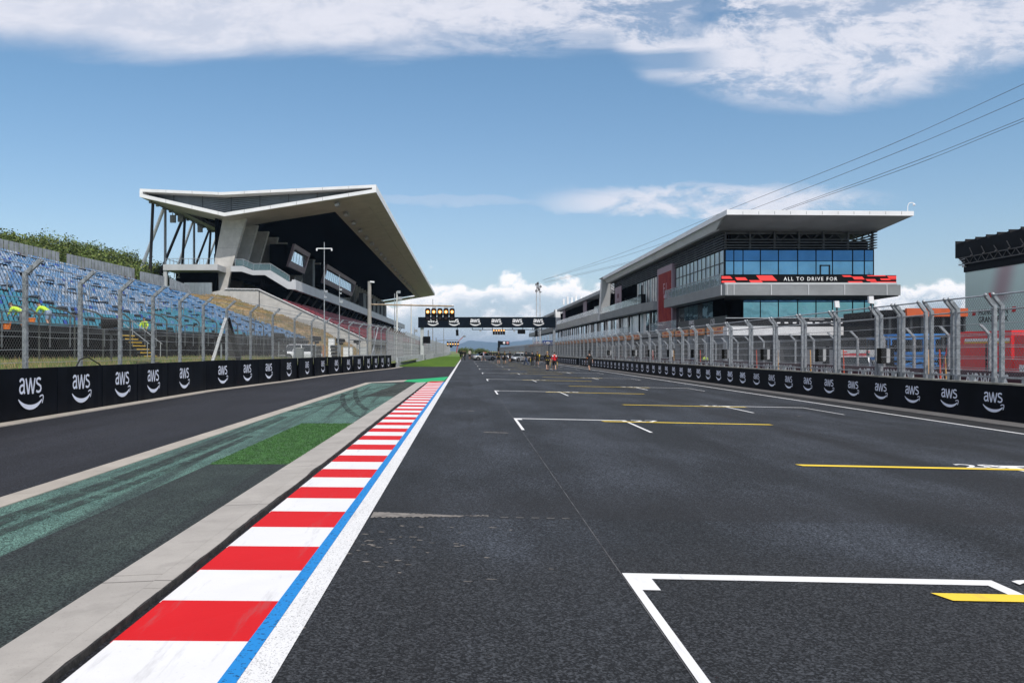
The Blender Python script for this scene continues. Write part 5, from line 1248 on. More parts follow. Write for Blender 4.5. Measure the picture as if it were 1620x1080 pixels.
# ================================================================== GANTRY AND LIGHTS
YG = 155.0
ga = thing('start_gantry', 'dark start gantry with six white logos spanning the straight', 'gantry', (3, YG, 0))
g0, g1 = P(661.5, 501.5, YG), P(866, 518, YG)
mb = MB(); mb.box(g0.x, 16.2, YG, YG + 1.3, g1.z, g0.z); mb.build('banner_beam', GANT, ga)
for px in (684.5, 718, 751.5, 785, 818.3, 851.5): m_ = MB(); logo(m_, P(px, 509.8, YG - .02), (1, 0, 0), (0, 0, 1), (0, -1, 0), 1.95, 1.75, True); m_.build('logo', LOGOW, ga)
mb = MB(); x = P(667.5, 0, YG).x; mb.box(x - .30, x + .30, YG + .3, YG + 1.0, 0, g1.z); mb.box(x - .38, x + .38, YG + .2, YG + 1.1, 0, 1.1); mb.build('post', M("gantry_post", (.48, .50, .50), .5, 0, .1, 1), ga)
mb = MB(); mb.box(15.75, 16.15, YG + .3, YG + .9, -.4, g1.z); mb.build('post', GALV, ga)
mb = MB(); zr_ = P(0, 521.3, YG).z
mb.bar(P(747, 521.3, YG + .4), P(858, 521.3, YG + .4), .12)
for px in (747, 763.5, 779, 795, 811, 827, 843, 857): mb.bar(P(px, 518, YG + .4), P(px, 521.3, YG + .4), .12)
mb.build('hanging_rail', DGREY, ga)
LAMPON = emis("lit_amber_lamp", (1.0, .34, .05), 1.2); LAMPC = emis("lamp_hot_centre", (1.0, .72, .28), 2.6); LENSD = M("unlit_lens", (.05, .012, .012), .3)
def lamp(mb, c, r, y):
    n = 14; mb.add([(c.x + r * math.cos(2 * math.pi * i / n), y, c.z + r * math.sin(2 * math.pi * i / n)) for i in range(n)], [tuple(range(n))])
def startlights(par, cx, zt, Y, pitch, bw, bh, rows, lit, name='lamp_housing'):
    for i in range(5):
        x = cx + (i - 2) * pitch; m_ = MB()
        m_.prism([(x - bw / 2, Y, zt - bh), (x + bw / 2, Y, zt - bh), (x + bw / 2, Y, zt - bw * .25), (x + bw * .3, Y, zt), (x - bw * .3, Y, zt), (x - bw / 2, Y, zt - bw * .25)], (0, .3, 0)); hs = fixn(m_.build(name, BLACK, par))
        for j in range(rows):
            z = zt - bh * (j + .62) / (rows + .15); c = Vector((x, 0, z)); r = bw * .33
            m_ = MB()
            for k in range(9):  # visor
                a = math.pi * k / 8; b = math.pi * (k + 1) / 8
                m_.add([(x + r * 1.2 * math.cos(a), Y - .25, z + r * 1.2 * math.sin(a)), (x + r * 1.2 * math.cos(b), Y - .25, z + r * 1.2 * math.sin(b)), (x + r * 1.2 * math.cos(b), Y, z + r * 1.2 * math.sin(b)), (x + r * 1.2 * math.cos(a), Y, z + r * 1.2 * math.sin(a))], [(0, 1, 2, 3)]) if k < 8 else None
            m_.build('visor', BLACK, hs)
            m_ = MB(); lamp(m_, c, r, Y - .012); m_.build('lens', LAMPON if j == lit else LENSD, hs)
            if j == lit: m_ = MB(); lamp(m_, c, r * .62, Y - .02); m_.build('lens_centre', LAMPC, hs)
cG = P(789.3, 521, YG - .1); startlights(ga, cG.x, cG.z, YG - .1, P(793.3, 0, YG).x - P(789.3, 0, YG).x, .40, .95, 3, 0)
mb = MB(); mb.box(cG.x - 1.3, cG.x + 1.3, YG + .1, YG + .25, cG.z - .12, cG.z + .03); mb.build('light_bar', BLACK, ga)
def board(nm, px0, px1, py0, py1, Y, mat, par):
    a, b = P(px0, py0, Y), P(px1, py1, Y); m_ = MB(); m_.box(a.x, b.x, Y, Y + .25, b.z, a.z); return m_.build(nm, mat, par)
board('screen', 819, 831, 521.5, 528, YG, BLACK, ga); board('screen', 669.5, 680.8, 532, 543, YG, BLACK, ga)
for px, py in ((760, 523), (813.5, 523)): board('camera', px - 1.6, px + 1.6, py - 1, py + 1.6, YG, GALV_L, ga)
for px, py0, py1 in ((723.3, 520, 531), (848.7, 521.5, 532)):
    m_ = MB(); a = P(px, py0, YG); b = P(px, py1, YG); m_.hexa([(b.x - .22, YG, b.z), (b.x + .26, YG, b.z), (b.x + .26, YG + .4, b.z), (b.x - .22, YG + .4, b.z), (a.x - .26, YG, a.z - .15), (a.x + .22, YG, a.z - .15), (a.x + .22, YG + .4, a.z - .15), (a.x - .26, YG + .4, a.z - .15)]); m_.box(a.x - .05, a.x + .05, YG + .15, YG + .25, a.z - .2, g1.z); m_.build('loudspeaker', BLACK, ga)
# first light mast
lm = thing('start_light_mast', 'tall concrete mast behind the hoardings with a long arm carrying five lit amber lamps', 'traffic light', (-10.5, 92, 0))
YL = 92.0
mb = MB(); x = P(584.5, 0, YL).x; mb.tube((x, YL, 0), (x, YL, 9.2), .25, 12, .19); mb.build('mast', M("concrete_mast", (.30, .285, .26), .8, 0, .12, 1), lm)
mb = MB(); mb.bar((x + .1, YL - .2, 9.15), (x + .55, YL - .2, 9.1), .2, .16); mb.build('camera', WHITE, lm)
mb = MB(); a, b = P(587, 481.5, YL), P(718, 484.2, YL); mb.tube(a, b, .085, 8); mb.build('arm', M("weathered_arm", (.34, .26, .18), .6, .1, .25, 2), lm)
mb = MB()
for px in (687, 706): p = P(px, 484, YL); q_ = P(px, 489, YL); mb.box(p.x - .22, p.x + .22, YL - .05, YL + .02, q_.z, p.z + .06)
mb.build('hanger', LGREY, lm)
c = P(696, 487.5, YL); startlights(lm, c.x, c.z, YL - .15, .655, .56, 1.35, 2, 0)
mb = MB(); mb.box(c.x - 1.5, c.x + 1.5, YL + .16, YL + .22, c.z - .75, c.z - .55); mb.build('back_bar', LGREY, lm)
p = P(716, 484, YL); mb = MB(); mb.ball(p + Vector((0, -.1, .05)), .11); mb.build('arm_camera', WHITE, lm)
# second light mast, farther
lm2 = thing('start_light_mast', 'farther and smaller mast with five lit amber lamps, seen under the gantry', 'traffic light', (-7, 218, 0))
Y2 = 218; mb = MB(); mb.tube(P(690, 538.5, Y2), P(725, 537.8, Y2), .09, 6); mb.tube((P(690, 0, Y2).x, Y2, 0), P(690, 534, Y2), .12, 8, .1); mb.build('mast', GALV, lm2)
c = P(716.5, 540.2, Y2); startlights(lm2, c.x, c.z, Y2 - .1, .655, .5, 1.15, 1, 0)
board('screen', 711.5, 715.5, 546, 549.5, Y2, BLACK, lm2)
pk = thing('boom_lift', 'small boom with a pale cage reaching up behind the second light mast', 'boom lift', P(725, 540, 260))
m_ = MB(); m_.tube(P(725, 540, 260), P(733, 532.5, 260), .14, 6); m_.tube(P(725, 540, 260), P(722, 558, 260), .2, 6); m_.build('boom', M("faded_red_boom", (.45, .14, .14), .5), pk)
m_ = MB(); c = P(734.5, 531, 260); m_.box(c.x - .4, c.x + .4, 259.6, 260.4, c.z - .4, c.z + .1); m_.build('cage', GALV, pk)
# lattice tower
tw = thing('lattice_mast', 'slender lattice mast with a dark antenna cluster rising behind the right end of the gantry', 'mast', (17, 200, 0))
mb = MB(); cx = P(851.5, 0, 200).x; hw = .5
zt = P(0, 449, 200).z
for sx__, sy in ((-1, -1), (1, -1), (1, 1), (-1, 1)): mb.bar((cx + sx__ * hw, 200 + sy * hw, -.3), (cx + sx__ * hw * .8, 200 + sy * hw * .8, zt), .09)
z = 0; k = 0
while z < zt - 1:
    s_ = 1 if k % 2 else -1
    mb.bar((cx - s_ * hw * .9, 200 - hw, z), (cx + s_ * hw * .9, 200 - hw, z + .85), .05); mb.bar((cx - hw, 200 - s_ * hw, z), (cx - hw, 200 + s_ * hw, z + .85), .05); mb.bar((cx - hw, 200 - hw, z), (cx + hw, 200 - hw, z), .05)
    z += .85; k += 1
mb.build('lattice', M("pale_lattice", (.52, .52, .54), .5), tw)
mb = MB(); q = random.Random(2)
for i in range(9): zz_ = zt - 1.9 + i * .25; mb.ball((cx + q.uniform(-.5, .5), 200, zz_), q.uniform(.16, .32), .2, q.uniform(.2, .4), 6, 5)
mb.tube((cx, 200, zt), (cx, 200, zt + .6), .05, 6); mb.build('antenna_cluster', M("antenna_dark", (.035, .03, .03), .6), tw)
# pole masts with crosspiece and others on the left
def mast(name, label, px, pyt, Y, r, cross=None, zb_=.5, mat=GALV_L, extras=(), band=False):
    p = P(px, pyt, Y); t = thing(name, label, 'mast', (p.x, Y, zb_)); m_ = MB(); m_.tube((p.x, Y, zb_), (p.x, Y, p.z), r, 8, r * .55); m_.build('pole', mat, t)
    if cross: m_ = MB(); c = P(px, cross, Y); m_.bar(c - Vector((.62 * Y / 70, 0, 0)), c + Vector((.62 * Y / 70, 0, 0)), .07); m_.box(c.x - .66 * Y / 70, c.x - .56 * Y / 70, Y - .06, Y + .06, c.z - .2, c.z); m_.box(c.x + .56 * Y / 70, c.x + .66 * Y / 70, Y - .06, Y + .06, c.z - .2, c.z); m_.build('crosspiece', WHITE, t)
    if band: m_ = MB(); m_.tube((p.x, Y, 1.0), (p.x, Y, 2.2), r * 1.5, 8); m_.build('orange_base', M("orange_tape", (.7, .22, .04), .6), t)
    for (ex, ey, s_) in extras: e = P(ex, ey, Y); m_ = MB(); m_.box(e.x - s_, e.x + s_, Y - s_, Y + s_, e.z - s_ * .8, e.z + s_ * .8); m_.bar((p.x, Y, e.z), e, .05); m_.build('fitting', GALV_L, t)
mast('sensor_mast', 'tall thin mast with a white crosspiece in front of the red seats', 513, 383, 72, .055, 393, extras=((516, 461, .12), (515, 470, .1)), band=True)
mast('sensor_mast', 'shorter thin mast to the right of the crosspiece mast', 537, 434, 78, .045, None, extras=((539.5, 458, .1), (540, 477, .16), (539, 464, .08)))
mast('camera_pole', 'pale pole with two cameras right of the concrete mast', 628, 461, 112, .17, None, extras=((631, 462, .2), (633, 472, .25)), mat=M("pale_pole", (.60, .60, .58), .6))
mast('thin_pole', 'thin grey pole just left of the camera pole', 624.3, 464, 112, .08)
mast('lamp_pole', 'pale pole between the camera pole and the gantry', 650.5, 480, 150, .15, mat=M("pale_pole", (.60, .60, .58), .6))
mast('lamp_pole', 'short grey pole with a side bracket left of the gantry post', 655.5, 518, 160, .1, extras=((658, 523, .3),))
mast('lamp_pole', 'short dark pole showing above the black screen on the gantry post', 677.8, 522, 190, .25, mat=GALV)
mast('lamp_pole', 'pale thin pole seen through the gantry near its first logo', 684.7, 473, 260, .16)
mast('lamp_pole', 'pale thin pole standing under the second logo of the gantry', 702, 519, 280, .15)
for i, (px, py, Y, s_) in enumerate([(176, 511, 34, .40), (350, 533, 45, .33), (441, 532, 60, .38), (499.5, 536, 66, .38), (538.5, 539, 74, .36), (565, 540, 82, .30)]):
    p = P(px, py, Y); t = thing('horn_loudspeaker', f"black loudspeaker on a thin pole behind the left fence, {ordn(i)} from the left", 'loudspeaker', (p.x, Y, .8), 'loudspeakers behind the left fence')
    m_ = MB(); m_.tube((p.x, Y, .8), (p.x, Y, p.z), .05, 6); m_.build('pole', GALV if i else DGREY, t)
    m_ = MB(); m_.tube(p + Vector((-s_ * .9, -.1, .0)), p + Vector((s_ * .9, .25, .02)), s_ * .62, 10, s_ * .42); m_.box(p.x - s_ * .2, p.x + s_ * .6, Y - .1, Y + .2, p.z - s_ * .95, p.z - s_ * .5); m_.build('horn', BLACK, t)
# far track light sign
sg = thing('signal_board', 'small black signal board with two round discs on a post beyond the cars', 'sign', (14.9, 400, -.3))
m_ = MB(); p = P(789.5, 539, 395); m_.box(p.x - .55, p.x + .55, 395, 395.5, -.3, p.z); m_.build('post', BLACK, sg)
a, b = P(789, 539.5, 394.5), P(806, 545.5, 394.5); m_ = MB(); m_.box(a.x, b.x, 394.5, 395, b.z, a.z); m_.build('board', BLACK, sg)
for px, mt, c_ in ((797.5, LOGOW, None), (803, M("pink_disc", (.75, .30, .30), .5), None)): m_ = MB(); c = P(px, 545 - 3, 394.4); lamp(m_, c, .55, 394.4); m_.build('disc', mt, sg)
bs = thing('blue_sign', 'blue sign with a white oval emblem above the pit wall fence', 'sign', P(866, 542, 172))
a, b = P(858.5, 538.6, 172), P(874.8, 546.2, 172); m_ = MB(); m_.box(a.x, b.x, 172, 172.12, b.z, a.z); m_.build('panel', M("sign_blue", (.008, .035, .19), .5), bs)
m_ = MB(); c = P(866.5, 542.3, 171.98); n = 18; m_.add([(c.x + .42 * math.cos(6.283 * i / n), 171.98, c.z + .27 * math.sin(6.283 * i / n)) for i in range(n)], [tuple(range(n))]); m_.box(P(860.8, 0, 172).x, P(861.6, 0, 172).x, 171.97, 171.98, c.z - .05, c.z + .25); m_.build('emblem', LOGOW, bs)
m_ = MB(); m_.tube((a.x + .2, 172.1, -.3), (a.x + .2, 172.1, a.z), .05); m_.tube((b.x - .2, 172.1, -.3), (b.x - .2, 172.1, a.z), .05); m_.build('post', BLACK, bs)
# power lines
def wire(pts, lab):
    q4 = [P(*a) for a in pts]; out = []
    for i in range(len(q4) - 1):
        p0 = q4[max(0, i - 1)]; p1 = q4[i]; p2 = q4[i + 1]; p3 = q4[min(len(q4) - 1, i + 2)]
        for k in range(8):
            t = k / 8; out.append(.5 * ((2 * p1) + (p2 - p0) * t + (2 * p0 - 5 * p1 + 4 * p2 - p3) * t * t + (3 * p1 - p0 - 3 * p2 + p3) * t ** 3))
    out.append(q4[-1]); m_ = MB()
    for a, b in zip(out, out[1:]): rr = .024 if a.y < 90 else .032; m_.tube(a, b, rr, 5, cap=False)
    m_.build('power_line', M("cable_grey", (.10, .105, .12), .6), None, label=lab, cat='power line', group='power lines over the pit building')
wire([(2400, -225, 42), (1620, 133, 74), (1390, 237, 100), (1160, 329, 145), (985, 400, 210), (860, 442.5, 279)], 'highest of the four power lines crossing the sky at the right')
wire([(2400, -190, 42), (1620, 156, 74), (1400, 249, 100), (1190, 331, 145), (1010, 398, 210), (858, 443.5, 279)], 'second highest of the four power lines at the right')
wire([(2400, -130, 42), (1620, 187, 74), (1430, 262, 100), (1240, 331, 140), (1030, 405, 210), (860, 446, 279)], 'third highest of the four power lines, upper wire of the close pair')
wire([(2400, -120, 42), (1620, 191.5, 74), (1430, 267, 100), (1232, 336, 140), (1030, 407, 210), (862, 447.5, 279)], 'lowest of the four power lines, lower wire of the close pair')
# ================================================================== PEOPLE
SKIN = M("skin", (.45, .26, .18), .55, 0, .08, 8); SKIN2 = M("skin_tanned", (.33, .18, .115), .55, 0, .08, 8)
CL = {k: M("cloth_" + k, c, .85, 0, .15, 12) for k, c in dict(black=(.010, .010, .011), red=(.62, .012, .02), white=(.70, .70, .70), cream=(.55, .50, .42), lilac=(.45, .44, .55), grey=(.13, .13, .14), darkgrey=(.035, .035, .038), jeans=(.035, .06, .13), paleblue=(.25, .33, .45), hivis=(.52, .75, .04), hair_dark=(.015, .011, .009), hair_blond=(.40, .26, .11), hair_brown=(.09, .05, .03), shoe_dark=(.012, .012, .013), shoe_white=(.5, .5, .5), orange=(.75, .18, .02), yellow=(.65, .45, .03)).items()}
def person(label, loc, rz=0.0, pose='stand', h=1.78, top='black', legs='black', long_legs=False, long_sleeves=False, hair='hair_dark', shoe='shoe_dark', skin=SKIN, group='crew on the track', accents=(), seed=0):
    q = random.Random(seed); k = h / 1.78; J = {}
    st = {'stand': 0, 'walk': .30, 'walk2': -.26, 'bend': 0, 'crouch': 0, 'look': 0}[pose]; arm = {'stand': .04, 'walk': -.16, 'walk2': .14, 'bend': .1, 'look': .25, 'crouch': .2}[pose]
    lean = {'bend': 1.15, 'crouch': .75, 'look': .22}.get(pose, .03)
    def tl(x, y, z):  # torso point rotated forward about the pelvis
        zz_ = z - .95; return Vector((x, y * math.cos(lean) + zz_ * math.sin(lean), .95 + zz_ * math.cos(lean) - y * math.sin(lean)))
    J['pel'] = Vector((0, 0, .95)); J['wai'] = tl(0, 0, 1.10); J['che'] = tl(0, .0, 1.30); J['upc'] = tl(0, 0, 1.43); J['nek'] = tl(0, .0, 1.52)
    hl = lean * .6
    nb = J['nek']; hd = Vector((0, math.sin(hl), math.cos(hl)))
    J['hd1'] = nb + hd * .075 + Vector((0, .012, 0)); J['hd2'] = nb + hd * .165 + Vector((0, .018, 0)); J['hd3'] = nb + hd * .235 + Vector((0, .0, 0))
    rad = {'pel': (.155, .105), 'wai': (.135, .095), 'che': (.165, .11), 'upc': (.15, .095), 'nek': (.056, .056), 'hd1': (.068, .078), 'hd2': (.078, .095), 'hd3': (.062, .072)}
    E = [('pel', 'wai', 'top'), ('wai', 'che', 'top'), ('che', 'upc', 'top'), ('upc', 'nek', 'neck'), ('nek', 'hd1', 'head'), ('hd1', 'hd2', 'head'), ('hd2', 'hd3', 'head')]
    for s_, n in ((-1, 'l'), (1, 'r')):
        sw = arm * s_; J['sh' + n] = tl(s_ * .185, 0, 1.435)
        if pose in ('bend', 'crouch', 'look'):
            J['el' + n] = J['sh' + n] + Vector((s_ * .06, .10, -.24)); J['wr' + n] = J['el' + n] + Vector((-s_ * .03, .16, -.17)); fd = Vector((0, .6, -.8)).normalized()
        else:
            J['el' + n] = J['sh' + n] + Vector((s_ * .055, sw * .6 - .02, -.285)); J['wr' + n] = J['el' + n] + Vector((s_ * .015, sw + .05, -.245)); fd = Vector((0, .25, -.97)).normalized()
        J['pa' + n] = J['wr' + n] + fd * .075
        rad.update({'sh' + n: (.062, .062), 'el' + n: (.042, .042), 'wr' + n: (.028, .024), 'pa' + n: (.036, .020)})
        E += [('upc', 'sh' + n, 'top'), ('sh' + n, 'el' + n, 'top'), ('el' + n, 'wr' + n, 'fore'), ('wr' + n, 'pa' + n, 'hand')]
        side = Vector((0, 1, 0)) if pose not in ('bend', 'crouch') else Vector((s_, 0, 0))
        for fi, (o, L) in enumerate(((-.030, .062), (-.010, .078), (.011, .074), (.030, .058))):
            a = f'f{fi}{n}'; b = f'g{fi}{n}'; J[a] = J['pa' + n] + side * o + fd * (L * .5 + .02); J[b] = J[a] + (fd + Vector((-s_ * .35, 0, 0))).normalized() * L * .5
            rad[a] = (.0095, .0095); rad[b] = (.008, .008); E += [('pa' + n, a, 'hand'), (a, b, 'hand')]
        a = 'th' + n; J[a] = J['wr' + n] + fd * .045 + side * .045 + Vector((-s_ * .01, 0, 0)); J['ti' + n] = J[a] + (fd * .8 + side * .4).normalized() * .04; rad[a] = (.012, .012); rad['ti' + n] = (.009, .009); E += [('wr' + n, a, 'hand'), (a, 'ti' + n, 'hand')]
        stp = st * s_
        hx = s_ * .092; J['hp' + n] = Vector((hx, 0, .90))
        if pose == 'crouch': J['kn' + n] = Vector((s_ * .16, .30, .58)); J['an' + n] = Vector((s_ * .15, -.02, .10))
        elif pose == 'bend': J['kn' + n] = Vector((s_ * .10, .07, .50)); J['an' + n] = Vector((s_ * .11, -.04 + .10 * s_, .09))
        else:
            J['kn' + n] = Vector((s_ * .10, stp * .55 + (.05 if stp else .01), .49)); lift = .05 if stp < 0 else 0; J['an' + n] = Vector((s_ * .105, stp * 1.05 - (.05 if stp < 0 else 0), .09 + lift))
        f0 = J['an' + n]; J['to' + n] = f0 + Vector((s_ * .02, .155, -.055)); J['he' + n] = f0 + Vector((0, -.045, -.045))
        rad.update({'hp' + n: (.092, .10), 'kn' + n: (.058, .060), 'an' + n: (.040, .042), 'to' + n: (.038, .028), 'he' + n: (.034, .034)})
        E += [('pel', 'hp' + n, 'hip'), ('hp' + n, 'kn' + n, 'thigh'), ('kn' + n, 'an' + n, 'calf'), ('an' + n, 'to' + n, 'foot'), ('an' + n, 'he' + n, 'foot')]
    names = list(J); idx = {n: i for i, n in enumerate(names)}
    bm = bmesh.new(); lay = bm.verts.layers.skin.verify(); vv = []
    for n in names:
        v_ = bm.verts.new(J[n] * k); v_[lay].radius = (rad[n][0] * k, rad[n][1] * k); v_[lay].use_root = (n == 'pel'); vv.append(v_)
    for a, b, _ in E: bm.edges.new((vv[idx[a]], vv[idx[b]]))
    me = bpy.data.meshes.new('skeleton'); bm.to_mesh(me); bm.free(); ob = bpy.data.objects.new('skeleton', me); COL.objects.link(ob)
    m1 = ob.modifiers.new('s', 'SKIN'); m1.use_smooth_shade = True; m2_ = ob.modifiers.new('u', 'SUBSURF'); m2_.levels = 1; m2_.render_levels = 1
    dg = bpy.context.evaluated_depsgraph_get(); bmesh_ = bpy.data.meshes.new_from_object(ob.evaluated_get(dg)); bpy.data.objects.remove(ob)
    root = thing('person', label, 'person', loc, group, rz)
    # colour regions by nearest bone
    segs = [(J[a] * k, J[b] * k, c) for a, b, c in E]
    V = [v_.co.copy() for v_ in bmesh_.vertices]; N = [v_.normal.copy() for v_ in bmesh_.vertices]
    def near(p):
        best = (9, '', 0)
        for a, b, c in segs:
            d = b - a; t = max(0, min(1, (p - a).dot(d) / d.length_squared)); e = (p - (a + d * t)).length / (1 if c in ('hand', 'fore', 'foot') else 1.25)
            if e < best[0]: best = (e, c, t)
        return best
    reg = []
    for p_ in bmesh_.polygons:
        c = sum((V[i] for i in p_.vertices), Vector()) / len(p_.vertices); _, r_, t = near(c)
        if r_ == 'thigh' and not long_legs and t > .80: r_ = 'calf'
        if r_ == 'neck' and t < .35: r_ = 'top'
        reg.append(r_)
    bmesh_.materials.clear(); bmesh_.materials.append(skin)
    for p_ in bmesh_.polygons: p_.use_smooth = True; p_.material_index = 0
    body = bpy.data.objects.new('body', bmesh_); COL.objects.link(body); body.parent = root
    def shell(nm, regs, mat, off):
        fs = [p_.vertices[:] for p_, r_ in zip(bmesh_.polygons, reg) if r_ in regs]
        if not fs: return
        used = sorted({i for f in fs for i in f}); mp = {i: j for j, i in enumerate(used)}
        me = bpy.data.meshes.new(nm); me.from_pydata([V[i] + N[i] * off for i in used], [], [[mp[i] for i in f] for f in fs]); me.materials.append(mat); me.polygons.foreach_set('use_smooth', [True] * len(fs)); me.update()
        o = bpy.data.objects.new(nm, me); COL.objects.link(o); o.parent = body
    shell('shirt', ('top', 'fore') if long_sleeves else ('top',), CL[top], .014)
    shell('trousers' if long_legs else 'shorts', ('hip', 'thigh', 'calf') if long_legs else ('hip', 'thigh'), CL[legs], .016)
    shell('shoes', ('foot',), CL[shoe], .010)
    # hair cap, face
    c = J['hd2'] * k; mb = MB(); fwd = Vector((0, math.cos(hl), -math.sin(hl)))
    up = hd
    def hp(x, y, z): return tuple(c + Vector((x, 0, 0)) * k + fwd * y * k + up * z * k)
    vs = []; fs = []; n_, m_ = 10, 5
    for j in range(m_ + 1):
        t = j / m_ * (math.pi * .60)
        for i in range(n_):
            a = 2 * math.pi * i / n_; f_ = max(0, math.sin(a)); tt = t * (1 - .42 * f_); vs.append(hp(.092 * math.sin(tt) * math.cos(a), -.012 + .108 * math.sin(tt) * math.sin(a), .01 + .105 * math.cos(tt)))
    for j in range(m_):
        for i in range(n_): fs.append((j * n_ + i, j * n_ + (i + 1) % n_, (j + 1) * n_ + (i + 1) % n_, (j + 1) * n_ + i))
    mb.add(vs, fs); h_ = MB(); h_.v = mb.v; h_.f = mb.f; h_.m = mb.m
    def local(m__, nm, mat):
        me = bpy.data.meshes.new(nm); me.from_pydata(m__.v, [], m__.f); me.materials.append(mat); me.polygons.foreach_set('use_smooth', [True] * len(me.polygons)); me.update()
        o = bpy.data.objects.new(nm, me); COL.objects.link(o); o.parent = body; return o
    local(h_, 'hair', CL[hair])
    f_ = MB(); e1 = c + fwd * .098 * k + up * -.012
    f_.add([e1 + Vector((-.014, 0, -.03)), e1 + Vector((.014, 0, -.03)), e1 + Vector((0, 0, .02)), e1 + fwd * .022 + Vector((0, 0, -.028))], [(0, 3, 2), (3, 1, 2), (0, 1, 3)])
    for s_ in (-1, 1): f_.ball(c + Vector((s_ * .084, 0, 0)) * k, .012, .022, .032, 5, 4)
    local(f_, 'face', skin)
    f_ = MB()
    for s_ in (-1, 1): p = c + Vector((s_ * .032, 0, 0)) + fwd * .088 + up * .012; f_.ball(p, .012, .008, .007, 6, 4)
    p = c + fwd * .090 - up * .052; f_.box(p.x - .022, p.x + .022, p.y - .004, p.y + .006, p.z - .004, p.z + .004); local(f_, 'eyes_and_mouth', CL['hair_dark'])
    for nm, col, verts in accents:
        f_ = MB()
        for bx in verts: f_.box(*[b_ * k for b_ in bx])
        local(f_, nm, CL[col])
    return root
def at(px, Y, z=None):
    x = (px - VX) * Y / F; return (x, Y, zr(x) if z is None else z)
VEST = [('back_print', 'yellow', [(-.10, .10, -.125, -.118, 1.33, 1.37)])]
BAG = [('waist_bag', 'yellow', [(-.17, -.09, -.15, -.12, .98, 1.04), (.03, .12, -.155, -.12, .96, 1.01)])]
person('blond person in black shirt and shorts walking away, beside the one in the red shirt', at(866, 81), .05, 'walk', 1.82, hair='hair_blond', accents=VEST + BAG + [('armband', 'orange', [(.19, .26, -.05, .05, 1.22, 1.30)]), ('hanging_strap', 'yellow', [(.24, .27, -.02, .02, .25, .85)])], seed=1)
person('person in red and white shirt with black shorts walking away down the track', at(877, 81.5), -.05, 'walk2', 1.78, top='red', shoe='shoe_white', accents=[('white_shoulders', 'white', [(-.215, -.10, -.128, .09, 1.30, 1.47), (.10, .215, -.128, .09, 1.30, 1.47)]), ('hanging_strap', 'yellow', [(.28, .305, -.02, .02, .25, .85)])], seed=2)
person('person all in black walking alone close to the right hand pit wall', at(932.5, 82), .15, 'walk', 1.82, accents=[('armband', 'orange', [(-.27, -.19, -.05, .05, 1.20, 1.28)])], seed=3)
person('person in black shirt and shorts with a yellow strap, walking just left of the pair', at(850, 108), 0, 'walk2', 1.85, hair='hair_brown', skin=SKIN2, accents=VEST + [('yellow_pack', 'yellow', [(.19, .33, -.12, .05, 1.0, 1.42), (.24, .28, -.02, .02, .55, 1.0)])], seed=4)
person('person in black with long dark trousers standing by the wing of the right hand car', at(842, 110), .2, 'stand', 1.82, long_legs=True, long_sleeves=False, accents=[('strap', 'yellow', [(-.24, -.20, -.02, .02, .4, .9)])], seed=5)
person('person in black shirt and blue jeans stepping left beside the right hand car', at(832.5, 115), 1.1, 'walk', 1.8, legs='jeans', long_legs=True, skin=SKIN2, accents=BAG, seed=6)
person('person in black shorts and yellow lettered shirt directly right of the coupe', at(788.8, 117), 0, 'stand', 1.88, accents=VEST + BAG, seed=7)
person('person in black shorts and shirt with legs apart between the two silver cars', at(798.5, 117), 0, 'walk2', 1.8, hair='hair_brown', skin=SKIN2, accents=VEST, seed=8)
person('person in black between the two silver cars, farther and smaller than the pair in shorts', at(806.6, 145), .3, 'stand', 1.85, seed=9)
person('person in pale lilac shirt stepping in front of the left hand silver car', at(765, 148), 1.9, 'walk', 1.75, top='lilac', legs='grey', seed=10, shoe='shoe_white')
person('person in cream shirt and black shorts standing alone left of the silver cars', at(743, 175), .1, 'stand', 2.0, top='cream', skin=SKIN2, seed=11)
for i, (px, Y, ps, rz, lab) in enumerate([(729, 160, 'stand', .4, 'leftmost person in black of the group standing on the white edge line'), (732.5, 163, 'walk', 1.2, 'middle person in black of the group on the white edge line'), (735.5, 158, 'walk2', -.5, 'rightmost person in black of the group on the white edge line, mid-stride')]):
    person(lab, at(px, Y), rz, ps, 1.85, long_legs=i > 0, hair='hair_brown' if i < 2 else 'hair_dark', seed=20 + i)
for i, (px, Y, lab) in enumerate([(774.5, 185, 'left person of the dark pair behind the bonnet of the left hand car'), (777.5, 187, 'right person of the dark pair behind the bonnet of the left hand car'), (781.5, 175, 'person in black behind the front wing of the left hand car'), (784.8, 190, 'person in dark clothes half hidden behind the yellow lettered shirt'), (816, 190, 'dark haired person seen over the roof of the saloon'), (822.5, 184, 'person in pale red top seen over the roof of the right hand car'), (827, 178, 'person in white top behind the right hand car')]):
    person(lab, at(px, Y), .3 * i, 'stand', 1.85, top='black' if i < 5 else ('red' if i == 5 else 'white'), long_legs=True, seed=30 + i)
# workers cleaning the blue stand
bk = []
def vest(): return [('reflective_band', 'white', [(-.18, .18, -.13, -.12, 1.18, 1.22)])]
zst = lambda Y, d: sz(Y, d)
Yw = 38.5; dw = -.2
person('worker in yellow vest and grey shorts bending over the seats, farthest left', (sx(39.4, .3), 39.4, zst(39.4, 0) - .1), 1.45, 'bend', 1.78, top='hivis', legs='grey', hair='hair_brown', group='workers cleaning the blue stand', seed=41)
person('worker in yellow vest and pale shorts bending over the seats, second from left', (sx(42.6, .5), 42.6, zst(42.6, 0) + .1), 1.35, 'bend', 1.74, top='hivis', legs='paleblue', group='workers cleaning the blue stand', seed=42)
person('worker in yellow vest and dark trousers standing above the yellow edged steps', (-20.86, 55.3, 2.15), 3.3, 'look', 1.74, top='hivis', legs='black', long_legs=True, group='workers cleaning the blue stand', accents=[('cloth', 'paleblue', [(-.1, .1, .42, .5, .98, 1.06)])], seed=43)
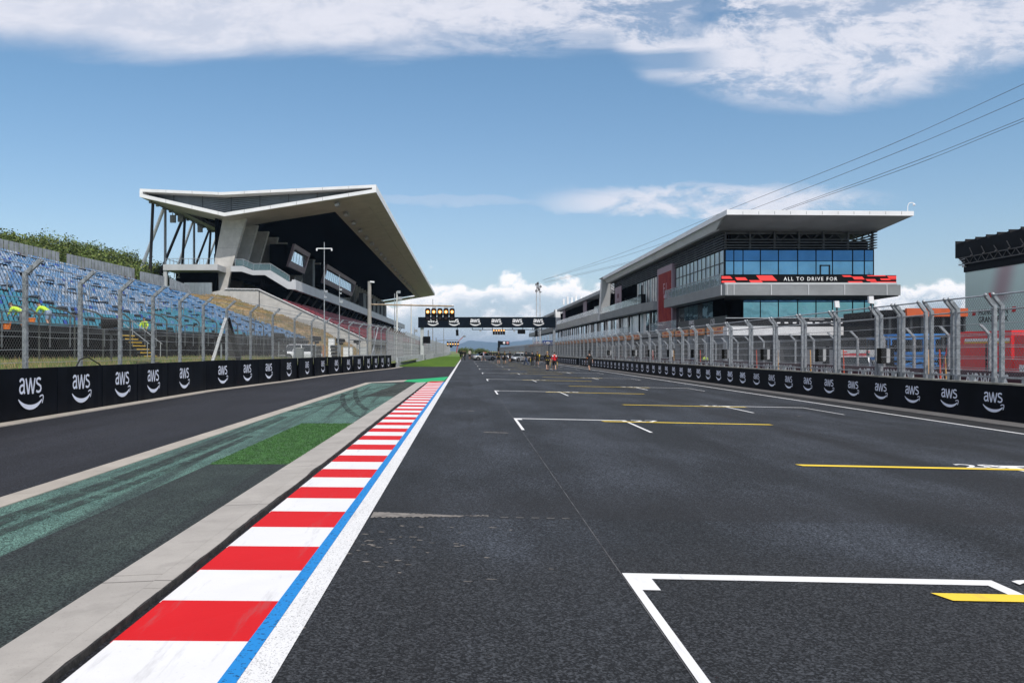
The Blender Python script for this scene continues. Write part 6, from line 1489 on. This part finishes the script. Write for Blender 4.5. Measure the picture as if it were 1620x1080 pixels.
for i, (px, py, Y) in enumerate([(10.8, 515.5, 39), (50, 508.5, 42)]):
    p = P(px, py, Y); p.x = sx(Y, .35); p.y = p.x * F / (px - VX); p.z = EYE + (HY - py) * p.y / F
    t = thing('bucket', f"orange bucket beside the {['leftmost','second'][i]} bending worker", 'bucket', p, 'orange cleaning buckets'); m_ = MB(); m_.tube(p - Vector((0, 0, .15)), p + Vector((0, 0, .15)), .14, 12, .18); m_.build('pail', CL['orange'], t)
    m_ = MB(); m_.tube(p + Vector((0, 0, .13)), p + Vector((0, 0, .17)), .19, 12); m_.build('rim', CL['orange'], t)
# small figures: person in green on the pit terrace side
person('person in bright green shirt seen through the fence beside the garages', (19.6, 70, -.3), .3, 'stand', 1.75, top='hivis', legs='black', group='people in the pit lane', seed=51)
q = random.Random(77)
for i, (Y, x, c) in enumerate([(64, 19.8, 'black'), (76, 20.2, 'paleblue'), (83, 19.9, 'red'), (96, 20.5, 'black')]):
    person(f"person in {['black','pale blue','red','black'][i]} standing in the pit lane behind the fence, {ordn(i)} from the right", (x, Y, -.34), q.uniform(0, 6), 'stand', 1.78, top=c, legs='black', long_legs=True, group='people in the pit lane', seed=60 + i)

# ================================================================== VEHICLES
def wheel(t, x, y, r, w_, side):
    m_ = MB(); m_.tube((x - w_ / 2, y, r), (x + w_ / 2, y, r), r, 18); w = m_.build('wheel', RUBBER, t)
    m_ = MB(); xo = x + side * (w_ / 2 + .006); m_.tube((xo - .012, y, r), (xo + .012, y, r), r * .64, 12)
    m_.build('rim', M("alloy_rim", (.22, .22, .23), .35, .7, .1, 5), w); return w
def car(label, loc, rz, paintm, L=4.75, W=1.86, H=1.44, estate=False, bar=None, group=None, mats=None):
    t = thing('parked_car', label, 'car', (0, 0, 0), group)
    hl = L / 2; g_ = GL_DK
    # stations along y (front +y): (y, half width, belt z, underside z)
    ST = [(-hl, .80, .72, .42), (-hl + .12, .90, .86, .30), (-hl + .75, .93, .93, .20), (-.6, .93, .93, .18), (.75, .93, .93, .18), (hl - 1.25, .93, .92, .20), (hl - .55, .91, .82, .20), (hl - .12, .82, .70, .26), (hl, .70, .55, .34)]
    def ring(y, hw, zb_, z0): k = W / 1.86; return [(-hw * k * .90, y, z0), (-hw * k, y, z0 + .18), (-hw * k, y, zb_ - .16), (-hw * k * .93, y, zb_ - .02), (-hw * k * .55, y, zb_ + .025), (0, y, zb_ + .035), (hw * k * .55, y, zb_ + .025), (hw * k * .93, y, zb_ - .02), (hw * k, y, zb_ - .16), (hw * k, y, z0 + .18), (hw * k * .90, y, z0), (0, y, z0)]
    m_ = MB(); rs = [ring(*s_) for s_ in ST]; n = 12
    m_.add([p for r_ in rs for p in r_], [(j * n + i, j * n + (i + 1) % n, (j + 1) * n + (i + 1) % n, (j + 1) * n + i) for j in range(len(rs) - 1) for i in range(n)] + [tuple(range(n)), tuple(range((len(rs) - 1) * n, len(rs) * n))[::-1]])
    b = fixn(m_.build('body', paintm, t, smooth=True))
    rear = -hl + .35 if estate else -hl + .95; rt = -hl + .75 if estate else -hl + 1.65; ft = .55; fb = hl - 1.35
    def cab(y, hw, z): return (hw, y, z)
    k = W / 1.86; zt = H; zb_ = .93
    cb = [(-.86 * k, rear, zb_), (.86 * k, rear, zb_), (.86 * k, fb, zb_), (-.86 * k, fb, zb_), (-.66 * k, rt, zt - .04), (.66 * k, rt, zt - .04), (.66 * k, ft, zt - .03), (-.66 * k, ft, zt - .03)]
    m_ = MB(); m_.hexa(cb); m_.build('window_glass', g_, t)
    m_ = MB(); m_.hexa([(-.67 * k, rt - .08, zt - .05), (.67 * k, rt - .08, zt - .05), (.67 * k, ft + .06, zt - .045), (-.67 * k, ft + .06, zt - .045), (-.58 * k, rt + .15, zt + .0), (.58 * k, rt + .15, zt), (.58 * k, ft - .15, zt + .01), (-.58 * k, ft - .15, zt + .01)])
    for s_ in (-1, 1):
        for (ya, yb) in ((fb, ft), (.0, -.05), (rear, rt)): m_.bar((s_ * .865 * k, ya, zb_), (s_ * .67 * k, yb, zt - .03), .07, .05)
    m_.build('roof', paintm, t)
    for s_ in (-1, 1):
        wheel(t, s_ * (.83 * k), hl - .88, .335, .24, s_); wheel(t, s_ * (.83 * k), -hl + .92, .335, .24, s_)
        m_ = MB(); m_.ball((s_ * .62 * k, hl - .16, .68), .19, .12, .075, 8, 5); m_.build('headlight', M("headlight", (.75, .78, .82), .15), t)
        m_ = MB(); m_.box(s_ * .55 * k, s_ * .80 * k, -hl + .0, -hl + .08, .70, .84); m_.build('tail_light', M("tail_red", (.4, .01, .01), .3), t)
        m_ = MB(); m_.ball((s_ * .98 * k, fb - .35, 1.0), .09, .06, .07, 6, 4); m_.build('mirror', paintm, t)
        m_ = MB(); m_.tube((s_ * .935 * k, hl - .88, .36), (s_ * .945 * k, hl - .88, .36), .39, 16); m_.tube((s_ * .935 * k, -hl + .92, .36), (s_ * .945 * k, -hl + .92, .36), .39, 16); m_.build('wheel_arch', BLACK, t)
    m_ = MB(); m_.box(-.42, .42, hl - .06, hl + .02, .40, .62); m_.box(-.7, .7, hl - .1, hl - .0, .26, .36); m_.build('grille', BLACK, t)
    if bar: m_ = MB(); m_.box(-.55, .55, .1, .35, H + .02, H + .14); m_.build('light_bar', bar, t); m_ = MB(); m_.box(-.5, .5, rt - .3, rt - .05, H - .05, H + .16); m_.build('roof_spoiler', BLACK, t)
    t.location = loc; t.rotation_euler.z = rz; return t
SILV = M("silver_paint", (.38, .40, .43), .28, .55, .04, 1); GREYP = M("satin_grey_paint", (.34, .35, .36), .35, .3, .04, 1); WPAINT = M("white_vehicle_paint", (.75, .76, .78), .3, 0, .04, 1)
car('silver grey coupe with an orange light bar parked across the track', at(765, 160), -1.25, GREYP, 4.7, 1.95, 1.40, bar=emis('amber_bar', (.8, .15, .05), .4))
car('silver saloon facing the camera at an angle, right of the coupe', at(823, 152), 2.35, SILV, 4.85, 1.92, 1.50, estate=True, bar=CL['white'])
car('pale saloon half hidden between the coupe and the saloon', at(803, 195), 2.9, SILV, 4.6, 1.85, 1.45)
car('white car with a pale bonnet parked behind the left fence', (-15.9, 80, .72), 2.3, WPAINT, 4.6, 1.85, 1.6, estate=True)
car('white estate car with red roof marking seen through the right fence', (21.2, 46.5, -.34), 2.6, WPAINT, 4.7, 1.9, 1.75, estate=True, bar=CL['red'])
def fire_truck(label, x, y0, y1, ht, cabf=True):
    t = thing('fire_engine', label, 'fire engine', (x, (y0 + y1) / 2, -.34)); w_ = 2.4; z0 = -.34; yc = y1 - 1.9 if cabf else y1
    m_ = MB(); m_.box(x, x + w_, y0, yc - .05, z0 + .55, z0 + ht); m_.build('body', RED, t)
    if cabf:
        m_ = MB(); m_.hexa([(x + .02, yc, z0 + .5), (x + w_ - .02, yc, z0 + .5), (x + w_ - .02, y1, z0 + .5), (x + .02, y1, z0 + .5), (x + .1, yc, z0 + ht + .02), (x + w_ - .1, yc, z0 + ht + .02), (x + w_ - .15, y1 - .55, z0 + ht - .05), (x + .15, y1 - .55, z0 + ht - .05)]); m_.build('cab', RED, t)
        m_ = MB(); m_.hexa([(x - .012, yc + .35, z0 + 1.5), (x + .05, yc + .35, z0 + 1.5), (x + .05, y1 - .45, z0 + 1.5), (x - .012, y1 - .45, z0 + 1.5), (x + .045, yc + .35, z0 + 2.25), (x + .09, yc + .35, z0 + 2.25), (x + .09, y1 - .75, z0 + 2.25), (x + .045, y1 - .75, z0 + 2.25)]); m_.build('side_window', GL_TEAL, t)
        m_ = MB(); m_.box(x - .02, x + .0, yc + .1, y1 - .2, z0 + 1.15, z0 + 1.28); m_.build('white_stripe', WHITE, t)
        m_ = MB(); m_.box(x - .25, x - .1, y1 - .5, y1 - .35, z0 + 1.4, z0 + 1.9); m_.build('mirror', BLACK, t)
        m_ = MB(); m_.box(x - .015, x + .005, y0 + .1, yc - .1, z0 + ht - .42, z0 + ht - .30); m_.build('white_stripe', WHITE, t)
        m_ = MB(); m_.box(x - .015, x + .005, y0 + .1, yc - .1, z0 + ht - .50, z0 + ht - .43); m_.box(x - .015, x + .005, y0 + .1, yc - .1, z0 + .66, z0 + .70); m_.build('gold_stripe', YEL, t)
        m_ = MB(); m_.box(x - .013, x + .005, (y0 + yc) / 2 - .05, (y0 + yc) / 2 + .05, z0 + .7, z0 + ht - .52); m_.box(x - .03, x, (y0 + yc) / 2 - .3, (y0 + yc) / 2 + .1, z0 + .6, z0 + 1.1); m_.build('shutter_gap', BLACK, t)
    else:
        m_ = MB(); m_.box(x - .015, x, y0 + 2.6, y1 - 1.5, z0 + 2.15, z0 + 2.55)
        m_.build('dark_locker', BLACK, t)
        m_ = MB(); m_.box(x - .018, x, y1 - .75, y1 - .35, z0 + 1.25, z0 + 1.52); m_.build('notice', WHITE, t)
        for i in range(5): m_ = MB(); m_.prism([(x - .016, y1 - 1.2 - i * .35, z0 + .62), (x - .016, y1 - 1.02 - i * .35, z0 + .62), (x - .016, y1 - 1.17 - i * .35, z0 + .80), (x - .016, y1 - 1.35 - i * .35, z0 + .80)], (.01, 0, 0)); m_.build('chevron', CL['hivis'], t)
        m_ = MB(); m_.bar((x + .3, y1 - .3, z0 + ht + .15), (x + .3, y0, z0 + ht + .15), .08); m_.bar((x + 1.2, y1 - .3, z0 + ht + .25), (x + 1.2, y0, z0 + ht + .25), .08)
        for i in range(10): yy = y1 - .3 - .45 * i; m_.bar((x + .3, yy, z0 + ht), (x + .3, yy, z0 + ht + .3), .05)
        m_.build('roof_rack', GALV_L, t)
        m_ = MB(); m_.tube((x + .2, y1 - 1.6, z0 + ht + .1), (x + .2, y1 - 1.9, z0 + ht + .35), .06, 8); m_.tube((x + .2, y1 - 1.9, z0 + ht + .35), (x + .2, y1 - 2.3, z0 + ht + .2), .06, 8); m_.build('yellow_hose', YEL, t)
    for y in ((y0 + 1.0, y1 - .95) if cabf else (y0 + 1.2, y1 - 1.4)): m_ = MB(); m_.tube((x - .02, y, z0 + .5), (x + .3, y, z0 + .5), .5, 18); wv = m_.build('wheel', RUBBER, t); m_ = MB(); m_.tube((x - .05, y, z0 + .5), (x - .021, y, z0 + .5), .28, 12); m_.build('rim', GALV_L, wv)
    return t
fire_truck('red fire engine with white and gold stripes parked behind the fence at the right', 21.2, 33.2, 38.3, 2.85)
fire_truck('bright red rescue vehicle with roof rack, at the right edge of the photo', 20.9, 25.0, 32.6, 2.62, False)
sc = thing('scissor_lift', 'blue scissor lift platforms seen through the fence left of the fire engine', 'scissor lift', (22.5, 44, -.34))
m_ = MB()
for (xa, xb, ya, yb, z) in ((21.6, 24.2, 43.6, 46.0, 1.35), (23.6, 26.2, 46.5, 49.0, 1.6)):
    for (u0, v0, u1, v1) in ((xa, ya, xb, ya), (xb, ya, xb, yb), (xb, yb, xa, yb), (xa, yb, xa, ya)):
        for zz_ in (z, z + 1.0): m_.bar((u0, v0, zz_), (u1, v1, zz_), .07)
        for t_ in range(3): uu = u0 + (u1 - u0) * t_ / 2; v_2 = v0 + (v1 - v0) * t_ / 2; m_.bar((uu, v_2, z), (uu, v_2, z + 1.0), .05)
    m_.box(xa, xb, ya, yb, z - .12, z)
m_.build('platform', BLUEP, sc)
for (xa, xb, y, z) in ((21.7, 24.1, 43.8, 1.1), (23.7, 26.1, 46.7, 1.35)):
    n = 3; m_ = MB()
    for i in range(n): za_, zb2_ = .1 + (z - .1) * i / n, .1 + (z - .1) * (i + 1) / n; m_.bar((xa, y, za_), (xb, y, zb2_), .06); m_.bar((xb, y, za_), (xa, y, zb2_), .09)
    m_.build('scissor_arms', BLUEP, sc)
m_ = MB(); m_.box(21.7, 24.1, 43.7, 45.9, -.1, .15); m_.box(23.7, 26.1, 46.6, 48.9, -.1, .15); m_.build('chassis', WPAINT, sc)
for x, y in ((21.9, 43.8), (23.9, 43.8), (24.0, 46.7), (25.9, 46.7)): m_ = MB(); m_.tube((x - .12, y, -.12), (x + .12, y, -.12), .22, 12); m_.build('wheel', RUBBER, sc)
# orange topped pavilion and tents between the pit building and the screen wall
pv = thing('orange_pavilion', 'black hospitality structure with an orange roof edge right of the pit building', 'pavilion', (33, 62, -.3))
m_ = MB(); a, b = P(1400, 487.5, 62), P(1527, 500.5, 62); m_.box(a.x + 1.6, b.x + .2, 62, 62.3, b.z, a.z); m_.build('orange_edge', M("orange_roof_edge", (.62, .10, .012), .5), pv)
m_ = MB(); m_.box(a.x + .3, b.x + .1, 62.4, 69.5, -.3, a.z - .1); m_.build('dark_box', VOID, pv)
m_ = MB()
for i in range(8): x = a.x + .4 + i * (b.x - a.x) / 7.5; m_.box(x, x + .15, 62.2, 62.35, -.3, b.z)
m_.bar((a.x, 62.25, 2.9), (b.x, 62.25, 2.9), .12); m_.bar((a.x, 62.25, 1.4), (b.x, 62.25, 1.4), .1); m_.build('frame', DGREY, pv)
gt = thing('grey_truck', 'pale grey lorry side with small red marks below the white canopy', 'lorry', (27, 58, -.3))
m_ = MB(); a, b = P(1327, 553, 56), P(1392, 590, 56); m_.box(a.x, b.x, 56, 62, .35, a.z); m_.build('body', LGREY, gt)
m_ = MB(); m_.box(P(1335, 0, 56).x, P(1340, 0, 56).x, 55.98, 56, P(0, 557, 56).z, P(0, 555.5, 56).z); m_.box(P(1370, 0, 56).x, P(1376, 0, 56).x, 55.98, 56, P(0, 557, 56).z, P(0, 555.5, 56).z); m_.build('red_mark', RED, gt)
for x in (a.x + .5, b.x - .5): m_ = MB(); m_.tube((x, 56.1, .15), (x, 56.5, .15), .48, 14); m_.build('wheel', RUBBER, gt)
# screen wall with the black truss roof at the right edge
hw = thing('podium_screen_wall', 'tall pale green printed wall under a black truss roof at the right edge of the photo', 'event structure', (54, 80, -.3))
XW = 54.0
def PW(px, py): Y = XW * F / (px - VX); return Vector((XW, Y, EYE + (HY - py) * Y / F))
# flat printed panel: pale green with a blurred plum streak that belongs to the print
pm = bpy.data.materials.new("printed_panel"); pm.use_nodes = True; t_ = pm.node_tree; h = G(t_); b_ = t_.nodes['Principled BSDF']
co = h.n('ShaderNodeTexCoord').outputs['Object']; sp = h.n('ShaderNodeSeparateXYZ'); t_.links.new(co, sp.inputs[0])
qy = h.m('ABSOLUTE', h.m('SUBTRACT', h.m('MULTIPLY_ADD', sp.outputs[2], .33, sp.outputs[1]), 8.9))
mk = h.m('MULTIPLY', h.step(qy, 2.6, .1), h.step(sp.outputs[2], 6.2, 7.6))
t_.links.new(h.mix(h.m('MULTIPLY', mk, .65), (.66, .84, .80, 1), (.42, .16, .22, 1)), b_.inputs['Base Color']); b_.inputs['Roughness'].default_value = .55
m_ = MB(); ytop0, yn = 92.4, 55.0; m_.box(XW, XW + .4, yn, ytop0, 3.6 - 3.9, 10.2); m_.build('printed_wall', pm, hw)
m_ = MB(); tfa = text2d('HUNGARIAN', .62, 1, .02); tfb = text2d('GRAND PRIX', .62, 1, .02); o1 = PW(1571, 493)
put2d(m_, tfa, (XW - .02, o1.y, PW(1571, 492.5).z), (0, -1, 0), (0, 0, 1), 1.0); put2d(m_, tfb, (XW - .02, o1.y, PW(1571, 504.5).z), (0, -1, 0), (0, 0, 1), 1.0)
put2d(m_, text2d('GRANDS', .3), (XW - .02, PW(1581, 0).y, PW(1581, 465.5).z), (0, -1, 0), (0, 0, 1), 1.0); m_.build('lettering', BLACK, hw)
m_ = MB()
for px, py in ((1541, 495), (1604, 489)):
    for dy_ in (-2.2, 2.2): a = PW(px, py + dy_); m_.poly([(XW - .02, a.y + .38, a.z - .13), (XW - .02, a.y - .25, a.z - .13), (XW - .02, a.y - .38, a.z + .13), (XW - .02, a.y + .25, a.z + .13)])
a = PW(1568, 466); m_.poly([(XW - .02, a.y + .5, a.z + .2), (XW - .02, a.y, a.z - .35), (XW - .02, a.y - .5, a.z + .2)]); m_.build('red_flag_mark', RED, hw)
m_ = MB(); m_.box(XW - .05, XW + .6, yn, ytop0 + .2, 10.2, 10.75); m_.build('black_edge', BLACK, hw)
m_ = MB()
TRK = BLACK
m_.box(XW + .2, XW + 14, yn, ytop0 + .1, 10.7, 12.0); m_.prism([(XW + .1, ytop0 + .1, 10.9), (XW + .1, ytop0 + 1.6, 11.95), (XW + .1, ytop0 - 2, 11.95)], (10, 0, 0))
for i in range(20):   # scalloped roof membrane
    ya_ = 94.2 - 1.85 * i; yb_ = ya_ - 1.85; n = 6
    for k in range(n):
        u0, u1 = k / n, (k + 1) / n; f = lambda u: 13.80 - .42 * min(1, u * 6) * (1 - u * .55)
        m_.hexa([(XW - .05, ya_ + (yb_ - ya_) * u0, 11.9), (XW - .05, ya_ + (yb_ - ya_) * u1, 11.9), (XW + 12, ya_ + (yb_ - ya_) * u1, 11.9), (XW + 12, ya_ + (yb_ - ya_) * u0, 11.9), (XW - .05, ya_ + (yb_ - ya_) * u0, f(u0)), (XW - .05, ya_ + (yb_ - ya_) * u1, f(u1)), (XW + 12, ya_ + (yb_ - ya_) * u1, f(u1)), (XW + 12, ya_ + (yb_ - ya_) * u0, f(u0))])
fixn(m_.build('roof_membrane', BLACK, hw))
m_ = MB(); q = random.Random(3)
yy = yn
while yy < ytop0:
    m_.bar((XW - .12, yy, 11.1), (XW - .12, yy + .7, 11.8), .05); m_.bar((XW - .12, yy + 1.4, 11.1), (XW - .12, yy + .7, 11.8), .05); yy += 1.4
for z in (11.1, 11.8): m_.bar((XW - .12, yn, z), (XW - .12, ytop0 + 1, z), .08)
for i in range(18):
    yy = yn + 2.1 * i; m_.bar((XW - .2, yy, 11.9), (XW - .25, yy + .5, 12.6 + q.uniform(-.2, .2)), .06); m_.ball((XW - .2, yy + .2, 11.85), .12)
m_.build('lighting_truss', M("truss_steel", (.16, .15, .14), .5, .5, .2, 3), hw)
m_ = MB(); p = Vector((XW - .6, ytop0 + 1.2, 11.2)); 
p = Vector((XW + .05, ytop0 + .2, 11.0))
for dz_ in (0, .35, .7): m_.bar(p + Vector((0, 0, dz_)), p + Vector((0, 1.1, dz_ * .7 + .05)), .05)
m_.box(XW, XW + .5, ytop0 + .25, ytop0 + .6, 10.8, 10.98); m_.build('truss_end', WHITE, hw)
for y in (60, 75, 92): m_ = MB(); m_.box(XW + .5, XW + .9, y - .3, y + .3, -.4, 10.8); m_.build('column', BLACK, hw)
# things behind the left fence
s5 = thing('steel_steps', 'steel steps with yellow edges leading up to the blue stand', 'steps', (-18.5, 47, .8))
m_ = MB(); m2 = MB(); 
for k in range(8):
    x = -17.5 - .21 * k; z = 1.25 + .19 * k; Ya = 46.5 + .35 * k * 0; w0, w1 = 46.9, 48.7
    m_.box(x - .20, x, w0, w1, z - .05, z); m2.box(x - .0, x + .03, w0, w1, z - .055, z + .005)
m_.build('tread', DGREY, s5); m2.build('yellow_edge', YEL, s5)
m_ = MB()
for w0 in (46.8, 48.8): m_.bar((-17.4, w0, 2.1), (-19.2, w0, 3.5), .035); m_.bar((-17.5, w0, 1.2), (-17.5, w0, 2.15), .035); m_.bar((-19.1, w0, 2.6), (-19.1, w0, 3.45), .035)
m_.build('handrail', GALV_L, s5)
def stack(label, px, Y, zt, w_, d_, n, seed, group='black equipment behind the left fence'):
    q = random.Random(seed); x = (px - VX) * Y / F; t = thing('equipment_stack', label, 'equipment', (x, Y, .8), group); z = .8
    for i in range(n):
        h_ = (zt - .8) / n; m_ = MB(); o = q.uniform(-.06, .06)
        m_.hexa([(x - w_ / 2 + o, Y, z), (x + w_ / 2 + o, Y, z), (x + w_ / 2 + o, Y + d_, z), (x - w_ / 2 + o, Y + d_, z), (x - w_ / 2 + o + .03, Y + .02, z + h_ - .02), (x + w_ / 2 + o - .03, Y + .02, z + h_ - .02), (x + w_ / 2 + o - .03, Y + d_ - .02, z + h_ - .02), (x - w_ / 2 + o + .03, Y + d_ - .02, z + h_ - .02)])
        m_.bar((x - .1 + o, Y - .02, z + h_ * .55), (x + .1 + o, Y - .02, z + h_ * .55), .04); m_.build('case', M("flight_case_black", (.020, .019, .018), .6, 0, .3, 3), t); z += h_
    return t
stack('pair of low black cases at the foot of the yellow edged steps', 218, 33, 1.30, .62, .5, 1, 1)
stack('low black case right of the fence post, beside the steps', 236, 34, 1.28, .5, .5, 1, 2)
stack('tall stack of black tyres and cases behind the fence brace', 367, 46, 2.6, .7, .7, 6, 3)
stack('black stack with a loudspeaker on top, left of the white car', 441, 60, 2.3, .9, .8, 5, 4)
stack('narrow black stack right of the white car', 499, 66, 2.1, .7, .6, 4, 5)
stack('narrow black stack in front of the white boxes', 529.5, 70, 2.2, .65, .6, 5, 6)
for i, (px0, px1, py, Y, lab) in enumerate([(519.5, 528, 535.5, 84, 'tall white cabinet below the red seats'), (543, 557, 549.5, 84, 'low white box right of the tall cabinet'), (569, 580, 550, 86, 'pale box beside the concrete mast'), (465, 478, 551, 70, 'grey cabinet in front of the white car')]):
    a, b = P(px0, py, Y), P(px1, py, Y); t = thing('cabinet', lab, 'cabinet', (a.x, Y, .6), 'cabinets behind the left fence'); m_ = MB(); m_.box(a.x, b.x, Y, Y + .8, .8, a.z); m_.build('body', [WHITE, WHITE, LGREY, MGREY][i], t)
    m_ = MB(); m_.box(a.x - .03, b.x + .03, Y - .03, Y + .83, a.z + .002, a.z + .06); m_.build('lid', LGREY, t)
# bent pipes in front of the blue stand, and loose hose on the hoarding
for i, (px, Y) in enumerate([(62, 33), (118, 35), (163, 37), (206, 40), (264, 44), (283, 47), (315, 50), (343, 54), (376, 58), (402, 62), (417, 66)]):
    x = (px - VX) * Y / F; zt = 1.7 + 24 * Y / F + 2.2 * .35; m_ = MB(); pts = [Vector((x, Y, .8)), Vector((x, Y, zt)), Vector((x - .22, Y - .1, zt + .22)), Vector((x - .9, Y - .3, zt + .42))]
    m_.path(pts, .035, 6); m_.build('bent_pipe_post', M("weathered_pipe", (.06, .065, .06), .6, .3, .3, 3), None, label=f"weathered bent pipe standing behind the left fence, {ordn(i)} from the left", cat='pipe post', group='bent pipe posts behind the left fence')
m_ = MB(); Yh = 25.2; pts = [Vector((lw(Yh - 1.1, .2), Yh - .9, 1.25)), Vector((lw(Yh, .3), Yh - .4, 1.45)), Vector((lw(Yh, .3), Yh + .1, 1.52)), Vector((lw(Yh, .3), Yh + .9, 1.30)), Vector((lw(Yh, .3), Yh + 1.5, 1.05))]
m_.path(pts, .022, 6); m_.build('rubber_hose', RUBBER, None, label='black hose arched over the top of the left hoarding', cat='hose')
# garages: coloured equipment seen through the wires
q = random.Random(31)
for i in range(14):
    Y = 75 + 5.9 * i + q.uniform(0, 2); x = 23.6 + q.uniform(0, 1.2); c = q.choice(['orange', 'red', 'paleblue', 'white', 'grey', 'jeans'])
    t = thing('tool_trolley', f"{dict(orange='orange', red='red', paleblue='pale blue', white='white', grey='grey', jeans='dark blue')[c]} tool trolley just inside the garages, {ordn(i)} from the right", 'trolley', (x, Y, -.3), 'tool trolleys in the garages')
    m_ = MB(); m_.box(x, x + .6, Y, Y + 1.1, -.2, .85 + q.uniform(0, .7)); m_.build('body', CL[c], t)
    m_ = MB(); m_.box(x - .02, x, Y + .1, Y + 1.0, .2, .25); m_.box(x - .02, x, Y + .1, Y + 1.0, .5, .55); m_.build('drawer_gap', BLACK, t)
# ------------------------------------------------------------------ air between here and the distant hills
HZM = bpy.data.materials.new("haze_air"); HZM.use_nodes = True; t_ = HZM.node_tree; t_.nodes.clear()
pv_ = t_.nodes.new('ShaderNodeVolumePrincipled'); pv_.inputs['Color'].default_value = (.48, .70, 1.0, 1); pv_.inputs['Density'].default_value = 0.00009; pv_.inputs['Anisotropy'].default_value = .2
mo_ = t_.nodes.new('ShaderNodeOutputMaterial'); t_.links.new(pv_.outputs[0], mo_.inputs['Volume'])
mb = MB(); mb.box(-9050, 9050, -65, 14050, -8, 152); hz = mb.build('haze', HZM, label='thin summer haze over the whole circuit', cat='haze', kind='stuff')
print("OBJECTS", len(bpy.data.objects), "POLYS", sum(len(m.polygons) for m in bpy.data.meshes))
